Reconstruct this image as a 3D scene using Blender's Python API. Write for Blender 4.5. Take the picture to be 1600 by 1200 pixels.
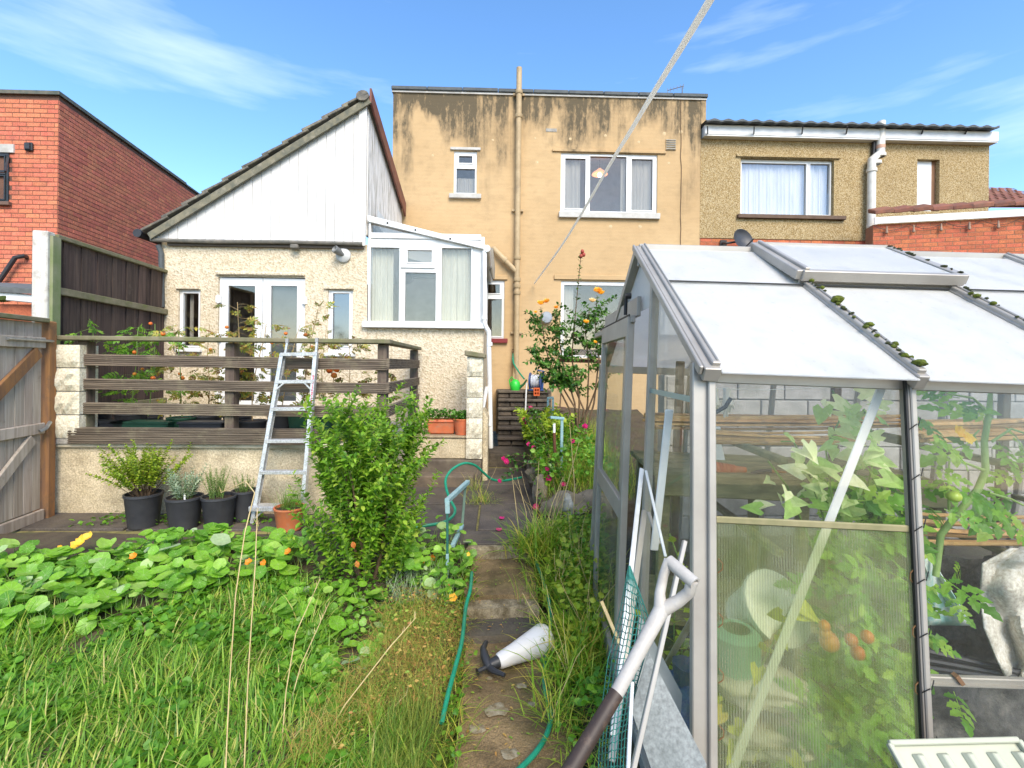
import bpy, bmesh, math, random
import numpy as np
from mathutils import Vector, Matrix, noise as mnoise
for _o in list(bpy.data.objects): bpy.data.objects.remove(_o)
S = bpy.context.scene
C = S.collection
R = math.radians
rng = random.Random(11)
nrs = np.random.RandomState(5)

# ---------------------------------------------------------------- camera, sky, sun, exposure
F, CX, CY = 760.0, 800.0, 570.0
EYE = Vector((0, 0, 1.5))
YAW, ROLL = R(1.6), R(0.6)
RC = (Matrix.Rotation(-YAW, 3, 'Z') @ Matrix.Rotation(R(90), 3, 'X') @ Matrix.Rotation(ROLL, 3, 'Z'))
cam = bpy.data.cameras.new('camera'); camo = bpy.data.objects.new('camera', cam); C.objects.link(camo)
camo.matrix_world = Matrix.Translation(EYE) @ RC.to_4x4()
cam.sensor_width = 36; cam.lens = 36 * F / 1600; cam.shift_y = -(600 - CY) / 1600
cam.clip_start = 0.02; cam.clip_end = 2000
S.camera = camo
S.view_settings.view_transform = 'Standard'; S.view_settings.look = 'None'
S.view_settings.gamma = 1; S.view_settings.use_curve_mapping = False
S.view_settings.exposure = 1.12
SUN_EL, SUN_AZ = R(43), R(163)          # azimuth clockwise from +Y
W = bpy.data.worlds.new('World'); S.world = W; W.use_nodes = True
def build_world():
    nt = W.node_tree; N = nt.nodes; L = nt.links; N.clear()
    out = N.new('ShaderNodeOutputWorld'); bg = N.new('ShaderNodeBackground')
    sky = N.new('ShaderNodeTexSky'); sky.sky_type = 'NISHITA'; sky.sun_disc = False
    sky.sun_elevation = SUN_EL; sky.sun_rotation = SUN_AZ
    sky.altitude = 300; sky.air_density = 1.0; sky.dust_density = 0.6; sky.ozone_density = 2.0
    tc = N.new('ShaderNodeTexCoord'); mp = N.new('ShaderNodeMapping'); mp.inputs['Scale'].default_value = (1.3, 1.3, 8)
    mp.inputs['Location'].default_value = (2.3, .6, .62); mp.inputs['Rotation'].default_value = (0, 0, .5)
    nz = N.new('ShaderNodeTexNoise'); nz.inputs['Scale'].default_value = 1.5; nz.inputs['Detail'].default_value = 6; nz.inputs['Roughness'].default_value = .55
    rp = N.new('ShaderNodeValToRGB'); rp.color_ramp.elements[0].position = .54; rp.color_ramp.elements[1].position = .82
    rp.color_ramp.elements[1].color = (.34, .34, .34, 1)
    hs = N.new('ShaderNodeHueSaturation'); hs.inputs['Hue'].default_value = .5; hs.inputs['Saturation'].default_value = 1.18; hs.inputs['Value'].default_value = 1.0
    mx = N.new('ShaderNodeMix'); mx.data_type = 'RGBA'; mx.inputs[7].default_value = (5.2, 5.6, 6.2, 1)
    L.new(tc.outputs['Generated'], mp.inputs[0]); L.new(mp.outputs[0], nz.inputs['Vector']); L.new(nz.outputs['Fac'], rp.inputs[0])
    L.new(sky.outputs[0], hs.inputs['Color']); L.new(hs.outputs[0], mx.inputs[6]); L.new(rp.outputs[0], mx.inputs[0])
    L.new(mx.outputs[2], bg.inputs[0]); bg.inputs[1].default_value = 0.165; L.new(bg.outputs[0], out.inputs[0])
build_world()
sun = bpy.data.lights.new('sun', 'SUN'); sun.energy = 2.5; sun.angle = R(35); sun.color = (1, .9, .75)
suno = bpy.data.objects.new('sun', sun); C.objects.link(suno)
_sd = Vector((math.sin(SUN_AZ) * math.cos(SUN_EL), math.cos(SUN_AZ) * math.cos(SUN_EL), math.sin(SUN_EL)))
suno.rotation_euler = _sd.to_track_quat('Z', 'Y').to_euler(); suno.location = _sd * 50
try:
    S.cycles.use_denoising = True; S.cycles.max_bounces = 10; S.cycles.transparent_max_bounces = 16
    S.cycles.caustics_refractive = False; S.cycles.caustics_reflective = False; S.cycles.sample_clamp_indirect = 8
except Exception: pass

# ---------------------------------------------------------------- measuring helpers (real distances from the viewpoint)
def ray(px, py): return RC @ Vector(((px - CX) / F, (CY - py) / F, -1))
def P(px, py, Y):
    d = ray(px, py); return EYE + d * (Y / d.y)
def PX(px, py, X):
    d = ray(px, py); return EYE + d * (X / d.x)
def PZ(px, py, z):
    d = ray(px, py); return EYE + d * ((z - 1.5) / d.z)
def PD(px, py, D): return EYE + ray(px, py) * D
def proj(p):
    q = RC.transposed() @ (Vector(p) - EYE)
    if q.z > -.05: return None
    return (CX + F * q.x / -q.z, CY - F * q.y / -q.z, -q.z)
def RY(px0, py0, px1, py1, Y):
    a, b, c, d = P(px0, py0, Y), P(px1, py0, Y), P(px0, py1, Y), P(px1, py1, Y)
    return (a.x + c.x) / 2, (b.x + d.x) / 2, (c.z + d.z) / 2, (a.z + b.z) / 2     # x0,x1,z0,z1

# ---------------------------------------------------------------- materials
def newmat(name):
    m = bpy.data.materials.new(name); m.use_nodes = True; nt = m.node_tree
    return m, nt, nt.nodes, nt.links, nt.nodes['Principled BSDF']
def mixc(N, L, fac, a, b, blend='MIX'):
    x = N.new('ShaderNodeMix'); x.data_type = 'RGBA'; x.blend_type = blend
    for s, v in ((0, fac), (6, a), (7, b)):
        if hasattr(v, 'is_linked'): L.new(v, x.inputs[s])
        else: x.inputs[s].default_value = v if s == 0 else (*v[:3], 1)
    return x.outputs[2]
def math_(N, L, op, a, b=0.0, clamp=False):
    x = N.new('ShaderNodeMath'); x.operation = op; x.use_clamp = clamp
    for i, v in enumerate((a, b)):
        if hasattr(v, 'is_linked'): L.new(v, x.inputs[i])
        else: x.inputs[i].default_value = v
    return x.outputs[0]
def pos_noise(N, L, scale, detail=4, stretch=(1, 1, 1), rough=.6, obj=False, rot=(0, 0, 0)):
    mp = N.new('ShaderNodeMapping'); mp.inputs['Scale'].default_value = stretch; mp.inputs['Rotation'].default_value = rot
    if obj: L.new(N.new('ShaderNodeTexCoord').outputs['Object'], mp.inputs[0])
    else: L.new(N.new('ShaderNodeNewGeometry').outputs['Position'], mp.inputs[0])
    n = N.new('ShaderNodeTexNoise'); n.inputs['Scale'].default_value = scale; n.inputs['Detail'].default_value = detail; n.inputs['Roughness'].default_value = rough
    L.new(mp.outputs[0], n.inputs['Vector']); return n.outputs['Fac']
def ramp(N, L, fac, stops):
    r = N.new('ShaderNodeValToRGB'); e = r.color_ramp.elements
    while len(e) < len(stops): e.new(.5)
    for k, (p, c) in enumerate(stops):
        e[k].position = p; e[k].color = (*c[:3], 1) if hasattr(c, '__len__') else (c, c, c, 1)
    L.new(fac, r.inputs[0]); return r.outputs[0]
def rand_out(N, L):
    a = N.new('ShaderNodeObjectInfo').outputs['Random']; b = N.new('ShaderNodeNewGeometry').outputs['Random Per Island']
    return math_(N, L, 'FRACT', math_(N, L, 'ADD', a, b))
def bumpn(N, L, h, strength, dist, bsdf):
    b = N.new('ShaderNodeBump'); b.inputs['Strength'].default_value = strength; b.inputs['Distance'].default_value = dist
    L.new(h, b.inputs['Height']); L.new(b.outputs[0], bsdf.inputs['Normal'])
def mat(name, c1, c2=None, scale=6, rough=.7, metal=0, bump=0, bscale=None, bdist=.01, stretch=(1, 1, 1), lo=.35, hi=.65,
        rnd=0, detail=5, dirt=None, dscale=2.5, dlo=.5, dhi=.75, obj=False, spec=.4, fine=0):
    m, nt, N, L, B = newmat(name)
    B.inputs['Roughness'].default_value = rough; B.inputs['Metallic'].default_value = metal; B.inputs['Specular IOR Level'].default_value = spec
    col = None
    n = pos_noise(N, L, scale, detail, stretch, obj=obj)
    f = ramp(N, L, n, [(lo, 0), (hi, 1)])
    col = mixc(N, L, f, c1, c2 if c2 else [v * .8 for v in c1])
    if fine:
        n3 = pos_noise(N, L, fine, 2, obj=obj)
        col = mixc(N, L, .55, col, ramp(N, L, n3, [(.3, .25), (.7, .85)]), 'OVERLAY')
    if dirt:
        n2 = pos_noise(N, L, dscale, 7, rough=.7, obj=obj)
        col = mixc(N, L, ramp(N, L, n2, [(dlo, 0), (dhi, .85)]), col, dirt)
    if rnd:
        h = N.new('ShaderNodeHueSaturation'); L.new(col, h.inputs['Color'])
        r = rand_out(N, L)
        L.new(math_(N, L, 'ADD', math_(N, L, 'MULTIPLY', r, 2 * rnd), 1 - rnd), h.inputs['Value'])
        r2 = math_(N, L, 'FRACT', math_(N, L, 'MULTIPLY', r, 7.31))
        L.new(math_(N, L, 'ADD', math_(N, L, 'MULTIPLY', r2, .014), .493), h.inputs['Hue'])
        col = h.outputs[0]
    L.new(col, B.inputs['Base Color'])
    if bump:
        bumpn(N, L, pos_noise(N, L, bscale or scale * 4, 4, stretch, obj=obj), bump, bdist, B)
    return m
def leafmat(name, stops, transl=.3, rough=.45, veins=False, spec=.4):
    m, nt, N, L, B = newmat(name)
    r = rand_out(N, L)
    col = ramp(N, L, r, stops)
    n = pos_noise(N, L, 40, 2)
    col = mixc(N, L, .35, col, ramp(N, L, n, [(.3, .3), (.7, .75)]), 'OVERLAY')
    if veins:
        uv = N.new('ShaderNodeUVMap').outputs[0]
        g = N.new('ShaderNodeTexGradient'); g.gradient_type = 'RADIAL'; L.new(uv, g.inputs[0])
        s = math_(N, L, 'ABSOLUTE', math_(N, L, 'SINE', math_(N, L, 'MULTIPLY', g.outputs['Fac'], math.pi * 9)))
        ln = N.new('ShaderNodeVectorMath'); ln.operation = 'LENGTH'; L.new(uv, ln.inputs[0])
        rad = ln.outputs['Value']
        v = math_(N, L, 'LESS_THAN', math_(N, L, 'MULTIPLY', s, math_(N, L, 'ADD', rad, .05)), .075)
        c0 = math_(N, L, 'LESS_THAN', rad, .09)
        f = math_(N, L, 'MULTIPLY', math_(N, L, 'ADD', v, c0, True), .6)
        col = mixc(N, L, f, col, (.42, .55, .22))
    L.new(col, B.inputs['Base Color']); B.inputs['Roughness'].default_value = rough; B.inputs['Specular IOR Level'].default_value = spec
    t = N.new('ShaderNodeBsdfTranslucent'); hs = N.new('ShaderNodeHueSaturation'); hs.inputs['Value'].default_value = 1.5; hs.inputs['Hue'].default_value = .485
    L.new(col, hs.inputs['Color']); L.new(hs.outputs[0], t.inputs[0])
    ms = N.new('ShaderNodeMixShader'); ms.inputs[0].default_value = transl
    L.new(B.outputs[0], ms.inputs[1]); L.new(t.outputs[0], ms.inputs[2]); L.new(ms.outputs[0], N['Material Output'].inputs[0])
    return m
def glassmat(name, refl=.3, tint=(.85, .88, .88), dirt=0.0, dcol=(.7, .7, .62), rough=.02, scale=3, stretch=(1, 1, 1), gcol=(1, 1, 1), fr=.4):
    m, nt, N, L, B = newmat(name); N.remove(B)
    tr = N.new('ShaderNodeBsdfTransparent'); tr.inputs[0].default_value = (*tint, 1)
    gl = N.new('ShaderNodeBsdfGlossy'); gl.inputs['Roughness'].default_value = rough; gl.inputs[0].default_value = (*gcol, 1)
    a = N.new('ShaderNodeMixShader')
    lw = N.new('ShaderNodeLayerWeight'); lw.inputs[0].default_value = .25
    f = math_(N, L, 'ADD', math_(N, L, 'MULTIPLY', lw.outputs['Fresnel'], fr), refl, True)
    L.new(f, a.inputs[0]); L.new(tr.outputs[0], a.inputs[1]); L.new(gl.outputs[0], a.inputs[2]); last = a.outputs[0]
    if dirt:
        d = N.new('ShaderNodeBsdfDiffuse'); d.inputs[0].default_value = (*dcol, 1)
        tl = N.new('ShaderNodeBsdfTranslucent'); tl.inputs[0].default_value = (*dcol, 1)
        ad = N.new('ShaderNodeMixShader'); L.new(d.outputs[0], ad.inputs[1]); L.new(tl.outputs[0], ad.inputs[2])
        n = pos_noise(N, L, scale, 7, stretch, rough=.7)
        b = N.new('ShaderNodeMixShader'); L.new(ramp(N, L, n, [(.3, dirt * .55), (.75, min(1, dirt * 1.5))]), b.inputs[0])
        L.new(last, b.inputs[1]); L.new(ad.outputs[0], b.inputs[2]); last = b.outputs[0]
    L.new(last, N['Material Output'].inputs[0]); return m
def emis(name, c, s):
    m, nt, N, L, B = newmat(name); B.inputs['Base Color'].default_value = (*c, 1)
    B.inputs['Emission Color'].default_value = (*c, 1); B.inputs['Emission Strength'].default_value = s; return m

# ---------------------------------------------------------------- mesh helpers
class MB:
    def __init__(s): s.v = []; s.f = []; s.uv = None
    def add(s, vs, fs):
        n = len(s.v); s.v += [tuple(v) for v in vs]; s.f += [tuple(i + n for i in f) for f in fs]; return s
    def box(s, x0, x1, y0, y1, z0, z1):
        return s.hexa([(x0, y0, z0), (x1, y0, z0), (x1, y1, z0), (x0, y1, z0), (x0, y0, z1), (x1, y0, z1), (x1, y1, z1), (x0, y1, z1)])
    def hexa(s, c):
        return s.add(c, [(0, 3, 2, 1), (4, 5, 6, 7), (0, 1, 5, 4), (1, 2, 6, 5), (2, 3, 7, 6), (3, 0, 4, 7)])
    def bar(s, p, q, w, h, up=(0, 0, 1)):
        p, q = Vector(p), Vector(q); d = (q - p).normalized(); u = Vector(up)
        if abs(d.dot(u)) > .97: u = Vector((0, 1, 0))
        a = d.cross(u).normalized() * (w / 2); b = a.cross(d).normalized() * (h / 2)
        return s.hexa([p - a - b, p + a - b, q + a - b, q - a - b, p - a + b, p + a + b, q + a + b, q - a + b])
    def tube(s, pts, r, n=8, cap=True):
        pts = [Vector(p) for p in pts]; k = len(pts); rs = r if hasattr(r, '__len__') else [r] * k
        base = len(s.v); nv = None
        for i, p in enumerate(pts):
            d = (pts[min(i + 1, k - 1)] - pts[max(i - 1, 0)]).normalized()
            if nv is None: nv = d.orthogonal().normalized()
            else:
                nv = nv - d * nv.dot(d)
                nv = nv.normalized() if nv.length > 1e-5 else d.orthogonal().normalized()
            b = d.cross(nv)
            for j in range(n):
                a = 2 * math.pi * j / n
                s.v.append(tuple(p + (nv * math.cos(a) + b * math.sin(a)) * rs[i]))
        for i in range(k - 1):
            for j in range(n):
                j2 = (j + 1) % n
                s.f.append((base + i * n + j, base + i * n + j2, base + (i + 1) * n + j2, base + (i + 1) * n + j))
        if cap:
            s.f.append(tuple(base + j for j in reversed(range(n)))); s.f.append(tuple(base + (k - 1) * n + j for j in range(n)))
        return s
    def lathe(s, p, axis, prof, n=16):                      # prof: (radius, distance along axis)
        p = Vector(p); ax = Vector(axis).normalized(); u = ax.orthogonal().normalized(); w = ax.cross(u); base = len(s.v)
        for r, t in prof:
            for j in range(n):
                a = 2 * math.pi * j / n; s.v.append(tuple(p + ax * t + (u * math.cos(a) + w * math.sin(a)) * max(r, 1e-4)))
        for i in range(len(prof) - 1):
            for j in range(n):
                j2 = (j + 1) % n; s.f.append((base + i * n + j, base + i * n + j2, base + (i + 1) * n + j2, base + (i + 1) * n + j))
        return s
    def prism(s, poly, vec):                                # poly: 3D points, extruded by vec
        n = len(poly); vec = Vector(vec); a = [Vector(p) for p in poly]
        return s.add(a + [p + vec for p in a], [tuple(range(n))[::-1], tuple(range(n, 2 * n))] + [(i, (i + 1) % n, n + (i + 1) % n, n + i) for i in range(n)])
    def blob(s, c, r, sq=(1, 1, 1), amp=.3, seed=0, sub=2):
        bm = bmesh.new(); bmesh.ops.create_icosphere(bm, subdivisions=sub, radius=1)
        vs = []
        for v in bm.verts:
            k = 1 + amp * mnoise.noise(v.co * 1.7 + Vector((seed * 3.1, seed, 0)))
            vs.append((c[0] + v.co.x * r * sq[0] * k, c[1] + v.co.y * r * sq[1] * k, c[2] + v.co.z * r * sq[2] * k))
        s.add(vs, [[v.index for v in f.verts] for f in bm.faces]); bm.free(); return s
    def mesh(s, name, m, smooth=False):
        me = bpy.data.meshes.new(name); me.from_pydata(s.v, [], s.f); me.update()
        if m: me.materials.append(m)
        bm = bmesh.new(); bm.from_mesh(me); bmesh.ops.recalc_face_normals(bm, faces=bm.faces); bm.to_mesh(me); bm.free()
        if smooth:
            me.polygons.foreach_set('use_smooth', [True] * len(me.polygons))
        return me
    def build(s, name, m, parent=None, smooth=False, bevel=0, local=False, kind=None, raw=False):
        if parent is not None and not local:
            l = Vector(parent['at']) if 'at' in parent else Vector((0, 0, 0))
            s.v = [(v[0] - l.x, v[1] - l.y, v[2] - l.z) for v in s.v]
        me = s.mesh(name, m, smooth)
        o = bpy.data.objects.new(name, me); C.objects.link(o)
        if parent is not None:
            o.parent = parent
            if not local and 'at' in parent: o['at'] = parent['at']
        if bevel:
            b = o.modifiers.new('Bevel', 'BEVEL'); b.width = bevel; b.segments = 1; b.limit_method = 'ANGLE'
        if kind: o['kind'] = kind
        if smooth is True:
            try: me.set_sharp_from_angle(angle=R(38))
            except Exception: pass
        return o
LABELS = {}
def tag(o, label, cat, group=None, kind=None):
    if label:
        n = len(label.split())
        if not 4 <= n <= 16: print('LABELLEN', n, label)
        if label in LABELS and not group: print('DUP', label)
        LABELS[label] = 1; o['label'] = label
    if cat: o['category'] = cat
    if group: o['group'] = group
    if kind: o['kind'] = kind
    return o
def thing(name, label, cat, loc=(0, 0, 0), group=None):
    o = bpy.data.objects.new(name, None); C.objects.link(o); o.empty_display_size = .2
    o.location = loc; o['at'] = tuple(loc)
    return tag(o, label, cat, group)
def solo(o, label, cat, group=None): return tag(o, label, cat, group)
def struct(o): o['kind'] = 'structure'; return o
def inst(name, me, parent, M4, loc=None):
    o = bpy.data.objects.new(name, me); C.objects.link(o); o.parent = parent
    l = Vector(parent['at']) if parent is not None and 'at' in parent else Vector((0, 0, 0))
    o.matrix_local = Matrix.Translation(-l) @ M4
    return o
def bulk(name, tv, tf, T, m, parent=None, uv=None, kind='stuff', smooth=False):
    """many copies (T: Nx4x4) of a small template joined in one mesh"""
    tv = np.asarray(tv, float); tf = np.asarray(tf, int); T = np.asarray(T, float); n = len(T); nv = len(tv); k = tf.shape[1]
    V = np.einsum('nij,vj->nvi', T[:, :3, :3], tv) + T[:, None, :3, 3]
    if parent is not None and 'at' in parent: V = V - np.array(parent['at'])
    Fa = (tf[None] + (np.arange(n) * nv)[:, None, None]).reshape(-1)
    me = bpy.data.meshes.new(name); nf = n * len(tf)
    me.vertices.add(n * nv); me.vertices.foreach_set('co', V.reshape(-1)); me.loops.add(nf * k); me.loops.foreach_set('vertex_index', Fa)
    me.polygons.add(nf); me.polygons.foreach_set('loop_start', np.arange(nf) * k); me.polygons.foreach_set('loop_total', np.full(nf, k))
    if uv is not None:
        U = np.asarray(uv, float)[tf.reshape(-1)]; ul = me.uv_layers.new(name='UVMap'); ul.data.foreach_set('uv', np.tile(U, (n, 1)).reshape(-1))
    me.update(calc_edges=True); me.validate()
    me.polygons.foreach_set('use_smooth', [bool(smooth)] * nf)
    me.materials.append(m); o = bpy.data.objects.new(name, me); C.objects.link(o)
    if parent is not None: o.parent = parent
    if kind: o['kind'] = kind
    return o
def tmesh(name, tv, tf, m, uv=None, smooth=False):
    me = bpy.data.meshes.new(name); me.from_pydata([tuple(v) for v in tv], [], [tuple(f) for f in tf]); me.update(); me.materials.append(m)
    if uv is not None:
        ul = me.uv_layers.new(name='UVMap')
        for l in me.loops: ul.data[l.index].uv = uv[l.vertex_index]
    if smooth: me.polygons.foreach_set('use_smooth', [True] * len(me.polygons))
    return me
def frame(p, d, n, s=1.0, sx=1.0):
    """4x4: local y along d, local z near n, scaled"""
    d = Vector(d).normalized(); n = Vector(n); x = d.cross(n)
    if x.length < 1e-4: x = d.orthogonal()
    x.normalize(); n = x.cross(d)
    return Matrix(((x.x * s * sx, d.x * s, n.x * s, p[0]), (x.y * s * sx, d.y * s, n.y * s, p[1]), (x.z * s * sx, d.z * s, n.z * s, p[2]), (0, 0, 0, 1)))
def rdir(zlo=-.3, zhi=1.0):
    a = rng.uniform(0, 2 * math.pi); z = rng.uniform(zlo, zhi); r = math.sqrt(max(0, 1 - min(1, z * z)))
    return Vector((math.cos(a) * r, math.sin(a) * r, z))
# ---------------------------------------------------------------- shared materials
white_pvc = mat('white_pvc', (.74, .735, .715), (.67, .665, .64), scale=5, rough=.35, dirt=(.5, .48, .42), dlo=.62, dhi=.85)
win_glass = glassmat('window_glass', refl=.1, tint=(.8, .8, .79), rough=.01, gcol=(1, .86, .7))
room_dark = mat('room_grey', (.5, .47, .43), (.38, .36, .33), rough=.9)
net_curtain = mat('net_curtain', (.86, .81, .73), (.66, .62, .55), scale=14, rough=.9, stretch=(1, 1, .12), lo=.3, hi=.7)
concrete_grey = mat('concrete_grey', (.34, .32, .28), (.24, .225, .2), scale=9, rough=.9, bump=.4, bscale=60, bdist=.006, dirt=(.12, .11, .09), fine=90)
sill_pale = mat('sill_paint', (.52, .5, .46), (.44, .42, .38), scale=6, rough=.7, dirt=(.3, .28, .24))
pipe_cream = mat('painted_pipe', (.46, .34, .19), (.36, .26, .14), scale=7, rough=.6, dirt=(.2, .15, .09), dlo=.55, dhi=.8)
lead_dark = mat('dark_slate', (.055, .065, .07), (.09, .1, .1), scale=10, rough=.7, bump=.3, bscale=30)
black_plastic = mat('black_plastic', (.025, .025, .028), (.04, .04, .042), rough=.45)
brick_red = mat('red_brick', (.58, .18, .095), (.47, .135, .075), scale=9, rough=.85, rnd=.13, bump=.3, bscale=70, bdist=.004, fine=60, dirt=(.16, .09, .07), dscale=3, dlo=.56, dhi=.9)
brick_orange = mat('orange_brick', (.46, .13, .055), (.38, .105, .05), scale=9, rough=.85, rnd=.16, bump=.3, bscale=70, bdist=.004, fine=60)
mortar = mat('mortar', (.17, .085, .055), (.13, .07, .05), scale=14, rough=.95)
mortar_pale = mat('mortar_pale', (.34, .18, .1), (.24, .14, .09), scale=14, rough=.95)
white_board = mat('white_painted_board', (.7, .685, .65), (.62, .6, .56), scale=3, stretch=(6, 6, .5), rough=.5, dirt=(.45, .43, .38), dscale=5, dlo=.66, dhi=.9)
weather_board = mat('weathered_white_board', (.76, .73, .68), (.33, .3, .24), scale=4, stretch=(8, 8, .6), lo=.5, hi=.64, rough=.8)
red_board = mat('red_brown_board', (.24, .08, .05), (.13, .055, .04), scale=5, rough=.6)
roof_tile_m = mat('roof_tile', (.16, .14, .11), (.09, .085, .075), scale=14, rough=.9, rnd=.2, dirt=(.34, .3, .2), dscale=8, bump=.4, bscale=40)
def pebble(name, c1, c2, c3, scale, stain=(.35, .28, .18)):
    m, nt, N, L, B = newmat(name); B.inputs['Roughness'].default_value = .95; B.inputs['Specular IOR Level'].default_value = .1
    v = N.new('ShaderNodeTexVoronoi'); v.inputs['Scale'].default_value = scale
    L.new(N.new('ShaderNodeNewGeometry').outputs['Position'], v.inputs['Vector'])
    sx = N.new('ShaderNodeSeparateColor'); L.new(v.outputs['Color'], sx.inputs[0])
    col = ramp(N, L, sx.outputs[0], [(0, c1), (.5, c2), (1, c3)])
    n = pos_noise(N, L, 1.4, 6)
    col = mixc(N, L, ramp(N, L, n, [(.5, 0), (.85, .5)]), col, stain)
    L.new(col, B.inputs['Base Color'])
    h = math_(N, L, 'ADD', v.outputs['Distance'], pos_noise(N, L, scale * 1.5, 3))
    bumpn(N, L, h, .7, .012, B); return m
dash_cream = pebble('cream_pebbledash', (.48, .39, .26), (.63, .53, .38), (.68, .59, .44), 42)
dash_tan = pebble('tan_pebbledash', (.19, .13, .055), (.41, .29, .135), (.55, .45, .28), 85, (.3, .22, .12))
def house_render():
    m, nt, N, L, B = newmat('yellow_render'); B.inputs['Roughness'].default_value = .9; B.inputs['Specular IOR Level'].default_value = .15
    n = pos_noise(N, L, .8, 7)
    col = mixc(N, L, ramp(N, L, n, [(.3, 0), (.7, 1)]), (.53, .37, .2), (.45, .305, .158))
    n = pos_noise(N, L, 5, 6, (1, 1, 2))
    col = mixc(N, L, ramp(N, L, n, [(.48, 0), (.75, .5)]), col, (.36, .25, .13))
    # soot and algae that ran down from the coping
    sp = N.new('ShaderNodeSeparateXYZ'); L.new(N.new('ShaderNodeNewGeometry').outputs['Position'], sp.inputs[0])
    top = math_(N, L, 'SUBTRACT', 6.86, sp.outputs['Z'])
    streak = ramp(N, L, pos_noise(N, L, 5, 4, (1, 1, .05), rough=.6), [(.36, .2), (.6, 1)])
    blot = pos_noise(N, L, 1.15, 4, (1, 1, .45), rough=.55)
    fall = math_(N, L, 'POWER', 2.718, math_(N, L, 'MULTIPLY', top, -.85))
    f = math_(N, L, 'MULTIPLY', ramp(N, L, math_(N, L, 'ADD', blot, math_(N, L, 'MULTIPLY', math_(N, L, 'SUBTRACT', fall, .55), .38)), [(.41, 0), (.52, 1)]), streak)
    fine = ramp(N, L, pos_noise(N, L, 14, 6, (1, 1, .35), rough=.75), [(.36, .3), (.6, 1)])
    f = math_(N, L, 'MULTIPLY', math_(N, L, 'MULTIPLY', f, fine), math_(N, L, 'MULTIPLY', math_(N, L, 'SUBTRACT', top, .04), 9, True))
    f = math_(N, L, 'MULTIPLY', math_(N, L, 'MULTIPLY', f, fall, True), 2.7, True)
    f = math_(N, L, 'MULTIPLY', f, .9)
    col = mixc(N, L, f, col, (.075, .065, .045))
    L.new(col, B.inputs['Base Color'])
    w = math_(N, L, 'SINE', math_(N, L, 'MULTIPLY', sp.outputs['Z'], 2 * math.pi / .075))
    h = math_(N, L, 'ADD', math_(N, L, 'MULTIPLY', w, .1), pos_noise(N, L, 60, 4))
    bumpn(N, L, h, .35, .008, B); return m
yellow_render = house_render()

# ---------------------------------------------------------------- ground
def sstep(a, b, x):
    t = min(1, max(0, (x - a) / (b - a))); return t * t * (3 - 2 * t)
def path_mid(y): return .02 + .03 * math.sin(y * 1.1) + .02 * (y - 3)
def gz(x, y):
    z = -.2 * (1 - sstep(2.2, 4.3, y)) + .05 * mnoise.noise(Vector((x * .9, y * .9, 0)))
    if y < 4.3:
        d = abs(x - path_mid(y) - .05); z -= .22 * (1 - sstep(.23, .4, d))
        z += .05 * sstep(-.3, -1.2, x)
    else: z -= .06
    return z
soil = mat('soil', (.06, .045, .028), (.1, .075, .045), scale=6, rough=1, bump=.8, bscale=25, bdist=.02, dirt=(.05, .07, .02), dscale=3)
def ground():
    xs = [-120, -60, -30, -15, -8] + list(np.linspace(-6, 4, 80)) + [6, 8, 15, 30, 60, 120]
    ys = [-120, -60, -20, -6, -2] + list(np.linspace(0, 9, 70)) + [10, 14, 25, 60, 120, 240]
    vs = []
    for y in ys:
        for x in xs:
            vs.append((x, y, gz(x, y) if -6.1 < x < 4.1 and -.1 < y < 9.1 else -.25))
    n = len(xs); fs = [(j * n + i, j * n + i + 1, (j + 1) * n + i + 1, (j + 1) * n + i) for j in range(len(ys) - 1) for i in range(n - 1)]
    struct(MB().add(vs, fs).build('ground', soil, smooth=True))
ground()

# ---------------------------------------------------------------- building helpers
def holed_wall(mb, x0, x1, z0, z1, Y, holes, rev=.09, tops=None):
    """front face at Y facing -Y with rectangular openings and reveals"""
    xs = sorted({x0, x1, *[h[0] for h in holes], *[h[1] for h in holes]}); zs = sorted({z0, z1, *[h[2] for h in holes], *[h[3] for h in holes]})
    for a, b in zip(xs, xs[1:]):
        for c, d in zip(zs, zs[1:]):
            if any(h[0] - 1e-6 <= a and b <= h[1] + 1e-6 and h[2] - 1e-6 <= c and d <= h[3] + 1e-6 for h in holes): continue
            mb.add([(a, Y, c), (b, Y, c), (b, Y, d), (a, Y, d)], [(0, 1, 2, 3)])
    for a, b, c, d in holes:
        for p, q in (((a, c), (b, c)), ((b, c), (b, d)), ((b, d), (a, d)), ((a, d), (a, c))):
            mb.add([(p[0], Y, p[1]), (q[0], Y, q[1]), (q[0], Y + rev, q[1]), (p[0], Y + rev, p[1])], [(0, 1, 2, 3)])
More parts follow.
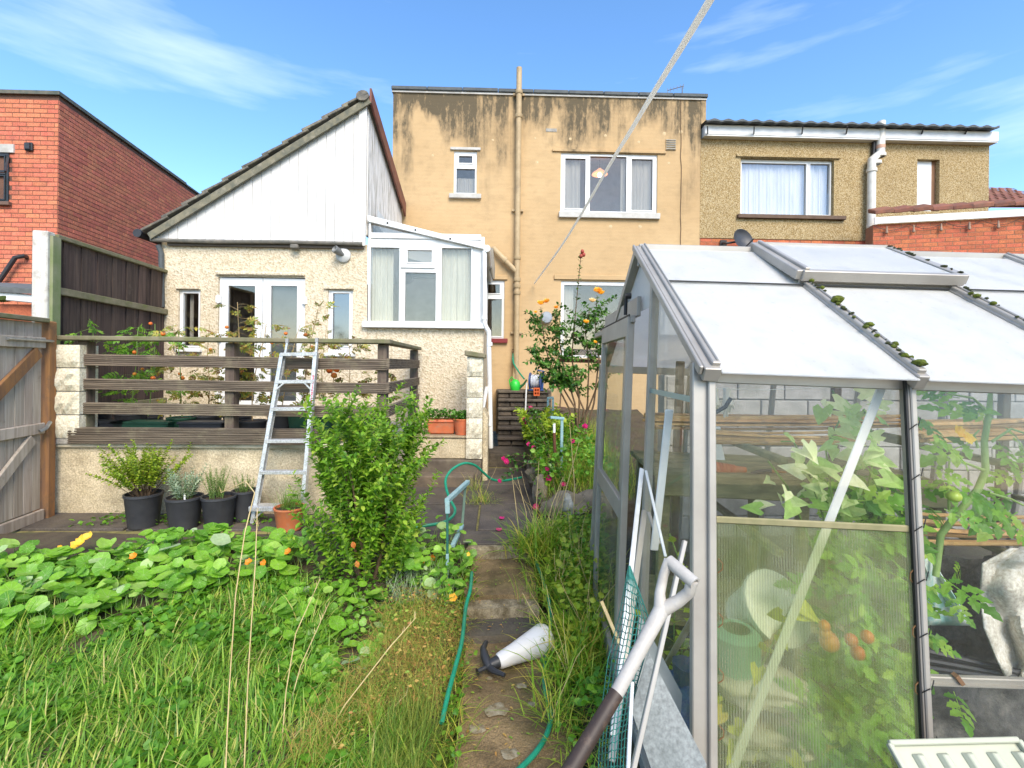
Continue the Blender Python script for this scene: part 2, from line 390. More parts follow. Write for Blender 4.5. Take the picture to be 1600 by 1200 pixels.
def window(parent, r, Y, panes, fw=.05, sill=None, drip=None, sillm=None, curtain=None, depth=.07, set_in=.03, room=True, glass=None, fm=None, dripm=None):
    """r, panes: world rects (x0,x1,z0,z1); frame bars between panes come from the pane gaps"""
    x0, x1, z0, z1 = r; y = Y + set_in
    mb = MB()
    holed_wall(mb, x0, x1, z0, z1, y, panes, rev=depth * .5)
    for a, b in (((x0, z0), (x1, z0)), ((x1, z0), (x1, z1)), ((x1, z1), (x0, z1)), ((x0, z1), (x0, z0))):
        mb.add([(a[0], y, a[1]), (b[0], y, b[1]), (b[0], y + depth, b[1]), (a[0], y + depth, a[1])], [(0, 1, 2, 3)])
    w = mb.build('window', fm or white_pvc, parent)
    be = MB()
    for a, b, c, d in panes:                                   # raised glazing bead round each pane
        for q in ((a - .018, b + .018, c - .018, c), (a - .018, b + .018, d, d + .018), (a - .018, a, c, d), (b, b + .018, c, d)):
            be.box(q[0], q[1], y - .014, y - .001, q[2], q[3])
    be.build('sash', fm or white_pvc, w)
    for a, b, c, d in panes:
        MB().box(a - .01, b + .01, y + .022, y + .028, c - .01, d + .01).build('pane', glass or win_glass, w)
    if sill: MB().box(sill[0], sill[1], Y - .07, Y + .03, sill[2], sill[3]).build('sill', sillm or sill_pale, w, bevel=.006)
    if drip: MB().box(drip[0], drip[1], Y - .035, Y + .02, drip[2], drip[3]).build('lintel', dripm or sill_pale, w, bevel=.004)
    if curtain:
        for (a, b, c, d) in curtain:
            n = max(8, int((b - a) / .018)); vs = []
            for i in range(n + 1):
                x = a + (b - a) * i / n; yy = y + .1 + .03 * mnoise.noise(Vector((i * .33, a * 7, 0))) + .022 * mnoise.noise(Vector((i * .8, a * 3, 5)))
                vs += [(x, yy, c), (x, yy, d)]
            MB().add(vs, [(2 * i, 2 * i + 2, 2 * i + 3, 2 * i + 1) for i in range(n)]).build('curtain', net_curtain, w, smooth=True)
    if room:
        mb = MB(); a, b, c, d = x0 + .02, x1 - .02, z0 + .02, z1 - .02; e = y + depth; g = e + 1.1
        mb.add([(a, e, c), (b, e, c), (b, e, d), (a, e, d), (a - .4, g, c - .4), (b + .4, g, c - .4), (b + .4, g, d + .3), (a - .4, g, d + .3)],
               [(4, 5, 6, 7), (0, 1, 5, 4), (1, 2, 6, 5), (2, 3, 7, 6), (3, 0, 4, 7)])
        mb.build('room', room_dark, w)
    return w
def brick_me(name, m, l=.215, h=.065):
    d, c = .0045, .002
    vs = [(-l / 2, 0, -h / 2), (l / 2, 0, -h / 2), (l / 2, 0, h / 2), (-l / 2, 0, h / 2),
          (-l / 2 + c, -d, -h / 2 + c), (l / 2 - c, -d, -h / 2 + c), (l / 2 - c, -d, h / 2 - c), (-l / 2 + c, -d, h / 2 - c)]
    fs = [(4, 5, 6, 7), (0, 1, 5, 4), (1, 2, 6, 5), (2, 3, 7, 6), (3, 0, 4, 7)]
    return tmesh(name, vs, fs, m), vs, fs
def brick_face(o, u, w, h, hole=None, off=0, clip=None):
    """4x4 for each brick of a face: o lower-left corner, u along, outward normal on the -Y side of u"""
    u = Vector(u).normalized(); nz = Vector((0, 0, 1)); y = nz.cross(u); out = []
    for j in range(int(h / .075)):
        x = -(j % 2) * .1125 + off
        while x < w:
            a, b = max(0, x + .005), min(w, x + .22); x += .225
            if b - a < .03: continue
            z = j * .075 + .0375; c = (a + b) / 2
            if hole and any(hx0 - .02 < c < hx1 + .02 and hz0 < z < hz1 for hx0, hx1, hz0, hz1 in hole): continue
            if clip and not clip(c, z): continue
            p = Vector(o) + u * c + nz * z; s = (b - a) / .215
            k = rng.uniform(.75, 1.2)
            out.append(Matrix(((u.x * s, y.x * k, 0, p.x), (u.y * s, y.y * k, 0, p.y), (0, 0, 1, p.z), (0, 0, 0, 1))))
    return out
def place_bricks(parent, mats, m, limit=300):
    me, vs, fs = brick_me('brick', m)
    def key(M):
        q = proj(M.translation)
        if q is None or not (-15 < q[0] < 1615 and -15 < q[1] < 1215): return 1e9
        return q[2]
    ms = sorted(mats, key=key)
    for M in ms[:limit]: inst('brick', me, parent, M)
    if ms[limit:]: bulk('brickwork', vs, fs, [list(map(list, M)) for M in ms[limit:]], m, parent)

# ---------------------------------------------------------------- yellow house
def yellow_house():
    Y = 9.5; x0, _, z0, z1 = RY(612, 620, 1093, 144, Y); x1 = P(1093, 380, Y).x; z0 = .2
    zt = lambda x: P(612, 146, Y).z + (x - x0) * 0
    h = thing('terraced_house', 'yellow rendered flat topped house with soot streaks under its dark coping', 'house', (x0, Y, z0))
    zt0 = P(850, 148, Y).z
    wins = dict(small=RY(709, 236, 745, 304, Y), big=RY(876, 240, 1027, 333, Y), lowr=RY(876, 440, 1045, 560, Y), lowl=RY(757, 438, 788, 529, Y))
    mb = MB(); holed_wall(mb, x0, x1, z0, zt0, Y, list(wins.values()), rev=.12)
    mb.add([(x0, Y, z0), (x0, Y + 7, z0), (x0, Y + 7, zt0), (x0, Y, zt0)], [(0, 1, 2, 3)])
    mb.add([(x1, Y, z0), (x1, Y + 7, z0), (x1, Y + 7, zt0), (x1, Y, zt0)], [(0, 1, 2, 3)])
    mb.add([(x0, Y, zt0), (x1, Y, zt0), (x1, Y + 7, zt0), (x0, Y + 7, zt0)], [(0, 1, 2, 3)])
    mb.build('wall', yellow_render, h)
    a = P(1093, 195, Y); b = P(1103, 195, Y)
    MB().box(x1 - .01, b.x, Y - .012, Y + 1, a.z, zt0 - .002).build('parapet_end', yellow_render, h, bevel=.01)
    n = 9; xe = b.x + .02; cuts = [x0 - .03 + (xe - x0 + .03) * i / n for i in range(n + 1)]
    for i in range(n):
        z = zt0 + rng.uniform(-.004, .004)
        MB().box(cuts[i] + .004, cuts[i + 1] - .004, Y - .06, Y + .3, z + .003, z + .075).build('coping_slab', lead_dark, h, bevel=.01)
    MB().box(x0 - .02, xe - .02, Y - .03, Y + .26, zt0 - .035, zt0 + .001).build('coping_bed', sill_pale, h)
    r = wins['small']
    window(h, r, Y, [RY(717, 243, 738, 254, Y), RY(713, 263, 742, 301, Y)], sill=RY(702, 304, 752, 311, Y), drip=RY(704, 231, 751, 235, Y), curtain=[RY(710, 275, 744, 304, Y)])
    r = wins['big']
    w = window(h, r, Y, [RY(883, 247, 915, 325, Y), RY(922, 244, 979, 330, Y), RY(987, 248, 1020, 328, Y)], sill=RY(873, 333, 1030, 342, Y), drip=RY(863, 235, 1040, 239, Y),
               curtain=[RY(880, 246, 908, 331, Y), RY(972, 246, 1024, 331, Y)], dripm=yellow_render)
    window(h, wins['lowr'], Y, [RY(881, 446, 1040, 556, Y)], drip=RY(866, 431, 1055, 438, Y), curtain=[RY(880, 446, 897, 558, Y)], dripm=yellow_render)
    dred = mat('dark_red_sill', (.22, .02, .02), (.16, .02, .02), rough=.5)
    window(h, wins['lowl'], Y, [RY(760, 444, 781, 458, Y), RY(760, 467, 784, 525, Y)], sill=RY(757, 529, 793, 536, Y), drip=RY(760, 431, 793, 437, Y), sillm=dred, dripm=yellow_render)
    # soil pipe with collars and branch
    p0 = P(811, 111, Y); pz = lambda y: P(811, y, Y).z; yy = Y - .1; x = p0.x
    s = MB().tube([(x, yy, pz(111)), (x, yy, .9)], .055, 12).build('soil_pipe', pipe_cream, h, smooth=True)
    for y in (146, 183, 402, 436, 446, 456):
        MB().lathe((x, yy, pz(y)), (0, 0, -1), [(.05, 0), (.072, 0), (.074, .05), (.066, .07), (.05, .07)], 12).build('pipe_collar', pipe_cream, s, smooth=True)
    for y in (150, 330, 520): MB().box(x - .11, x + .11, Y - .06, Y - .002, pz(y) - .02, pz(y) + .02).build('pipe_bracket', pipe_cream, s)
    q0, q1 = P(771, 388, Y - .1), P(806, 424, Y - .1)
    MB().tube([q0 + Vector((-.06, .1, .02)), q0, q1], .05, 10).tube([q0 + (q1 - q0) * .45, q0 + (q1 - q0) * .55], .066, 10).build('branch_pipe', pipe_cream, s, smooth=True)
    r = RY(853, 201, 870, 206, Y); mb = MB().box(r[0], r[1], Y - .008, Y - .001, r[2], r[3]); mb.build('air_brick', concrete_grey, h)
    r = RY(1040, 218, 1056, 235, Y); mb = MB().box(r[0], r[1], Y - .015, Y - .002, r[2], r[3]).build('vent', pipe_cream, h)
    for i in range(5):
        z = r[2] + (r[3] - r[2]) * (i + .5) / 5; MB().box(r[0] + .01, r[1] - .01, Y - .03, Y - .016, z - .008, z + .008).build('louvre', concrete_grey, mb)
    a = [P(1064 + rng.uniform(-.8, .8), y, Y - .01) for y in range(148, 392, 16)]
    MB().tube(a, .007, 5).build('cable', mat('cable_brown', (.16, .1, .05)), h)
    fil = mat('filler_spot', (.58, .44, .26), (.46, .32, .16), scale=60)
    for px, y in ((836, 216), (891, 217), (946, 212), (998, 222), (1045, 255), (954, 354), (1000, 354), (770, 219), (676, 243), (839, 254), (1064, 206), (1038, 209)):
        c = P(px, y, Y); MB().lathe((c.x, Y - .004, c.z), (0, 1, 0), [(.001, 0), (rng.uniform(.01, .025), .001), (rng.uniform(.02, .04), .004)], 6).build('filler_patch', fil, h)
    r = P(853, 497, Y); MB().lathe((r.x, Y - .16, r.z), (0, 1, 0), [(.001, 0), (.1, .01), (.12, .05), (.12, .14), (.05, .15)], 16).build('wall_fitting', mat('grey_metal', (.3, .33, .36), rough=.4), h, smooth=True)
    # aerial on the roof
    a = thing('tv_aerial', 'thin metal television aerial on the far side of the yellow house roof', 'aerial', P(1068, 143, 12))
    am = mat('aerial_metal', (.12, .12, .12), rough=.5)
    pa, pb = P(1066, 141, 12), P(1066, 134, 12)
    MB().tube([pa - Vector((0, 0, .4)), pb], .012, 6).build('mast', am, a)
    mb = MB().tube([P(1043, 141.5, 12), P(1068, 134.5, 12)], .01, 5)
    for t in range(6):
        c = P(1043, 141.5, 12).lerp(P(1068, 134.5, 12), t / 5); mb.tube([c + Vector((0, 0, -.06)), c + Vector((0, 0, .06))], .006, 4)
    mb.build('boom', am, a)
    l = thing('pendant_lamp', 'lit orange pendant lamp seen through the upper three part window', 'lamp', P(937, 270, 9.95))
    c = P(937, 272, 9.95)
    MB().lathe(c + Vector((0, 0, .02)), (0, 0, 1), [(.16, -.03), (.15, 0), (.05, .07), (.02, .1)], 18).build('lamp_shade', emis('lamp_shade', (1, .38, .16), .9), l, smooth=True)
    MB().blob(c + Vector((0, 0, -.02)), .05, amp=0).build('bulb', emis('bulb', (1, .8, .5), 4), l, smooth=True)
    MB().tube([c + Vector((0, 0, .1)), c + Vector((0, 0, .55))], .008, 5).build('flex', black_plastic, l)
yellow_house()

# ---------------------------------------------------------------- neighbouring house on the right
def tan_house():
    Y = 9.56; x0 = P(1094, 300, Y).x; x1 = P(1545, 300, Y).x; zt = P(1320, 222, Y).z; zm = P(1230, 374, Y).z; z0 = .2
    h = thing('terraced_house', 'tan pebbledashed house with white fascia and dark corrugated roof edge', 'house', (x0, Y, z0))
    w1, w2 = RY(1157, 248, 1303, 337, Y), RY(1433, 249, 1468, 330, Y)
    mb = MB(); holed_wall(mb, x0, x1, zm, zt, Y, [w1, w2], rev=.14)
    mb.add([(x1, Y, zm), (x1, Y + 7, zm), (x1, Y + 7, zt), (x1, Y, zt)], [(0, 1, 2, 3)])
    mb.build('wall', dash_tan, h)
    b = MB().box(x0, x1, Y + .02, Y + 6.9, z0, zm - .002).build('lower_wall', mortar_pale, h)
    place_bricks(b, brick_face((x0 + .02, Y + .02, zm - .075 * 9), (1, 0, 0), P(1360, 380, Y).x - x0, .075 * 9 + .001), brick_orange, 300)
    f = RY(1096, 206, 1546, 221, Y); MB().box(f[0], x1 + .03, Y - .16, Y + .05, f[2], f[3]).build('fascia', white_pvc, h, bevel=.008)
    MB().box(f[0], x1 + .02, Y - .15, Y + .1, f[2] - .02, f[2] - .002).build('soffit', white_pvc, h)
    # corrugated sheet roof: one wavy sheet with thickness
    xa, xb = x0 - .02, P(1562, 205, Y - .3).x; n = 240; vs = []
    for i in range(n + 1):
        x = xa + (xb - xa) * i / n; dz = .018 * math.sin(x * 2 * math.pi / .27); z = f[3] + .035 + dz
        vs += [(x, Y - .3, z), (x, Y + 6, z + .55), (x, Y - .3, z - .03 - max(0, dz)), (x, Y + 6, z + .53)]
    fs = []
    for i in range(n):
        k = 4 * i; fs += [(k, k + 4, k + 5, k + 1), (k + 2, k + 3, k + 7, k + 6), (k, k + 2, k + 6, k + 4)]
    MB().add(vs, fs).build('roof', lead_dark, h)
    for px in (1106, 1178, 1253, 1322, 1440, 1508):
        a = P(px, 209, Y - .17); MB().bar(a, a + Vector((-.06, -.12, .08)), .02, .03).build('gutter_bracket', black_plastic, h)
    window(h, w1, Y, [RY(1161, 253, 1263, 334, Y), RY(1269, 254, 1300, 334, Y)], sill=RY(1151, 337, 1319, 343, Y), drip=RY(1150, 243, 1312, 247, Y), sillm=mat('dark_sill', (.09, .05, .03), (.13, .08, .05)), dripm=dash_tan,
           curtain=[RY(1159, 251, 1301, 336, Y)], set_in=.08, glass=glassmat('thin_glass', refl=.1, tint=(.95, .96, .97)))
    MB().box(w2[0], w2[1] - .09, Y + .09, Y + .13, w2[2], w2[3]).build('window_board', white_pvc, h)
    MB().box(w2[1] - .09, w2[1], Y + .1, Y + .14, w2[2], w2[3]).build('window_edge', mat('brown_edge', (.25, .13, .07)), h)
    yy = Y - .12; wp = mat('white_pipe', (.66, .64, .58), (.55, .52, .45), rough=.5)
    a, b, c = P(1377, 190, yy), P(1376, 238, yy), P(1362, 262, yy)
    s = MB().tube([a, b, c + Vector((0, 0, .15)), c, Vector((c.x, yy, 1.2))], .075, 12).build('waste_pipe', wp, h, smooth=True)
    for px, py in ((1376, 240), (1369, 252), (1362, 264), (1362, 350)):
        q = P(px, py, yy); MB().lathe(q, (0, 0, -1), [(.07, 0), (.092, 0), (.094, .06), (.07, .07)], 12).build('pipe_collar', wp, s, smooth=True)
    q = P(1376, 227, yy); MB().lathe(q, (0, 0, -1), [(.07, 0), (.079, 0), (.079, .07), (.07, .07)], 12).build('pipe_joint', mat('pink_tape', (.6, .36, .25)), s, smooth=True)
    MB().bar(P(1368, 208, Y - .06), P(1366, 244, Y - .06), .09, .06).build('rainwater_outlet', black_plastic, h)
    # dish on the lower wall
    d = thing('satellite_dish', 'dark grey satellite dish on the brick strip above the greenhouse ridge', 'satellite dish', P(1140, 376, Y))
    c = P(1160, 375, Y - .35); ax = Vector((.25, -.93, .25)); gm = mat('dish_grey', (.03, .033, .04), (.045, .046, .052), rough=.45)
    MB().lathe(c, ax, [(.001, -.04), (.1, -.03), (.17, -.005), (.215, .03), (.222, .03), (.17, -.015), (.1, -.045), (.001, -.055)], 24).build('reflector', gm, d, smooth=True)
    MB().tube([c - ax.normalized() * .05, P(1135, 380, Y - .25), P(1128, 380, Y - .02)], .02, 8).box(P(1124, 378, Y).x, P(1134, 378, Y).x, Y - .05, Y - .012, P(1124, 386, Y).z, P(1124, 376, Y).z).build('wall_bracket', black_plastic, d)
    MB().tube([c + Vector((0, .02, -.2)), c + ax.normalized() * .3 + Vector((0, 0, -.12))], .012, 6).build('feed_arm', gm, d)
tan_house()

# ---------------------------------------------------------------- brick outbuilding on the right with tile coping
tile_red = mat('clay_tile', (.26, .1, .06), (.16, .07, .05), scale=12, rough=.9, rnd=.25, bump=.4, bscale=40, dirt=(.1, .07, .05), dscale=9)
def right_wall():
    A = PD(1364, 352, 9.0); B = PD(1640, 336, 8.35); u = Vector((B.x - A.x, B.y - A.y, 0)); wl = u.length; u.normalize(); zt = (A.z + B.z) / 2
    h = thing('brick_outbuilding', 'orange brick outbuilding wall with white fascia and clay coping tiles', 'outbuilding', (A.x, A.y, .2))
    n = Vector((u.y, -u.x, 0)); H = zt - .2
    MB().prism([A - Vector((0, 0, A.z - .2)), A + u * 5 - Vector((0, 0, A.z - .2)), A + u * 5 + Vector((0, 0, zt - A.z)), Vector((A.x, A.y, zt))], -n * .3).build('wall', mortar_pale, h)
    rows = int(.98 / .075)
    place_bricks(h, brick_face((A.x, A.y, zt - rows * .075), u, 4.2, rows * .075 + .001), brick_orange, 300)
    a = Vector((A.x, A.y, zt)) + n * .05; MB().bar(a + Vector((0, 0, .06)), a + u * 5 + Vector((0, 0, .06)), .03, .12).build('fascia', white_pvc, h)
    for i in range(16):
        p = Vector((A.x, A.y, zt + .17)) + u * (i * .3) + n * .08; q = p + u * .31
        e = Vector((0, 0, rng.uniform(-.006, .006) + .012))
        MB().hexa([p, q + e, q + e - n * .3 + Vector((0, 0, .12)), p - n * .3 + Vector((0, 0, .11)), p + Vector((0, 0, .07)), q + e + Vector((0, 0, .09)), q + e - n * .3 + Vector((0, 0, .21)), p - n * .3 + Vector((0, 0, .19))]).build('coping_tile', tile_red, h, bevel=.012)
    g = thing('string_lights', 'string of small festoon bulbs under the white fascia of the brick outbuilding', 'string lights', (A.x, A.y, zt))
    pts = []
    for i in range(6):
        for t in range(6):
            s = (i + t / 6) * .55; pts.append(Vector((A.x, A.y, zt - .03 - .1 * math.sin(math.pi * t / 6))) + u * s + n * .04)
    MB().tube(pts, .005, 5).build('cord', black_plastic, g)
    bm_ = mat('bulb_glass', (.35, .22, .14), rough=.2)
    for i in range(8):
        s = .2 + i * .42; c = Vector((A.x, A.y, zt - .15)) + u * s + n * .05
        MB().lathe(c, (0, 0, 1), [(.001, -.05), (.022, -.03), (.024, 0), (.014, .03), (.014, .09), (.003, .1)], 8).build('bulb', bm_, g, smooth=True)
right_wall()
def far_roof():
    Y = 15; a, b = P(1548, 322, Y), P(1660, 236, Y)
    h = thing('hipped_roof', 'red tiled hip roof of a further house at the right edge', 'house', (a.x, Y, a.z))
    c = P(1760, 322, Y); d = Vector((a.x + 3, Y + 5, b.z))
    MB().add([a - Vector((0, 0, .05)), c - Vector((0, 0, .05)), b - Vector((0, -3, .05)), (a.x, Y + 6, a.z)], [(0, 1, 2), (0, 2, 3)]).box(a.x + .2, a.x + 4, Y + .2, Y + 6, .2, a.z - .1).build('roof', tile_red, h)
    me = None; top = b + Vector((0, 3, 0)); k = 0; rows = 11
    tv = [(-.14, 0, 0), (.14, 0, 0), (.14, .3, 0), (-.14, .3, 0), (-.14, 0, .03), (0, 0, .07), (.14, 0, .03), (.14, .3, .02), (0, .3, .05), (-.14, .3, .02)]
    tf = [(4, 5, 8, 9), (5, 6, 7, 8), (0, 1, 6, 4), (4, 6, 5, 5)]
    tf = [(4, 5, 8, 9), (5, 6, 7, 8), (0, 1, 6, 4)]
    me = tmesh('roof_tile', tv, tf, tile_red)
    slope = (top - (a + c) / 2); sl = Vector((0, slope.y, slope.z)).normalized(); nn = Vector((0, -sl.z, sl.y))
    for j in range(rows):
        p = a + sl * (j * .27); lx = (b.x - a.x) * j / rows; 
        for i in range(8 - j // 3):
            inst('roof_tile', me, h, frame(p + Vector((lx + i * .28, 0, 0)) + nn * .03, sl, nn))
far_roof()
# ---------------------------------------------------------------- brick house on the left
def left_house():
    A = PD(92, 150, 8.0); zt = A.z; z0 = -.2
    h = thing('brick_house', 'red brick house side with flat dark coping at the left edge', 'house', (A.x, A.y, z0))
    far = PD(313, 330, 12.8); u = Vector((far.x - A.x, far.y - A.y, 0)); L_ = u.length; u.normalize()
    f = Vector((-1, 0, 0)); n = Vector((u.y, -u.x, 0))
    b0 = Vector((A.x, A.y, z0)); H = zt - z0
    poly = [b0, b0 + u * (L_ + 4), b0 + u * (L_ + 4) + f * 4, b0 + f * 4]
    MB().prism(poly, (0, 0, H)).build('wall', mortar, h)
    w = RY(-40, 240, 15, 316, A.y); zb = .9
    hole = [(w[0] - (A.x - 2.2), w[1] - (A.x - 2.2), w[2] - zb, w[3] - zb + .16)]
    mats = brick_face((A.x - 2.2, A.y, zb), (1, 0, 0), 2.2 - .006, zt - zb + .001, hole)
    # the side face looks along +n: its bricks are laid from the far end so that the outward side is right
    mats += brick_face(Vector((A.x, A.y, zb)) , u, L_ + 1.5, zt - zb + .001)
    place_bricks(h, mats, brick_red, 300)
    cp = mat('green_coping', (.07, .085, .07), (.14, .13, .1), scale=8, rough=.8)
    MB().prism([b0 + Vector((.05, -.05, H)), b0 + u * (L_ * .83) + n * .05 + Vector((0, 0, H)), b0 + u * (L_ * .83) - n * .25 + Vector((0, 0, H)), b0 + Vector((-.25, .25, H)), b0 + f * 4 + Vector((0, .25, H)), b0 + f * 4 + Vector((0, -.05, H))], (0, 0, .06)).build('coping', cp, h)
    MB().prism([b0 + u * (L_ * .83) + n * .04 + Vector((0, 0, H)), b0 + u * (L_ + 3) + n * .04 + Vector((0, 0, H)), b0 + u * (L_ + 3) - n * .25 + Vector((0, 0, H)), b0 + u * (L_ * .83) - n * .25 + Vector((0, 0, H))], (0, 0, .04)).build('coping', cp, h)
    fr = mat('dark_frame', (.03, .033, .035), rough=.4)
    wo = window(h, w, A.y, [(w[0] + .06, w[1] - .06, w[2] + .05, w[2] + .42), (w[0] + .06, w[1] - .06, w[2] + .47, w[3] - .05)], sill=(w[0] - .1, w[1] + .05, w[2] - .06, w[2]), fm=fr, set_in=-.02,
                drip=(w[0] - .1, P(24, 230, A.y).x, w[3] + .01, w[3] + .15), curtain=[(w[0], w[1], w[2], w[2] + .44)], room=False, sillm=mat('sill_brown', (.17, .1, .07)), dripm=sill_pale)
    a = P(13, 244, A.y - .02); b = P(8, 268, A.y - .3)
    MB().bar(a, b, .03, .03).bar(a + Vector((-.7, 0, 0)), b + Vector((-.7, 0, 0)), .03, .03).bar(b, b + Vector((-.7, 0, 0)), .03, .03).build('casement', fr, wo)
    r = RY(42, 224, 54, 237, A.y); e = MB().box(r[0], r[1], A.y - .05, A.y - .01, r[2], r[3]); e.build('vent', fr, h, bevel=.01)
    MB().box(r[0] + .02, r[1] - .02, A.y - .07, A.y - .05, r[2] + .02, r[3] - .02).build('vent_flap', black_plastic, h)
    MB().tube([P(-10, 452, A.y - .1), P(24, 402, A.y - .1), P(38, 400, A.y - .1), P(42, 402, A.y)], .035, 8).build('waste_pipe', black_plastic, h, smooth=True)
left_house()
def lean_to():
    Y = 6.0; a, b = P(-60, 500, Y), P(58, 500, Y)
    h = thing('outhouse', 'low brick outhouse with grey felt roof and white gutter behind the gate', 'outhouse', (b.x, Y, 0))
    r = RY(-80, 475, 62, 560, Y)
    MB().box(r[0], r[1], Y, Y + 1.4, -.2, r[3]).build('wall', brick_orange, h)
    MB().bar(P(-80, 454, Y - .06), P(61, 468, Y - .06), .06, .1).build('gutter', white_pvc, h, bevel=.01)
    MB().hexa([P(-80, 452, Y - .12), P(61, 460, Y - .12), P(61, 452, Y + 1.4), P(-80, 450, Y + 1.4), P(-80, 441, Y - .12), P(61, 452, Y - .12), P(61, 444, Y + 1.4), P(-80, 438, Y + 1.4)]).build('roof', mat('roof_felt', (.14, .15, .15), (.08, .085, .08), rough=.9), h)
    mb = MB(); [mb.blob(P(2 + k * 3, 466, Y - .06), .05, amp=.4, seed=k, sub=1) for k in range(4)]; mb.build('moss', mat('moss', (.07, .1, .015), (.04, .06, .012), scale=40, rough=1, bump=1, bscale=120), h, kind='stuff')
lean_to()

# ---------------------------------------------------------------- cream extension with the white boarded gable
FY = 7.0
def extension():
    Y = FY; x0 = P(252, 450, Y).x; x1 = P(574, 450, Y).x; zb = P(400, 379, Y).z
    h = thing('garage_extension', 'cream pebbledashed extension with white boarded gable and french doors', 'extension', (x0, Y, .7))
    wl, wd, wr = RY(279, 452, 313, 545, Y), RY(340, 433, 476, 660, Y), RY(512, 453, 551, 552, Y)
    wd = (wd[0], wd[1], .79, wd[3])
    mb = MB(); holed_wall(mb, x0, x1, .3, zb, Y, [wl, wd, wr], rev=.12)
    mb.add([(x0, Y, .3), (x0, Y + 2.4, .3), (x0, Y + 2.4, zb), (x0, Y, zb)], [(0, 1, 2, 3)]); mb.build('wall', dash_cream, h)
    gl2 = glassmat('frosted_glass', refl=.2, tint=(.3, .32, .35), rough=.12)
    window(h, wl, Y, [RY(285, 458, 309, 540, Y)], drip=RY(276, 447, 312, 452, Y), dripm=dash_cream, curtain=[RY(286, 458, 294, 540, Y)], sill=RY(276, 545, 316, 550, Y), sillm=white_pvc)
    window(h, wr, Y, [RY(519, 458, 545, 540, Y)], drip=RY(507, 447, 553, 452, Y), dripm=dash_cream, sill=RY(508, 552, 556, 557, Y), sillm=white_pvc, glass=gl2)
    MB().box(P(338, 430, Y).x, P(477, 430, Y).x, Y - .04, Y - .001, P(400, 431, Y).z, P(400, 425, Y).z).build('lintel', dash_cream, h, bevel=.015)
    # french doors
    fx = [wd[0], (wd[0] + wd[1]) / 2, wd[1]]
    for k in range(2):
        a, b = fx[k] + .004, fx[k + 1] - .004; gl = RY(354, 446, 396, 650, Y) if k == 0 else RY(421, 446, 462, 650, Y)
        g = (gl[0], gl[1], .95, gl[3]); mb = MB(); holed_wall(mb, a, b, wd[2], wd[3] - .01, Y + .03, [g], rev=.05)
        for q in (a, b): mb.add([(q, Y + .03, wd[2]), (q, Y + .09, wd[2]), (q, Y + .09, wd[3]), (q, Y + .03, wd[3])], [(0, 1, 2, 3)])
        d = mb.build('door', white_pvc, h)
        MB().box(g[0] - .01, g[1] + .01, Y + .05, Y + .056, g[2], g[3]).build('pane', win_glass, d)
        s = a if k == 0 else b
        for z in (wd[3] - .32, wd[2] + .3, wd[2] + 1.05): MB().box(s - .035, s + .035, Y - .01, Y + .025, z - .05, z + .05).tube([(s, Y - .012, z - .06), (s, Y - .012, z + .06)], .012, 6).build('hinge', white_pvc, d)
        MB().box(b - .05 if k == 0 else a + .01, b - .01 if k == 0 else a + .05, Y + .0, Y + .028, 1.7, 1.95).build('handle', white_pvc, d)
    if 1:
        a, b = wd[0] + .05, wd[1] - .05; e, g = Y + .12, Y + 1.4; c, d = wd[2], wd[3]
        MB().add([(a, e, c), (b, e, c), (b, e, d), (a, e, d), (a - .4, g, c), (b + .4, g, c), (b + .4, g, d), (a - .4, g, d)], [(4, 5, 6, 7), (0, 1, 5, 4), (1, 2, 6, 5), (2, 3, 7, 6), (3, 0, 4, 7)]).build('room', room_dark, h)
        r = RY(420, 446, 463, 650, Y + .1); MB().box(r[0], r[1], Y + .1, Y + .11, .9, r[3]).build('blind', mat('grey_blind', (.3, .33, .36)), h)
    # boarded gable: each board cut by the roof slope
    A, B = P(572, 156, Y), P(238, 371, Y); m_ = (A.z - B.z) / (A.x - B.x); zt = lambda x: B.z + (x - B.x) * m_
    zl = P(400, 377, Y).z; x = B.x; k = 0; bw = .128
    while x < A.x - .01:
        a, b = x + .0022, min(x + bw, A.x + .03) - .0022; d = rng.uniform(0, .006)
        MB().prism([(a, Y - .05 - d, zl), (b, Y - .05 - d, zl + .003), (b, Y - .05 - d, max(zl + .02, zt(b) - .03)), (a, Y - .05 - d, max(zl + .015, zt(a) - .03))], (0, .03 + d, 0)).build('board', white_board, h, bevel=.003)
        x += bw
    MB().prism([(B.x + .1, Y - .018, zl + .01), (A.x, Y - .018, zl + .01), (A.x, Y - .018, A.z - .05)], (0, .008, 0)).build('backing', mat('backing_wood', (.4, .37, .32)), h)
    MB().box(A.x - .08, A.x + .03, Y - .075, Y - .052, P(572, 386, Y).z, zt(A.x) - .06).build('corner_board', white_board, h, bevel=.004)
    # gutter line under the boards
    gut = mat('old_gutter', (.1, .1, .085), (.18, .16, .13), scale=12, rough=.6)
    g0, g1 = P(236, 375, Y - .08), P(566, 381, Y - .08)
    MB().tube([g0, g0.lerp(g1, .3) + Vector((0, 0, -.008)), g0.lerp(g1, .6) + Vector((0, 0, .006)), g1], .028, 8).build('gutter', gut, h, smooth=True)
    MB().box(g0.x + .2, g1.x, Y - .05, Y - .004, zl - .09, zl - .012).build('eaves_strip', mat('strip_wood', (.1, .08, .06)), h)
    q = P(461, 386, Y - .06); MB().box(q.x - .05, q.x + .06, Y - .12, Y - .03, q.z - .03, q.z + .03).build('bracket', gut, h, bevel=.01)
    MB().tube([P(247, 383, Y - .05), P(252, 395, Y - .03), P(253, 480, Y - .03)], .035, 8).build('downpipe', lead_dark, h, smooth=True)
    q = P(228, 367, Y); MB().tube([q + Vector((-.05, -.1, 0)), q + Vector((-.05, 2.3, 0))], .06, 10).build('eaves_gutter', black_plastic, h, smooth=True)
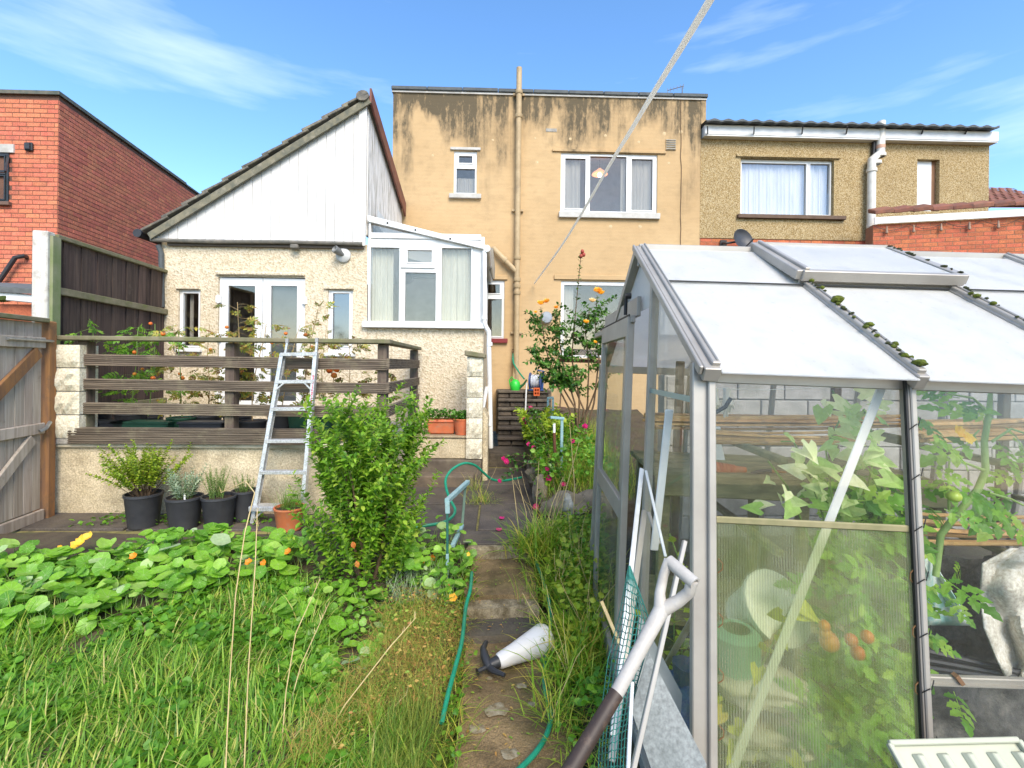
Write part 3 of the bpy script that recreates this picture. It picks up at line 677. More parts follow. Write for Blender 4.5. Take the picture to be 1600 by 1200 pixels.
    MB().hexa([P(226, 362, Y - .06), P(240, 372, Y - .06), P(240, 372, Y + 2), P(226, 362, Y + 2), P(230, 357, Y - .06), P(250, 362, Y - .06), P(250, 362, Y + 2), P(230, 357, Y + 2)]).build('soffit', black_plastic, h)
    # roof slab, barge board and stepped tiles
    T, E = P(573, 150, Y - .1), P(230, 362, Y - .1); u = (T - E); sl = u.length; u.normalize(); nn = Vector((-u.z, 0, u.x))
    if nn.z < 0: nn = -nn
    bk = P(645, 322, 9.45).z - P(572, 156, Y).z; dy = Vector((0, 2.5, bk))
    MB().prism([E - nn * .06, T - nn * .06, T - nn * .015, E - nn * .015], dy).build('roof', lead_dark, h)
    MB().prism([E - nn * .125, T - nn * .125, T - nn * .035, E - nn * .035], (0, -.03, 0)).build('barge_board', mat('barge_board', (.2, .18, .12), (.12, .12, .09), scale=10, rough=.9, dirt=(.36, .32, .24), dscale=7), h)
    nt = 11; st = sl / nt
    for i in range(nt):
        p = E + u * (i * st - .05); q = E + u * ((i + 1) * st + .03); lift = .055
        for k in range(7):
            o0 = Vector((0, k * .36 - .04, bk * (k * .36 - .04) / 2.5)); o1 = Vector((0, k * .36 + .314, bk * (k * .36 + .314) / 2.5)); j = nn * rng.uniform(0, .008)
            MB().hexa([p + o0 + nn * .02, q + o0 - nn * .01, q + o1 - nn * .01, p + o1 + nn * .02, p + o0 + nn * lift + j, q + o0 + nn * .018 + j, q + o1 + nn * .018 + j, p + o1 + nn * lift + j]).build('roof_tile', roof_tile_m, h, bevel=.006)
    MB().lathe(T + nn * .0 + Vector((-.05, -.04, -.01)), (0, 2.5, bk), [(.001, 0), (.09, 0), (.09, 2.5), (.001, 2.5)], 12).build('ridge_tile', roof_tile_m, h, smooth=True)
    # the return side above the conservatory
    xa = A.x + .035; z1f, z1b = A.z, P(645, 322, 9.45).z; z0f, z0b = P(577, 335, Y).z, P(645, 352, 9.45).z
    nb = 14
    for i in range(nb):
        t0, t1 = i / nb, (i + 1) / nb; ya, yb = Y + 2.45 * t0 + .004, Y + 2.45 * t1 - .004
        za, zb_ = z1f + (z1b - z1f) * t0, z1f + (z1b - z1f) * t1
        MB().prism([(xa, ya, z0f - .3), (xa, yb, z0f - .3), (xa, yb, zb_), (xa, ya, za)], (-.03, 0, 0)).build('board', weather_board, h, bevel=.003)
    MB().hexa([(xa + .045, Y - .12, z1f - .1), (xa + .075, Y - .12, z1f - .1), (xa + .075, 9.46, z1b - .2), (xa + .045, 9.46, z1b - .2), (xa + .045, Y - .12, z1f + .1), (xa + .075, Y - .12, z1f + .1), (xa + .075, 9.46, z1b + .06), (xa + .045, 9.46, z1b + .06)]).build('fascia', red_board, h)
    # flood lamp
    c = P(537, 399, Y); l = thing('security_lamp', 'round white wall lamp with grey spot high on the cream wall', 'wall lamp', c)
    MB().lathe(c + Vector((0, -.002, 0)), (0, -1, 0), [(.105, 0), (.105, .03), (.07, .06), (.001, .065)], 20).build('base', mat('lamp_white', (.6, .6, .58), rough=.4), l, smooth=True)
    MB().lathe(c + Vector((0, -.06, 0)), (-.5, -.7, .35), [(.025, -.02), (.032, .02), (.05, .06), (.055, .14), (.047, .145), (.001, .1)], 14).build('spot', mat('lamp_grey', (.2, .2, .19), rough=.4), l, smooth=True)
extension()

# ---------------------------------------------------------------- conservatory
def conservatory():
    Y = FY; x0, x1 = P(576, 450, Y).x, P(751, 450, Y).x; zt = P(660, 374, Y).z; zs = P(660, 508, Y).z; yb = 9.46
    h = thing('conservatory', 'white framed lean to conservatory with lace curtains and sloping roof', 'conservatory', (x0, Y, .6))
    MB().box(P(567, 600, Y).x, x1 + .05, Y + .02, Y + .2, .3, zs - .05).build('wall', dash_cream, h)
    MB().box(x1 - .12, x1 + .048, Y + .21, yb, .3, zs - .051).build('wall', dash_cream, h)
    s = RY(567, 504, 757, 513, Y); MB().box(s[0], s[1] + .03, Y - .07, Y + .1, s[2], s[3]).build('sill', white_pvc, h, bevel=.008)
    panes = [RY(578, 387, 624, 502, Y), RY(637, 391, 675, 410, Y), RY(633, 426, 681, 502, Y), RY(690, 388, 736, 502, Y)]
    w = window(h, (x0, x1, zs, zt), Y, panes, set_in=0, room=False, glass=glassmat('conservatory_glass', refl=.06, tint=(.9, .91, .88), dirt=.08, dcol=(.8, .8, .74), gcol=(1, .9, .78)),
               curtain=[RY(578, 384, 612, 503, Y), RY(684, 384, 740, 503, Y)])
    MB().box(P(631, 0, Y).x, P(684, 0, Y).x, Y - .022, Y - .003, P(650, 419, Y).z, P(650, 414, Y).z).build('transom', white_pvc, w, bevel=.004)
    MB().box(x0, x1, Y - .02, Y + .07, zt + .002, P(660, 375, Y).z + .09).build('head_rail', white_pvc, h, bevel=.006)
    # gable glazing and roof
    a, b = P(576, 338, Y), P(759, 384, Y); pw = mat('roof_sheet', (.74, .75, .75), (.66, .67, .66), rough=.4)
    zi = P(660, 375, Y).z + .09
    MB().prism([(x0, Y + .02, zi), (x0 + (a.z - zi - .05) / (a.z - b.z) * (b.x - a.x), Y + .02, zi), (x0, Y + .02, a.z - .05)], (0, .01, 0)).build('pane', win_glass, h)
    MB().hexa([(a.x, Y - .06, a.z - .09), (b.x, Y - .06, b.z - .07), (b.x, Y + .05, b.z - .07), (a.x, Y + .05, a.z - .09), (a.x, Y - .06, a.z), (b.x, Y - .06, b.z), (b.x, Y + .05, b.z), (a.x, Y + .05, a.z)]).build('verge_trim', white_pvc, h, bevel=.006)
    mb = MB().hexa([(a.x, Y + .051, a.z - .045), (b.x, Y + .051, b.z - .045), (b.x, yb, b.z - .045), (a.x, yb, a.z - .045), (a.x, Y + .051, a.z - .01), (b.x, Y + .051, b.z - .01), (b.x, yb, b.z - .01), (a.x, yb, a.z - .01)])
    m, nt, N, L, B = newmat('roof_sheet_clear'); t = N.new('ShaderNodeBsdfTranslucent'); t.inputs[0].default_value = (.8, .82, .82, 1); ms = N.new('ShaderNodeMixShader'); ms.inputs[0].default_value = .6
    B.inputs['Base Color'].default_value = (.75, .76, .76, 1); L.new(B.outputs[0], ms.inputs[1]); L.new(t.outputs[0], ms.inputs[2]); L.new(ms.outputs[0], N['Material Output'].inputs[0])
    mb.build('roof', m, h)
    for px in (650 / 1, 607, 704):
        t = (px - 576) / (759 - 576); c = a.lerp(b, t); MB().lathe(c + Vector((0, -.062, -.04)), (0, -1, 0), [(.014, 0), (.014, .008), (.001, .01)], 8).build('screw_cap', black_plastic, h)
    MB().box(x0, x0 + .03, Y - .03, Y + .05, zs, a.z - .05).build('wall_post', white_pvc, h)
    # corner post and the side glazing that runs back to the house
    MB().box(x1 + .002, x1 + .05, Y - .01, Y + .09, zs, zt + .05).build('corner_post', white_pvc, h, bevel=.008)
    n = 3
    for k in range(n):
        ya = Y + .09 + (yb - Y - .1) * k / n; yc = Y + .09 + (yb - Y - .1) * (k + 1) / n
        MB().box(x1, x1 + .045, yc - .07, yc - .001, zs, zt).box(x1, x1 + .044, ya, yc - .071, zs, zs + .07).box(x1, x1 + .044, ya, yc - .071, zt - .07, zt).build('side_frame', white_pvc, h)
        MB().box(x1 + .018, x1 + .024, ya, yc - .07, zs + .07, zt - .07).build('side_pane', win_glass, h)
    # white wall of the room inside
    MB().add([(x0 + .05, 9.4, zs - .7), (x1 - .03, 9.4, zs - .7), (x1 - .03, 9.4, zt + .35), (x0 + .05, 9.4, zt + .6)], [(0, 1, 2, 3)]).add([(x0 + .05, Y + .25, zs - .7), (x0 + .05, 9.4, zs - .7), (x0 + .05, 9.4, zt + .5), (x0 + .05, Y + .25, zt + .5)], [(0, 1, 2, 3)]).build('inside_wall', mat('inside_white', (.7, .72, .7), rough=.8), h)
    c = P(655, 470, 8.6); MB().box(c.x - .35, c.x - .29, 8.6, 8.66, zs - .5, c.z + .4).box(c.x + .3, c.x + .36, 8.6, 8.66, zs - .5, c.z + .4).box(c.x - .35, c.x + .36, 8.6, 8.66, c.z + .4, c.z + .46).build('inner_door_frame', mat('inner_frame', (.5, .55, .54)), h)
    MB().lathe(c + Vector((-.2, -.1, .37)), (0, -1, 0), [(.001, 0), (.1, 0), (.1, .04), (.001, .05)], 14).build('clock', mat('clock_grey', (.3, .33, .34)), h, smooth=True)
    # gutter end and the white downpipe
    q = P(756, 385, Y); MB().tube([(b.x + .02, Y - .1, b.z - .06), (b.x + .02, yb, b.z - .06)], .05, 10).build('gutter', white_pvc, h, smooth=True)
    yd = Y - .06; MB().tube([P(757, 392, yd), P(757, 505, yd), P(760, 512, yd), P(764, 518, yd), P(764, 540, yd), P(767, 700, yd)], .034, 10).build('downpipe', white_pvc, h, smooth=True)
    for y in (494, 535, 660): MB().lathe(P(757 if y < 500 else 765, y, yd), (0, 0, -1), [(.034, 0), (.044, 0), (.044, .05), (.034, .05)], 10).build('pipe_collar', white_pvc, h, smooth=True)
    MB().tube([P(761, 604, yd - .02), P(760, 608, yd - .02), P(750, 664, yd - .25)], .026, 8).build('overflow_pipe', white_pvc, h, smooth=True)
    # sagging grey rain cover behind the downpipe
    MB().tube([P(768, 388, 8.2), P(769, 420, 8.2), P(771, 436, 8.2)], [.03, .05, .02], 8).build('rubber_flashing', mat('flashing', (.25, .22, .17)), h, smooth=True)
conservatory()

# ---------------------------------------------------------------- left boundary: fence, gate, stone pillar
dark_wood = mat('dark_fence_wood', (.1, .065, .05), (.045, .03, .025), scale=4, stretch=(9, 9, .5), rough=.9, rnd=.2, dirt=(.2, .16, .12), dscale=6, dlo=.6, dhi=.9, bump=.4, bscale=20)
moss_wood = mat('mossy_rail', (.22, .19, .12), (.14, .13, .07), scale=7, rough=.9, dirt=(.12, .15, .03), dscale=5, bump=.4, bscale=30)
grey_wood = mat('weathered_gate_wood', (.5, .42, .34), (.34, .27, .21), scale=4, stretch=(7, 7, .4), rough=.9, rnd=.12, bump=.4, bscale=18, dirt=(.14, .1, .07), dscale=7, dlo=.6, dhi=.85)
orange_wood = mat('orange_post_wood', (.32, .15, .05), (.2, .1, .05), scale=5, stretch=(4, 4, .5), rough=.85, dirt=(.1, .07, .05), dscale=6, bump=.3, bscale=20)
def fence():
    a0, a1 = PD(80, 372, 4.95), PD(266, 430, 7.05)
    h = thing('board_fence', 'dark stained close board fence panel with mossy rails beside the deck', 'fence', (a0.x, a0.y, .7))
    u = Vector((a1.x - a0.x, a1.y - a0.y, 0)); L_ = u.length; u.normalize(); n = Vector((u.y, -u.x, 0)); zt = (a0.z + a1.z) / 2
    ztf = lambda t: a0.z + (a1.z - a0.z) * t
    base = Vector((a0.x, a0.y, 0)); nb = 17
    for i in range(nb):
        p = base + u * (L_ * i / nb); q = base + u * (L_ * (i + 1) / nb + .012); d = n * (.012 * (i % 2) + rng.uniform(0, .006))
        MB().prism([p + d + Vector((0, 0, .55)), q + d + Vector((0, 0, .55)), q + d + Vector((0, 0, ztf((i + 1) / nb))), p + d + Vector((0, 0, ztf(i / nb)))], n * .014).build('board', dark_wood, h, bevel=.003)
    up = Vector((0, 0, 1))
    MB().bar(base + n * .02 + up * (a0.z + .02), base + u * L_ + n * .02 + up * (a1.z + .02), .1, .045).build('cap_rail', moss_wood, h, bevel=.006)
    m0 = PD(83, 455, 5.0).z; m1 = PD(263, 489, 7.0).z
    MB().bar(base + n * .055 + up * m0, base + u * L_ + n * .055 + up * m1, .05, .075).build('mid_rail', moss_wood, h, bevel=.006)
    MB().bar(base + n * .055 + up * .95, base + u * L_ + n * .055 + up * .95, .05, .075).build('bottom_rail', moss_wood, h, bevel=.006)
    MB().bar(base + u * (L_ + .03) + up * .5, base + u * (L_ + .03) + up * a1.z, .09, .09).build('post', dark_wood, h, bevel=.006)
    wpst = mat('old_white_post', (.62, .6, .55), (.5, .48, .42), scale=6, stretch=(4, 4, .6), rough=.8, dirt=(.25, .2, .15), dscale=9)
    P0 = base - u * .09
    MB().bar(P0 + up * .3, P0 + up * (a0.z + .04), .14, .1, u).build('post', wpst, h, bevel=.008)
    MB().bar(P0 + n * .085 + u * .03 + up * .3, P0 + n * .085 + u * .03 + up * (a0.z), .03, .1, u).build('post_face', mat('green_stained_wood', (.16, .2, .08), (.24, .25, .15), scale=5, rough=.9), h)
fence()
def gate():
    a, b = PD(66, 800, 4.62), PD(-75, 860, 3.75)
    u = Vector((b.x - a.x, b.y - a.y, 0)); L_ = u.length; u.normalize(); n = Vector((-u.y, u.x, 0))
    if n.x < 0: n = -n
    h = thing('garden_gate', 'weathered boarded garden gate with diagonal braces and galvanised bolts', 'gate', (a.x, a.y, 0))
    up = Vector((0, 0, 1)); base = Vector((a.x, a.y, 0)); zt = 1.98
    zt = PD(60, 505, 4.6).z; zb = PD(66, 800, 4.62).z + .05
    nb = 9
    for i in range(nb):
        p = base + u * (.06 + L_ * i / nb); q = base + u * (.06 + L_ * (i + 1) / nb - .004); d = n * rng.uniform(0, .006)
        MB().prism([p + d + up * zb, q + d + up * zb, q + d + up * zt, p + d + up * zt], n * .018).build('board', grey_wood, h, bevel=.003)
    k = n * .04; mossy = moss_wood
    MB().bar(base + u * .05 + k + up * (zt + .025), base + u * L_ + k + up * (zt + .025), .09, .04).build('cap', mossy, h, bevel=.005)
    for y0 in (536, 668, 802):
        z = PD(60, y0, 4.6).z; MB().bar(base + u * .05 + k + up * z, base + u * L_ + k + up * z, .03, .1).build('ledge_rail', grey_wood, h, bevel=.006)
    z1, z2, z3 = (PD(60, y, 4.6).z for y in (536, 668, 802))
    MB().bar(base + u * .12 + k + up * (z1 - .08), base + u * (L_ - .04) + k + up * (z2 + .1), .03, .11).build('brace', orange_wood, h, bevel=.006)
    MB().bar(base + u * .18 + k + up * (z2 - .08), base + u * (L_ - .02) + k + up * (z3 + .1), .03, .1).build('brace', grey_wood, h, bevel=.006)
    galv = mat('galvanised', (.45, .46, .46), (.3, .31, .3), scale=20, rough=.4, metal=.8)
    s = MB().bar(base + n * .065 + u * .0 + up * (z1 + .02), base + n * .065 + u * .5 + up * (z1 + .02), .012, .025); s.tube([base + n * .08 + up * (z1 + .02), base + n * .08 + u * .5 + up * (z1 + .02)], .008, 6); s.build('bolt', galv, h)
    MB().tube([base + n * .07 + u * .02 + up * (z2 + .05), base + n * .09 + u * .1 + up * z2, base + n * .07 + u * .14 + up * (z2 - .02)], .018, 6).build('latch', galv, h, smooth=True)
    po = thing('gate_post', 'square orange brown gate post between gate and stone pillar', 'post', (a.x, a.y, 0))
    q = base - u * .02
    MB().bar(q - up * .2, q + up * PD(64, 502, 4.65).z, .13, .1, u).build('post', orange_wood, po, bevel=.01)
gate()
cream_render = mat('cream_render', (.55, .46, .31), (.4, .33, .21), scale=4, rough=.95, bump=.8, bscale=35, bdist=.012, dirt=(.17, .13, .08), dscale=3, dlo=.5, dhi=.78, fine=70)
rock_cream = mat('rock_faced_stone', (.66, .6, .46), (.55, .49, .36), scale=5, rough=.9, bump=.6, bscale=22, bdist=.02, fine=60)
def rock_block(parent, x0, x1, y0, y1, z0, z1, m, seed):
    nx, nz = 6, 4; vs = []; fs = []
    for j in range(nz + 1):
        for i in range(nx + 1):
            e = 0 if i in (0, nx) or j in (0, nz) else 1
            vs.append((x0 + (x1 - x0) * i / nx, y0 - e * (.022 + .028 * mnoise.noise(Vector((i * 1.3 + seed, j * 1.7, seed)))), z0 + (z1 - z0) * j / nz))
    for j in range(nz):
        for i in range(nx): k = j * (nx + 1) + i; fs.append((k, k + 1, k + nx + 2, k + nx + 1))
    mb = MB().add(vs, fs); mb.add([(x0, y0, z0), (x1, y0, z0), (x1, y1, z0), (x0, y1, z0), (x0, y0, z1), (x1, y0, z1), (x1, y1, z1), (x0, y1, z1)], [(0, 3, 2, 1), (4, 5, 6, 7), (1, 2, 6, 5), (2, 3, 7, 6), (3, 0, 4, 7)])
    return mb.build('stone', m, parent)
DY = 4.88
def deck():
    w = thing('retaining_wall', 'cream rendered retaining wall under the wooden railing', 'wall', (-3, DY, 0))
    xl, xr = P(80, 750, DY).x, P(607, 750, DY).x; zt = P(250, 700, DY).z
    mb = MB(); n = 60; k = 14
    vs = [(xl + (xr - xl) * i / n, DY + .012 * mnoise.noise(Vector((i * .4, j * .6, 3))) + .008, -.25 + (zt + .25) * j / k) for j in range(k + 1) for i in range(n + 1)]
    mb.add(vs, [(j * (n + 1) + i, j * (n + 1) + i + 1, (j + 1) * (n + 1) + i + 1, (j + 1) * (n + 1) + i) for j in range(k) for i in range(n)])
    mb.build('wall_face', cream_render, w, smooth=True)
    MB().box(xr - .2, xr, DY + .02, FY, -.25, zt - .002).build('return_wall', cream_render, w)
    MB().box(xl, xr, DY - .03, DY + .16, zt + .002, zt + .05).build('capping', mat('capping', (.6, .53, .4), (.46, .4, .28), scale=5, rough=.9, dirt=(.2, .17, .1)), w, bevel=.012)
    struct(MB().box(-6.5, xr - .01, DY + .17, FY - .005, .4, zt + .03).build('patio', concrete_grey))
    pil = thing('stone_pillar', 'pillar of four rock faced cream blocks beside the gate post', 'pillar', (P(100, 690, DY).x, DY, .6))
    a = RY(83, 537, 124, 684, DY - .06); n = 4
    for i in range(n):
        z0 = a[2] + (a[3] - a[2]) * i / n; z1 = a[2] + (a[3] - a[2]) * (i + 1) / n - .012
        rock_block(pil, a[0], a[1], DY - .06, DY + .16, z0, z1, rock_cream, i * 5.3)
    MB().box(a[0] + .012, a[1] - .012, DY - .05, DY + .15, a[2] - .06, a[3] - .01).build('mortar', concrete_grey, pil)
    # railing
    dw = mat('deck_wood', (.2, .155, .11), (.08, .06, .043), scale=4, stretch=(.5, 3, 14), rough=.85, rnd=.14, dirt=(.3, .26, .16), dscale=5, dlo=.52, dhi=.8, bump=.4, bscale=14)
    dp = mat('deck_post_wood', (.15, .11, .08), (.07, .05, .04), scale=4, stretch=(6, 6, .5), rough=.85, dirt=(.2, .19, .11), dscale=4, bump=.3)
    r = thing('deck_railing', 'brown grooved board railing along the raised patio edge', 'railing', (-3, DY, zt))
    def grooved(p, q, hgt, th, name='rail', ng=6):
        p, q = Vector(p), Vector(q); d = (q - p).normalized(); out = d.cross(Vector((0, 0, 1))); zz = Vector((0, 0, 1)); prof = []
        if out.y > 0 and abs(out.y) > .5: out = -out
        for i in range(ng):
            a, b = -hgt / 2 + hgt * i / ng, -hgt / 2 + hgt * (i + 1) / ng; g = (b - a) * .22
            prof += [(th / 2, a + g), (th / 2, b - g), (th / 2 - .009, b - g * .6), (th / 2 - .009, b + g * .6)]
        prof = prof[:-2]; prof += [(-th / 2, hgt / 2), (-th / 2, -hgt / 2)]
        MB().prism([p + out * x + zz * z for x, z in prof], q - p).build(name, dw, r)
    posts = [(134, 528), (362, 531), (598, 533)]
    yb = DY - .0; up = Vector((0, 0, 1))
    for px, py in posts:
        c = P(px, 600, yb + .06); MB().bar((c.x, yb + .07, zt - .1 if px == 362 else zt + .06), (c.x, yb + .07, P(px, py, yb).z - .03), .11, .09, (1, 0, 0)).build('post', dp, r, bevel=.006)
    xr2 = P(606, 600, yb).x
    for (ya, yb2, hh) in ((557, 575, 1), (595, 612, 1), (632, 650, 1)):
        p = P(120, ya, yb); q = P(606, ya, yb); p2 = P(120, yb2, yb); hgt = p.z - p2.z; zc = ((p.z + p2.z) / 2 + (q.z + P(606, yb2, yb).z) / 2) / 2
        grooved((p.x, yb, zc + .01), (q.x, yb, zc - .01), hgt * 1.0, .035)
        grooved((xr2 + .005, yb - .015, zc), (xr2 - .02, yb + 2.0, zc), hgt, .03)
    zc = (P(300, 668, yb).z + P(300, 693, yb).z) / 2; hgt = P(300, 668, yb).z - P(300, 693, yb).z
    grooved((P(116, 680, yb).x, yb - .045, zc), (P(500, 680, yb).x, yb - .045, zc), hgt, .06, 'base_board', 7)
    zc = P(300, 530, yb).z; ztop = zc
    MB().box(P(84, 530, yb).x, xr2 + .03, yb - .06, yb + .12, zc - .025, zc + .02).build('handrail', moss_wood, r, bevel=.008)
    MB().hexa([(xr2 - .1, yb + .121, zc - .025), (xr2 + .03, yb + .121, zc - .025), (xr2 + .01, yb + 2.05, zc - .025), (xr2 - .12, yb + 2.05, zc - .025), (xr2 - .1, yb + .121, zc + .018), (xr2 + .03, yb + .121, zc + .018), (xr2 + .01, yb + 2.05, zc + .018), (xr2 - .12, yb + 2.05, zc + .018)]).build('handrail', moss_wood, r, bevel=.008)
    c = PX(627, 600, xr2 - .07); MB().bar((xr2 - .07, yb + 1.9, zt), (xr2 - .07, yb + 1.9, zc - .03), .1, .09).build('post', dp, r, bevel=.006)
    return zt
ZT = deck()

# ---------------------------------------------------------------- low wall with planters, pillar and steps up to the house
def low_wall():
    Y = 6.3; xl = P(600, 690, Y).x; xr = P(733, 690, Y).x; zt = P(690, 681, Y).z; zm = P(690, 717, Y).z
    w = thing('low_wall', 'low cream wall with dark plinth carrying the terracotta planters', 'wall', (xl, Y, 0))
    MB().box(xl, xr, Y, FY + .01, zm + .002, zt - .03).build('wall', cream_render, w, bevel=.01)
    MB().box(xl, xr - .002, Y - .02, FY + .01, zt - .028, zt + .002).build('ledge', mat('ledge', (.34, .27, .17), (.22, .17, .11), scale=9, rough=.95, bump=.5, fine=60), w, bevel=.008)
    MB().box(xl, P(752, 740, Y - .1).x, Y - .08, FY, -.1, zm).build('plinth', mat('dark_plinth', (.13, .105, .08), (.08, .065, .05), scale=6, rough=.95, bump=.5, dirt=(.2, .17, .11)), w, bevel=.015)
    MB().box(xl, P(740, 740, Y - .3).x, Y - .34, Y - .082, -.1, .13).build('plinth_step', mat('plinth_step', (.17, .13, .09), (.1, .08, .06), scale=6, rough=.95, bump=.5), w, bevel=.015)
    pil = thing('stone_pillar', 'pale stone block pillar beside the white downpipe', 'pillar', (xr, Y, 0))
    a = RY(729, 556, 754, 717, Y - .05); zs = np.linspace(a[2], a[3], 6)
    for i in range(5): rock_block(pil, a[0], a[1], Y - .05, Y + .3, zs[i], zs[i + 1] - .01, rock_cream, 30 + i * 3.7)
    MB().box(a[0] + .01, a[1] - .01, Y - .04, Y + .29, a[2], a[3] - .01).build('mortar', concrete_grey, pil)
    MB().hexa([(a[0] - .03, Y - .1, a[3]), (a[1] + .03, Y - .1, a[3] - .03), (a[1] + .03, Y + .34, a[3] - .03), (a[0] - .03, Y + .34, a[3]), (a[0] - .03, Y - .1, a[3] + .07), (a[1] + .03, Y - .1, a[3] + .03), (a[1] + .03, Y + .34, a[3] + .03), (a[0] - .03, Y + .34, a[3] + .07)]).build('capstone', moss_wood, pil, bevel=.01)
    MB().prism([(a[1] + .002, Y + .02, -.1), (a[1] + .07, Y + .02, -.1), (a[1] + .07, Y + .02, P(760, 655, Y).z), (a[1] + .002, Y + .02, P(760, 640, Y).z)], (0, .9, 0)).build('side_wall', cream_render, pil, bevel=.01)
low_wall()
stone_dark = mat('dark_step_stone', (.12, .095, .07), (.055, .045, .035), scale=7, rough=.95, bump=.7, bscale=30, bdist=.015, dirt=(.2, .16, .11), dscale=4, rnd=.15)
def steps():
    s = thing('stone_steps', 'steep dark stone steps climbing to the yellow house wall', 'steps', (.15, 7.9, 0))
    x0, x1 = P(778, 620, 8.6).x, P(849, 620, 8.6).x
    MB().box(P(755, 700, 7.3).x, .75, 7.24, 7.93, -.05, .17).build('step', stone_dark, s, bevel=.02)
    z = .172; y = 7.95; k = 0
    top = 1.03; rise = (top - .172) / 6
    for i in range(6):
        z0, z1 = .172 + rise * i, .172 + rise * (i + 1); yy = 7.95 + .19 * i
        # each riser is two courses of walling stone with a tread slab
        MB().box(x0, x1 + .15, yy - .03, yy + .3, z1 - .05, z1).build('step', stone_dark, s, bevel=.012)
        n = 4; c = [x0 + (x1 + .1 - x0) * (j + rng.uniform(-.12, .12) * (0 < j < n)) / n for j in range(n + 1)]
        for j in range(n): MB().box(c[j] + .006, c[j + 1] - .006, yy + rng.uniform(0, .02), yy + .2, z0 + .002, z1 - .055).build('stone', stone_dark, s, bevel=.014)
    MB().box(x0 - .03, x1 + .2, 9.1, 9.48, .2, 1.028).build('landing', stone_dark, s, bevel=.01)
    MB().box(x0 + .01, x1 + .09, 7.99, 9.1, -.05, .2).build('core', stone_dark, s)
steps()

# ---------------------------------------------------------------- paving and path
slab_m = mat('dark_paving', (.1, .083, .068), (.062, .052, .044), scale=5, rough=.75, rnd=.16, bump=.4, bscale=60, bdist=.005, dirt=(.16, .13, .075), dscale=2.2, dlo=.5, dhi=.8, fine=80)
path_m = mat('worn_concrete_path', (.3, .205, .1), (.11, .075, .036), scale=5, rough=.95, bump=1, bscale=70, bdist=.012, dirt=(.1, .09, .025), dscale=2.6, dlo=.5, dhi=.7, fine=140)
edge_m = mat('pebbly_concrete', (.34, .28, .18), (.13, .1, .055), scale=12, rough=.95, bump=.8, bscale=60, bdist=.012, dirt=(.1, .075, .045), dscale=4, fine=100)
def paving():
    base = struct(MB().box(-4.5, .45, 4.1, 7.2, -.2, -.02).build('pavement', mat('joint_moss', (.28, .24, .08), (.12, .11, .04), scale=9, rough=1)))
    ys = [4.08, 4.42, 5.25, 6.1, 7.1]; xs = [-4.4, -3.5, -2.75, -1.95, -1.15, -.36, .44]
    for j in range(4):
        for i in range(6):
            if j == 0 and i < 3: continue
            o = rng.uniform(-.06, .06) if 0 < i < 5 else 0
            x0, x1, y0, y1 = xs[i] + (.18 if j == 1 else .06 if j == 3 else 0) * (i > 0), xs[i + 1] + (.18 if j == 1 else .06 if j == 3 else 0) * (i < 5), ys[j], ys[j + 1]
            z = rng.uniform(-.006, .004)
            MB().box(x0 + .011, x1 - .011, y0 + .011, y1 - .011, -.05, z).build('slab', slab_m, base, bevel=.006)
    p = struct(MB().box(-.25, .34, 4.0, 4.075, -.3, -.004).build('kerb', edge_m, bevel=.02))
    def rough(name, x0, x1, y0, y1, z0, z1, m, par=None):
        n = 22; k = max(4, int((y1 - y0) / .06)); vs = []
        for j in range(k + 1):
            for i in range(n + 1):
                x = x0 + (x1 - x0) * i / n; y = y0 + (y1 - y0) * j / k; xx = x + path_mid(y) * 1
                vs.append((xx, y, z1 + .012 * mnoise.noise(Vector((x * 4, y * 4, z1))) + .008 * mnoise.noise(Vector((x * 13, y * 13, 2)))))
        fs = [(j * (n + 1) + i, j * (n + 1) + i + 1, (j + 1) * (n + 1) + i + 1, (j + 1) * (n + 1) + i) for j in range(k) for i in range(n)]
        b = len(vs); vs += [(v[0], v[1], z0) for v in vs[:n + 1]]
        fs += [(b + i, b + i + 1, i + 1, i) for i in range(n)]
        return struct(MB().add(vs, fs).build(name, m, par, smooth=True))
    rough('path_step', -.235, .28, 3.38, 4.0, -.32, -.1, path_m)
    rough('path_step', -.23, .28, 3.26, 3.4, -.34, -.13, edge_m)
    rough('path_step', -.215, .29, 3.06, 3.27, -.36, -.2, slab_m)
    pth = rough('path', -.2, .36, .6, 3.07, -.4, -.25, path_m)
    lich = mat('pale_cement_patch', (.36, .31, .21), (.2, .15, .08), scale=30, rough=.95, bump=.6, bscale=90)
    for px, py, r in ((775, 1110, .045), (745, 1138, .03), (797, 1178, .03), (815, 1072, .022), (832, 1100, .02), (765, 1060, .014), (790, 1215, .03)):
        c = PZ(px, py, -.244); MB().blob(c, r, (1.2, 1, .12), .6, px, 3).build('cement_patch', lich, pth, smooth=True)
paving()
# ---------------------------------------------------------------- leaf shapes
def ovate(w=.24, droop=.1):
    return ([(0, 0, 0), (0, .5, .0), (0, 1, -droop), (w * .9, .25, .05), (w, .6, .05), (-w * .9, .25, .05), (-w, .6, .05)],
            [(0, 3, 1), (3, 4, 1), (4, 2, 1), (0, 1, 5), (5, 1, 6), (6, 1, 2)])
def round_leaf(n=12, wav=.07, dish=.1, lobes=5, ph=0):
    v = [(0, 0, 0)]; f = []; uv = [(0, 0)]
    for ring, r in ((0, .55), (1, 1.0)):
        for i in range(n):
            a = 2 * math.pi * i / n; rr = r * (1 + wav * math.cos(lobes * a + ph) * ring); z = dish * r * r + ring * .06 * math.sin(3 * a + ph)
            v.append((rr * math.cos(a), rr * math.sin(a), z)); uv.append((rr * math.cos(a), rr * math.sin(a)))
    for i in range(n):
        j = (i + 1) % n
        f.append((0, 1 + i, 1 + j)); f.append((1 + i, 1 + n + i, 1 + n + j)); f.append((1 + i, 1 + n + j, 1 + j))
    return v, f, uv
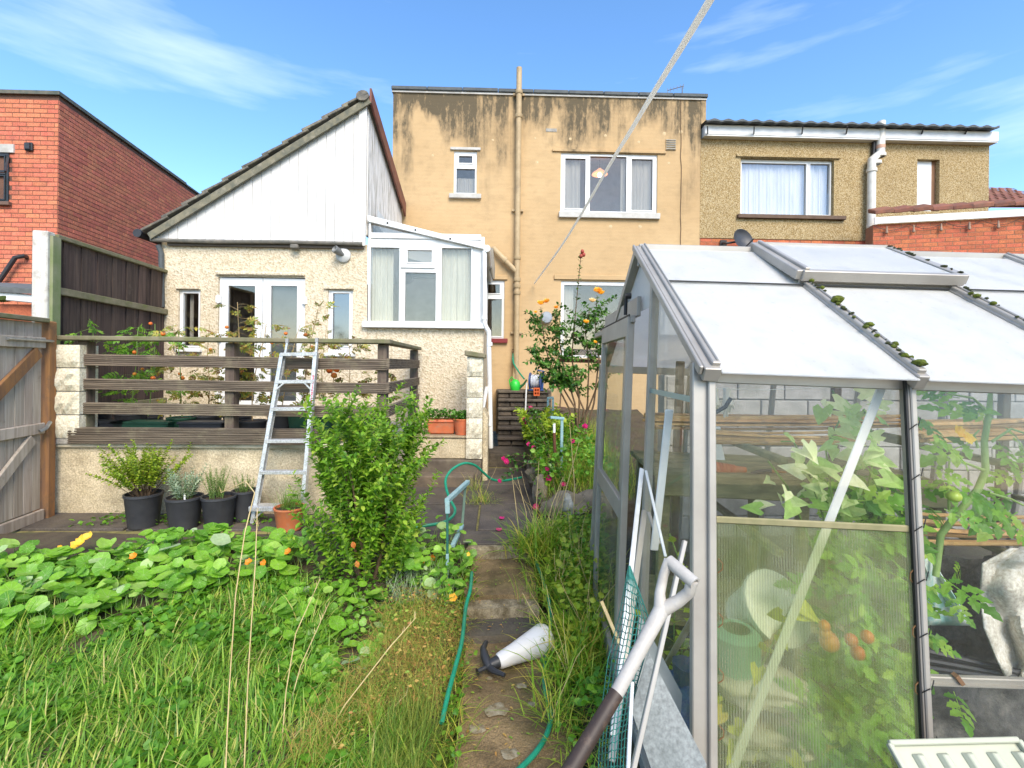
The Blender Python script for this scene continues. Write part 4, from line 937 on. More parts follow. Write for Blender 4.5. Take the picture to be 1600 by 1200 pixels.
def compound(seed=0):
    r = random.Random(seed); V = []; Fa = []
    def leaflet(p, d, s):
        d = Vector(d).normalized(); x = Vector((d.y, -d.x, 0)); b = len(V); out = [(0, 0), (.22, .15), (.16, .3), (.34, .42), (.2, .6), (.22, .74), (0, 1), (-.2, .72), (-.2, .58), (-.33, .44), (-.15, .3), (-.24, .14)]
        for u, t in out:
            q = Vector(p) + d * (t * s) + x * (u * s); V.append((q.x, q.y, q.z - .25 * s * t * t + .12 * abs(u) * s))
        c = Vector(p) + d * (s * .45); V.append((c.x, c.y, c.z - .04 * s))
        for i in range(len(out)): Fa.append((b + len(out), b + i, b + (i + 1) % len(out)))
    for t, s, a in ((.25, .3, 65), (.25, .3, -65), (.55, .36, 55), (.55, .34, -58), (.8, .3, 45), (.8, .3, -45), (1, .45, 0)):
        a = R(a + r.uniform(-10, 10) + 90); leaflet((r.uniform(-.01, .01), t * .65, -.12 * t * t), (math.cos(a), math.sin(a), 0), s * r.uniform(.85, 1.15))
    b = len(V); V += [(-.012, 0, 0), (.012, 0, 0), (.008, .65, -.12), (-.008, .65, -.12)]; Fa += [(b, b + 1, b + 2), (b, b + 2, b + 3)]
    return V, Fa
def arrow_leaf():
    o = [(0, .12, 0), (.2, -.12, .03), (.36, .02, .02), (.3, .3, .05), (.16, .65, .02), (0, 1, -.12), (-.16, .65, .02), (-.3, .3, .05), (-.36, .02, .02), (-.2, -.12, .03)]
    return o + [(0, .45, -.02)], [(10, i, (i + 1) % 10) for i in range(10)]
def blade(curve=.5, n=4, w=.5):
    v = []; f = []
    for i in range(n + 1):
        t = i / n; a = curve * t; wd = w * (1 - t ** 1.6) * (.5 + .5 * min(1, t * 4)) + .02
        y = math.sin(a) / max(curve, 1e-3) if curve > 1e-3 else 0; 
        yy = (1 - math.cos(a)) / max(curve, 1e-3); zz = math.sin(a) / max(curve, 1e-3)
        v += [(-wd * .03, yy, zz), (wd * .03, yy, zz)]
    for i in range(n): k = 2 * i; f.append((k, k + 1, k + 3, k + 2))
    return v, f
def blade_T(p, h, w, lean, az):
    c, s = math.cos(az), math.sin(az); cl, sl = math.cos(lean), math.sin(lean)
    M = np.eye(4); Rz = np.array([[c, -s, 0], [s, c, 0], [0, 0, 1]]); Rx = np.array([[1, 0, 0], [0, cl, sl], [0, -sl, cl]])
    M[:3, :3] = Rz @ Rx @ np.diag([w, h, h]); M[:3, 3] = p; return M
LEAFBUF = {}
def leaves(parent, items, meshes, tmpl, m, limit=300, name='leaf', uv=None):
    """items: 4x4 list; those that show largest become single leaves, the rest one joined part"""
    def key(M):
        q = proj(M.translation); return 9 if q is None or not (-20 < q[0] < 1620 and -20 < q[1] < 1220) else q[2] / max(.001, M.to_scale().y) * .1
    it = sorted(items, key=key)
    for k, M in enumerate(it[:limit]): inst(name, meshes[k % len(meshes)], parent, M)
    if it[limit:]: bulk('foliage', tmpl[0], tmpl[1], [list(map(list, M)) for M in it[limit:]], m, parent, uv)

# ---------------------------------------------------------------- greenhouse
alu = mat('weathered_aluminium', (.42, .39, .34), (.34, .31, .27), scale=4, rough=.42, metal=.3, dirt=(.3, .27, .21), dscale=5, dlo=.6, dhi=.95)
clear = glassmat('greenhouse_glass', refl=.005, tint=(.98, .985, .98), dirt=.022, dcol=(.75, .73, .64), scale=4, gcol=(.9, .92, .92))
gable_glass = glassmat('gable_glass', refl=.005, tint=(.97, .98, .96), dirt=.03, dcol=(.68, .68, .58), scale=5, fr=.1)
def roof_glass():  # uneven white base colour mixed with translucent and see-through parts
    m, nt, N, L, B = newmat('white_glass'); B.inputs['Base Color'].default_value = (.86, .87, .88, 1); B.inputs['Roughness'].default_value = .12; B.inputs['Specular IOR Level'].default_value = .3
    n = pos_noise(N, L, 6, 8, (1, .5, 1), rough=.75)
    rc = ramp(N, L, n, [(.25, (.92, .9, .86)), (.5, (.87, .85, .81)), (.75, (.6, .61, .58))])
    sp_ = ramp(N, L, pos_noise(N, L, 70, 3, (1, .35, 1)), [(.62, 0), (.74, .5)]); rc = mixc(N, L, sp_, rc, (.42, .42, .33)); L.new(mixc(N, L, ramp(N, L, pos_noise(N, L, 2.6, 6, rough=.75), [(.55, 0), (.8, .45)]), rc, (.52, .53, .44)), B.inputs['Base Color'])
    t = N.new('ShaderNodeBsdfTranslucent'); t.inputs[0].default_value = (.9, .91, .91, 1); tr = N.new('ShaderNodeBsdfTransparent'); tr.inputs[0].default_value = (.95, .96, .96, 1)
    a = N.new('ShaderNodeMixShader'); a.inputs[0].default_value = .47; L.new(B.outputs[0], a.inputs[1]); L.new(t.outputs[0], a.inputs[2])
    b = N.new('ShaderNodeMixShader'); L.new(ramp(N, L, n, [(.3, .34), (.75, .18)]), b.inputs[0]); L.new(a.outputs[0], b.inputs[1]); L.new(tr.outputs[0], b.inputs[2])
    L.new(b.outputs[0], N['Material Output'].inputs[0]); return m
def polycarb():
    m, nt, N, L, B = newmat('twinwall_polycarbonate'); N.remove(B)
    tc = N.new('ShaderNodeTexCoord'); sp = N.new('ShaderNodeSeparateXYZ'); L.new(tc.outputs['Object'], sp.inputs[0])
    w = math_(N, L, 'SINE', math_(N, L, 'MULTIPLY', sp.outputs['X'], 2 * math.pi / .0078))
    st = ramp(N, L, math_(N, L, 'ADD', math_(N, L, 'MULTIPLY', w, .5), .5), [(.55, 0), (.8, 1)])
    al = ramp(N, L, pos_noise(N, L, 5, 7, (1, 1, .6), rough=.7), [(.35, (.7, .7, .5)), (.7, (.34, .42, .12))])
    d = N.new('ShaderNodeBsdfDiffuse'); L.new(al, d.inputs[0]); tl = N.new('ShaderNodeBsdfTranslucent'); L.new(al, tl.inputs[0])
    ad = N.new('ShaderNodeMixShader'); L.new(d.outputs[0], ad.inputs[1]); L.new(tl.outputs[0], ad.inputs[2])
    rf = N.new('ShaderNodeBsdfRefraction'); rf.inputs['Roughness'].default_value = .16; rf.inputs['IOR'].default_value = 1.02; rf.inputs[0].default_value = (.95, .96, .88, 1)
    tr = N.new('ShaderNodeBsdfTransparent'); tr.inputs[0].default_value = (.95, .98, .86, 1)
    a = N.new('ShaderNodeMixShader'); a.inputs[0].default_value = .8; L.new(rf.outputs[0], a.inputs[1]); L.new(tr.outputs[0], a.inputs[2])
    b = N.new('ShaderNodeMixShader'); L.new(math_(N, L, 'ADD', math_(N, L, 'MULTIPLY', st, .26), .1), b.inputs[0]); L.new(a.outputs[0], b.inputs[1]); L.new(ad.outputs[0], b.inputs[2])
    gl = N.new('ShaderNodeBsdfGlossy'); gl.inputs['Roughness'].default_value = .15
    c = N.new('ShaderNodeMixShader'); c.inputs[0].default_value = .015; L.new(b.outputs[0], c.inputs[1]); L.new(gl.outputs[0], c.inputs[2])
    L.new(c.outputs[0], N['Material Output'].inputs[0]); return m
GO = PD(1085, 585, 1.5); GZ0 = -.2
GM = Matrix.Translation((GO.x, GO.y, GZ0)) @ Matrix.Rotation(R(-3.86), 4, 'Z') @ Matrix.Rotation(R(1.5), 4, 'Y')
GI = GM.inverted()
def AG(px, py, gy):
    """point of the greenhouse's own frame at depth gy on the sight line of a measured pixel"""
    o = GI @ EYE; d = GI.to_3x3() @ ray(px, py); return o + d * ((gy - o.y) / d.y)
def WG(p): return GM @ Vector(p)
def greenhouse():
    g = thing('greenhouse', 'aluminium greenhouse with white roof panes, open vent and ribbed plastic lower panel', 'greenhouse')
    del g['at']; g.matrix_world = GM
    Wd, bay, nb, fl = 2.0, .59, 6, .19; L_ = bay * nb; He = (GI @ PD(1085, 584, 1.5)).z + .034; Hr = He + .585
    near = lambda z: -fl * (1 - z / He); far = lambda z: Wd + fl * (1 - z / He)
    roofz = lambda y: He + (Hr - He) * (y / (Wd / 2) if y <= Wd / 2 else (Wd - y) / (Wd / 2))
    kw = dict(parent=g, local=True); rm = roof_glass(); pm = polycarb()
    def B(name, p, q, w, h, up=(0, 0, 1), m=alu, bev=.003, par=None): return MB().bar(p, q, w, h, up).build(name, m, par or g, local=True, bevel=bev)
    # base, eaves, ridge
    B('base_rail', (0, -fl, .03), (L_, -fl, .03), .05, .06); B('base_rail', (0, Wd + fl, .03), (L_, Wd + fl, .03), .05, .06); B('base_rail', (0, -fl, .03), (0, Wd + fl, .03), .05, .06)
    B('eaves_beam', (0, .01, He - .035), (L_, .01, He - .035), .03, .05); B('eaves_beam', (0, Wd - .01, He - .035), (L_, Wd - .01, He - .035), .03, .05)
    B('ridge_beam', (-.02, Wd / 2, Hr + .008), (L_, Wd / 2, Hr + .008), .06, .035); B('ridge_beam', (-.02, Wd / 2, Hr - .05), (L_, Wd / 2, Hr - .05), .025, .07)
    black = mat('rubber_strip', (.02, .02, .02), rough=.6)
    ny = Vector((0, -(Hr - He), Wd / 2)).normalized(); fy = Vector((0, Hr - He, Wd / 2)).normalized()
    for k in range(nb + 1):
        x = k * bay
        for z0, z1, f in ((0, He, near), (0, He, far)):
            if k == 0:
                B('corner_post', (x - .03, f(z0), z0), (x - .03, f(z1), z1), .03, .05, (1, 0, 0)); s = -1 if f is near else 1
                B('corner_post', (x - .002, f(z0) + s * .02, z0), (x - .002, f(z1) + s * .02, z1), .022, .022, (1, 0, 0))
            else:
                B('glazing_bar', (x, f(z0), z0), (x, f(z1), z1), .035, .028, (1, 0, 0)); s = -1 if f is near else 1
                B('bar_cap', (x, f(z0) + s * .02, z0), (x, f(z1) + s * .02, z1), .008, .016, (1, 0, 0))
                if f is near and k < 4:
                    MB().bar((x - .019, f(z0) - .016, z0), (x - .019, f(z1) - .016, z1), .01, .006, (1, 0, 0)).build('rubber_seal', black, g, local=True)
                    mb = MB()
                    for j in range(10):
                        z = .25 + j * .145; c = Vector((x, f(z) - .026, z)); mb.tube([c + Vector((-.016, .006, -.02)), c + Vector((0, -.004, 0)), c + Vector((.004, -.004, -.004)), c + Vector((.017, .006, .018))], .0014, 4)
                    mb.build('glazing_clips', black, g, local=True, kind='stuff')
        w = .05 if k == 0 else .034
        B('rafter', (x - (.012 if k == 0 else 0), -.06, roofz(0) - .06 * .6), (x - (.012 if k == 0 else 0), Wd / 2, Hr), w, .045, ny)
        B('rafter_cap', (x, -.06, roofz(0) - .036 + .032), (x, Wd / 2 - .03, Hr - .018 + .032), .026, .016, ny); B('rafter_fin', (x + .004, -.055, roofz(0) - .036 + .044), (x + .004, Wd / 2 - .03, Hr - .018 + .044), .006, .012, ny)
        B('rafter', (x - (.012 if k == 0 else 0), Wd + .06, He - .036), (x - (.012 if k == 0 else 0), Wd / 2, Hr), w, .045, fy)
    B('rafter_edge', (-.045, -.06, He - .036 + .012), (-.045, Wd / 2, Hr + .012), .012, .03, ny)
    # glazing
    def pane(name, pts, m, t=.004):
        n = (Vector(pts[1]) - Vector(pts[0])).cross(Vector(pts[2]) - Vector(pts[0])).normalized()
        return MB().prism(pts, n * t).build(name, m, g, local=True)
    lap = .62
    for k in range(nb):
        a, b = k * bay + .014, (k + 1) * bay - .014
        P0 = lambda t, dz: (-.07 + (Wd / 2 + .05) * t, He - .042 + (Hr - He + .03) * t + dz)
        y0, z0 = P0(0, .012); y1, z1 = P0(lap, .012); y2, z2 = P0(lap - .02, .02); y3, z3 = P0(.97, .02)
        pane('roof_pane', [(a, y0, z0), (b, y0, z0), (b, y1, z1), (a, y1, z1)], rm)
        if k != 1: pane('roof_pane', [(a, y2, z2), (b, y2, z2), (b, y3, z3), (a, y3, z3)], rm)
        MB().bar((a, y2 - .004, z2 + .004), (b, y2 - .004, z2 + .004), .006, .006).build('lap_strip', black, g, local=True)
        pane('roof_pane', [(a, Wd + .06, He - .03), (b, Wd + .06, He - .03), (b, Wd / 2 + .03, Hr - .01), (a, Wd / 2 + .03, Hr - .01)], rm)
        pane('pane', [(a, far(.06), .06), (b, far(.06), .06), (b, far(He - .06), He - .06), (a, far(He - .06), He - .06)], clear)
        zs = (GI @ WG(AG(1250, 812, -.045))).z if k == 0 else .06
        pane('pane', [(a, near(zs), zs), (b, near(zs), zs), (b, near(He - .06), He - .06), (a, near(He - .06), He - .06)], clear)
        if k == 0:
            pane('ribbed_panel', [(a, near(.06), .06), (b, near(.06), .06), (b, near(zs - .02), zs - .02), (a, near(zs - .02), zs - .02)], pm, .006)
            B('timber_strip', (a, near(zs) - .006, zs - .008), (b, near(zs) - .006, zs - .008), .01, .02, m=mat('pale_strip', (.3, .26, .14), (.2, .19, .09), scale=12, rough=.8))
            mb = MB()
            for j in range(7):
                z = .2 + j * .15
                for s, xx in ((1, a + .004), (-1, b - .004)):
                    c = Vector((xx, near(z) - .012, z)); mb.tube([c, c + Vector((s * .012, -.002, .012)), c + Vector((s * .012, -.002, .03)), c + Vector((0, 0, .042))], .0016, 4)
            mb.build('wire_clips', mat('rusty_wire', (.2, .1, .04)), g, local=True, kind='stuff')
    # vent on the second bay
    a, b = bay + .0, 2 * bay - .0; rise = R(3.2)
    sl = Vector((0, -(Wd / 2), -(Hr - He))).normalized(); hin = Vector((0, Wd / 2 - .01, Hr + .032)); ln = .5
    d = Matrix.Rotation(-rise, 3, 'X') @ sl; d = sl * math.cos(rise) + ny * math.sin(rise); q = hin + d * ln; nn = Vector((0, -d.z, d.y)); nn = nn if nn.z > 0 else -nn
    X = lambda x, v: Vector((x, v.y, v.z))
    v = B('roof_vent', X(a - .03, hin), X(b + .03, hin), .05, .035)
    B('vent_frame', X(a - .03, hin), X(a - .03, q), .045, .04, nn, par=v); B('vent_frame', X(a - .012, hin + nn * .022), X(a - .012, q + nn * .022), .02, .02, nn, par=v)
    B('vent_frame', X(b + .03, hin), X(b + .03, q), .04, .04, nn, par=v); B('vent_frame', X(a - .03, q), X(b + .03, q), .03, .045, nn, par=v); B('vent_frame', X(a - .03, q - nn * .03 - d * .01), X(b + .03, q - nn * .03 - d * .01), .012, .05, nn, par=v)
    MB().prism([X(a, hin + nn * .012), X(b, hin + nn * .012), X(b, q + nn * .012), X(a, q + nn * .012)], nn * .004).build('vent_pane', rm, v, local=True)
    # moss grown along the rafters
    moss = mat('moss_cushion', (.14, .17, .015), (.06, .075, .012), scale=40, rough=1, bump=1, bscale=150); mb = MB(); mk = MB()
    for k, lim in ((1, .78), (2, .95)):
        for j in range(44):
            t = rng.uniform(.0, lim); big = rng.random() < .25
            p = Vector((k * bay + rng.uniform(-.012, .014), -.06 + (Wd / 2) * t, He - .036 + (Hr - He) * t * 1.03 + .042))
            (mb if big else mk).blob(p, rng.uniform(.006, .011) if big else rng.uniform(.003, .007), (1, 1.3, .8), .3, j, 2)
    for t, r in ((.02, .016), (.42, .019), (.24, .012), (.62, .013)): mb.blob((bay + .006, -.06 + Wd / 2 * t, He - .036 + (Hr - He) * t * 1.03 + .046), r, (1, 1.3, .7), .4, t * 50, 3)
    for j in range(22):
        t = rng.uniform(.02, .95); p = hin.lerp(q, t); mk.blob(X(b + .03 + rng.uniform(-.012, .012), p + nn * .022), rng.uniform(.004, .011), (1, 1.5, .6), .5, j, 1)
    mb.build('moss_cushions', moss, g, local=True, kind='stuff', smooth='soft'); mk.build('moss_specks', mat('dark_moss', (.03, .032, .02), (.06, .07, .02), scale=60, rough=1), g, local=True, kind='stuff')
    # gable with sliding door slid to the far side
    jz = lambda y: roofz(y) - .03
    B('jamb', (0, .71, .03), (0, .71, jz(.71)), .04, .035, (1, 0, 0)); B('jamb', (0, 1.29, .03), (0, 1.29, jz(1.29)), .04, .035, (1, 0, 0))
    B('lintel', (-.02, .93, 2.0), (-.02, 2.0, 2.0), .02, .1); B('door_track', (-.045, .93, 1.935), (-.045, 2.36, 1.935), .02, .035); MB().bar((-.062, .95, 1.955), (-.062, 2.0, 1.955), .004, .012).build('track_slot', black, g, local=True)
    pane('gable_pane', [(.0, .03, .06), (0, .69, .06), (0, .69, jz(.69)), (0, .03, jz(.03))], gable_glass)
    pane('gable_pane', [(0, 1.31, .06), (0, Wd, .06), (0, Wd - .02, jz(Wd - .02)), (0, 1.31, jz(1.31))], gable_glass)
    pane('gable_pane', [(0, .73, 1.98), (0, 1.27, 1.98), (0, 1.27, jz(1.27)), (0, 1, Hr - .05), (0, .73, jz(.73))], rm)
    MB().bar((-.004, .04, 1.59), (-.004, .69, 1.59), .006, .02).build('glass_lap', mat('green_edge', (.3, .42, .36), rough=.3), g, local=True)
    dr = MB().bar((-.05, .985, .05), (-.05, .985, 1.95), .05, .035, (1, 0, 0)).build('sliding_door', alu, g, local=True, bevel=.003)
    B('door_stile', (-.05, 1.86, .05), (-.05, 1.86, 1.95), .045, .03, (1, 0, 0), par=dr); B('door_rail', (-.052, 1.003, 1.9), (-.052, 1.84, 1.9), .03, .1, par=dr)
    zr = AG(975, 800, .98).z; B('door_rail', (-.052, 1.003, zr), (-.052, 1.84, zr), .03, .1, par=dr); B('door_rail', (-.052, 1.003, .12), (-.052, 1.84, .12), .03, .1, par=dr)
    for z0, z1 in ((.17, zr - .05), (zr + .05, 1.85)): MB().bar((-.05, 1.003, (z0 + z1) / 2), (-.05, 1.84, (z0 + z1) / 2), .004, z1 - z0).build('door_pane', gable_glass, dr, local=True)
    MB().tube([(-.075, .99, 1.96), (-.075, .99, 2.06)], .009, 8).tube([(-.06, .94, 2.05), (-.09, .94, 2.05)], .014, 8).build('door_runner', black, dr, local=True)
    # braces
    br = mat('brace_white', (.7, .7, .66), rough=.5)
    B('brace', AG(1378, 604, .06), AG(1140, 1215, .02), .03, .006, (0, 1, 0), br); p = AG(1090, 560, .1); B('brace', (.06, .03, roofz(0) - .03), (.56, .8, roofz(.8) - .03), .03, .006, ny, br)
    B('brace', (.03, .06, .95), (.03, .66, .25), .025, .01, m=alu); B('brace', AG(1046, 640, .3), AG(1022, 860, .35), .03, .008, (0, 1, 0), br)
    return g
GH = greenhouse()

# ---------------------------------------------------------------- things inside the greenhouse
bamboo = mat('bamboo', (.75, .47, .2), (.5, .28, .1), scale=6, stretch=(1, 1, 1), rough=.6, rnd=.42, dirt=(.2, .13, .08), dscale=14)
def cane_bundle(label, px0, px1, y0, y1, gy, n, r, slope=0.0, spread=.055):
    A = WG(AG(px0, (y0 + y1) / 2, gy)); Bq = WG(AG(px1, (y0 + y1) / 2 + slope, gy)); h = abs(WG(AG(px0, y0, gy)).z - WG(AG(px0, y1, gy)).z)
    t = thing('cane_bundle', label, 'garden canes', A)
    for i in range(n):
        z0 = (i / max(1, n - 1) - .5) * h + rng.uniform(-r, r); z1 = z0 * .8 + rng.uniform(-1.8 * r, 1.8 * r); e0, e1 = rng.uniform(-.04, .05), rng.uniform(-.05, .1)
        y_ = rng.uniform(-spread, spread); a = A + Vector((e0, y_, z0)); b = Bq + Vector((e1, y_ + rng.uniform(-.02, .02), z1)); pts = []
        for j in range(4):
            pts.append(a.lerp(b, j / 3) + Vector((0, 0, rng.uniform(-.004, .004) - .01 * math.sin(math.pi * j / 3))))
        MB().tube(pts, [r * rng.uniform(.85, 1.1)] * 4, 7).build('cane', bamboo, t, smooth=True)
    return t
old_wood = mat('old_bench_wood', (.3, .27, .13), (.17, .16, .08), scale=5, stretch=(1, 3, 6), rough=.9, dirt=(.06, .07, .03), dscale=5)
terracotta = mat('terracotta', (.62, .18, .07), (.52, .14, .055), scale=10, rough=.8, rnd=.12, dirt=(.35, .22, .14), dscale=12)
white_plastic = mat('white_plastic', (.85, .84, .8), (.76, .75, .7), scale=6, rough=.45, dirt=(.4, .4, .32))
def inside():
    # wall of grey blocks beyond the greenhouse
    c0 = WG((.75, 3.0, 0)); blk = mat('grey_block', (.3, .285, .26), (.22, .21, .19), scale=8, rough=.95, bump=.5, bscale=50, dirt=(.13, .13, .09), dscale=3, rnd=.1)
    bw = thing('block_wall', 'grey concrete block garden wall behind the greenhouse', 'wall', (c0.x, c0.y, -.3))
    MB().box(c0.x - .02, c0.x + 6, c0.y + .02, c0.y + .2, -.3, 1.42).build('mortar', concrete_grey, bw)
    for j in range(8):
        for i in range(14):
            x = c0.x + i * .44 - (j % 2) * .22
            if x + .43 < c0.x: continue
            xa = max(x, c0.x); MB().box(xa, x + .43, c0.y + rng.uniform(-.004, .004), c0.y + .05, -.3 + j * .215, -.3 + j * .215 + .205).build('block', blk, bw, bevel=.006)
    # staging bench
    s = thing('staging_bench', 'mossy wooden staging bench along the middle of the greenhouse', 'bench', WG((.6, 1.2, .1)))
    zt = AG(1180, 743, .9).z
    def gb(name, x0, x1, y0, y1, z0, z1, m=old_wood, par=s, bev=.005):
        cs = [WG(p) for p in ((x0, y0, z0), (x1, y0, z0), (x1, y1, z0), (x0, y1, z0), (x0, y0, z1), (x1, y0, z1), (x1, y1, z1), (x0, y1, z1))]
        return MB().hexa(cs).build(name, m, par, bevel=bev)
    gb('front_board', .08, 1.5, .88, .9, zt - .115, zt - .004)
    for i in range(5): gb('slat', .08, 1.5, .91 + i * .12, 1.02 + i * .12, zt - .03, zt - rng.uniform(0, .004))
    for x in (.12, .8, 1.45):
        for y in (.93, 1.45): gb('leg', x, x + .05, y, y + .05, .02, zt - .031)
    gb('lower_shelf', .08, 1.5, .92, 1.45, .42, .45)
    sh = thing('cane_rack', 'wooden rack arms holding garden canes at the back of the greenhouse', 'rack', WG((1.2, 1.7, 0)))
    for x in (.45, 1.5, 2.6): gb('upright', x, x + .05, 1.84, 1.89, .02, 1.75, mat('rusty_upright', (.2, .13, .08), (.28, .22, .15)), sh); gb('arm', x + .051, x + .09, 1.2, 1.84, AG(1200, 665, 1.4).z - .05, AG(1200, 665, 1.4).z - .02, old_wood, sh); gb('arm', x + .052, x + .089, .55, 1.83, AG(1500, 700, .7).z - .08, AG(1500, 700, .7).z - .05, old_wood, sh); gb('arm', x + .052, x + .089, .55, 1.83, AG(1500, 852, .7).z - .04, AG(1500, 852, .7).z - .01, old_wood, sh)
    cane_bundle('long thin bundle of pale canes at the back, above the terracotta pots', 1015, 1400, 647, 665, 1.45, 13, .0085)
    cane_bundle('short sparse bundle of canes in front of the white box', 1098, 1330, 676, 694, .95, 8, .008)
    cane_bundle('thick bundle of bamboo canes in the upper half of the second bay', 1435, 1720, 658, 690, .7, 12, .010, slope=-14)
    cane_bundle('lower bundle of bamboo canes stretched above the white fleece', 1418, 1720, 806, 848, .7, 9, .009, slope=4)
    # stack of terracotta pots lying on the bench, and a hand fork
    a, b = WG(AG(1106, 732, .98)), WG(AG(1164, 734, .98)); ax = (b - a).normalized()
    st = thing('pot_stack', 'small terracotta pots nested in a stack lying on the staging bench', 'flower pots', a)
    for i in range(8):
        p = a + ax * (i * .017); r = .037 - .0022 * i
        MB().lathe(p, ax, [(r * .86, .004), (r, 0), (r + .003, .001), (r + .003, .013), (r * .9, .014), (r * .62, .07), (.004, .07)], 16).build('pot', terracotta, st, smooth=True)
    f0, f1, f2 = WG(AG(1160, 744, .96)), WG(AG(1188, 737, .95)), WG(AG(1205, 736, .95))
    hf = thing('hand_fork', 'hand tool with dark handle and orange end lying beside the nested pots', 'hand tool', f1)
    MB().tube([f0, f0.lerp(f1, .5)], .004, 6).build('shaft', alu, hf); MB().tube([f0.lerp(f1, .5), f1, f2], [.009, .012, .01], 8).build('handle', black_plastic, hf, smooth=True); MB().tube([f2, WG(AG(1228, 738, .95))], [.009, .005], 8).build('handle_end', orange_wood, hf, smooth=True)
    # dark forked handle, gloves on a line, white box
    k = thing('fork_handle', 'black Y shaped tool handle standing behind the corner pane', 'tool handle', WG(AG(1110, 780, .35)))
    p = [WG(AG(x, y, .35)) for x, y in ((1112, 950), (1104, 740), (1110, 660), (1098, 632), (1133, 636), (1112, 648))]
    MB().tube([p[0], p[1]], .012, 8).build('shaft', black_plastic, k, smooth=True); MB().tube([p[1], p[2], p[5]], [.011, .009, .009], 8).tube([p[5], p[3] + Vector((0, 0, -.0)), WG(AG(1094, 622, .35))], .008, 8).tube([p[5], p[4], WG(AG(1142, 622, .35))], .008, 8).build('grip', black_plastic, k, smooth=True)
    l = thing('washing_twine', 'pale twine strung under the eaves inside the greenhouse', 'twine', WG(AG(1100, 606, .5)))
    MB().tube([WG(AG(1096, 607, .5)), WG(AG(1200, 609, .5)), WG(AG(1380, 602, .5))], .0016, 5).build('twine', white_plastic, l)
    gm = mat('glove_cloth', (.75, .7, .62), (.6, .55, .48), scale=20, rough=.95)
    for lab, px, w, m in (('pale grey work glove hanging by its cuff from the twine', 1136, .03, gm), ('dark mauve work glove hanging at the corner post', 1100, .034, mat('mauve_cloth', (.22, .15, .17), (.3, .22, .23), scale=20, rough=.95)), ('thin cream glove hanging between the two darker ones', 1118, .022, mat('cream_cloth', (.8, .76, .66), (.65, .6, .5), scale=20, rough=.95))):
        q = WG(AG(px, 606, .5)); gl = thing('glove', lab, 'glove', q)
        mb = MB(); mb.tube([q, q + Vector((0, 0, -.03)), q + Vector((.003, 0, -.07))], [w * .55, w * .5, w * .7], 8)
        for i in range(4): x = (i - 1.5) * w * .38; mb.tube([q + Vector((x * .8, 0, -.06)), q + Vector((x, .004 * i, -.09)), q + Vector((x * 1.25, .006 * i, -.1 - .018 * (1.6 - abs(i - 1.4))))], [w * .22, w * .2, w * .13], 6)
        mb.tube([q + Vector((w * .5, 0, -.05)), q + Vector((w * 1.0, 0, -.085))], [w * .22, w * .14], 6); mb.build('glove_body', m, gl, smooth=True)
    bx = thing('white_box', 'white plastic box on the back staging behind the black handle', 'box', WG(AG(1110, 720, 1.3)))
    gb2 = [WG(AG(x, y, gy)) for x, y, gy in ((1092, 722, 1.3), (1134, 722, 1.3), (1134, 722, 1.5), (1092, 722, 1.5), (1090, 672, 1.3), (1122, 672, 1.3), (1122, 672, 1.5), (1090, 672, 1.5))]
    MB().hexa(gb2).build('body', white_plastic, bx, bevel=.008); 
    MB().hexa([v + Vector((0, 0, .0)) for v in (gb2[4] + Vector((-.01, -.01, .002)), gb2[5] + Vector((.01, -.01, .002)), gb2[6] + Vector((.01, .01, .002)), gb2[7] + Vector((-.01, .01, .002)), gb2[4] + Vector((-.01, -.01, .02)), gb2[5] + Vector((.01, -.01, .02)), gb2[6] + Vector((.01, .01, .02)), gb2[7] + Vector((-.01, .01, .02)))]).build('lid', white_plastic, bx, bevel=.004)
    # behind the ribbed panel: tub, can, sacks
    def lt(name, lab, cat, px, py, gy, prof, m, axis=(0, 0, 1), part='body'):
        q = WG(AG(px, py, gy)); t = thing(name, lab, cat, q); MB().lathe(q, axis, prof, 20).build(part, m, t, smooth=True); return t, q
    t, q = lt('tub', 'white plastic tub lying tilted behind the ribbed panel', 'tub', 1195, 955, .55, [(.001, -.12), (.1, -.12), (.135, .07), (.13, .078), (.001, .084)], white_plastic, (.25, -.75, .6))
    MB().lathe(q, (.25, -.75, .6), [(.12, .058), (.148, .058), (.148, .08), (.12, .084)], 20).build('rim', white_plastic, t, smooth=True)
    gc = mat('faded_green_plastic', (.12, .3, .2), (.18, .36, .26), scale=8, rough=.5)
    t, q = lt('watering_can', 'faded green watering can half hidden below the white tub', 'watering can', 1150, 1010, .4, [(.001, -.09), (.085, -.09), (.09, .05), (.06, .075), (.05, .07), (.08, .05)], gc)
    MB().tube([q + Vector((.05, 0, -.05)), q + Vector((.13, -.01, .02)), q + Vector((.2, -.02, .1))], [.022, .014, .011], 8).build('spout', mat('rusty_tube', (.22, .13, .05), (.3, .2, .08)), t, smooth=True); MB().tube([q + Vector((-.07, 0, .06)), q + Vector((-.12, 0, .1)), q + Vector((-.13, 0, 0)), q + Vector((-.08, 0, -.05))], .01, 8).build('handle', gc, t, smooth=True)
    sack = mat('pale_sack', (.55, .5, .4), (.4, .35, .26), scale=9, rough=.9, bump=.5, bscale=20)
    for lab, px, py, gy, r, sq in (('pale folded sack slumped low behind the ribbed panel', 1190, 1075, .35, .12, (1.3, .8, .5)), ('lower stained sack lying under the folded one', 1200, 1150, .35, .13, (1.3, .8, .45))):
        q = WG(AG(px, py, gy)); t = thing('sack', lab, 'sack', q); MB().blob(q, r, sq, .5, px, 4).build('body', sack, t, smooth=True); MB().tube([q + Vector((-r, -r * .7, r * .2)), q + Vector((0, -r * .85, r * .28)), q + Vector((r, -r * .7, 0))], .006, 6).build('seam', old_wood, t)
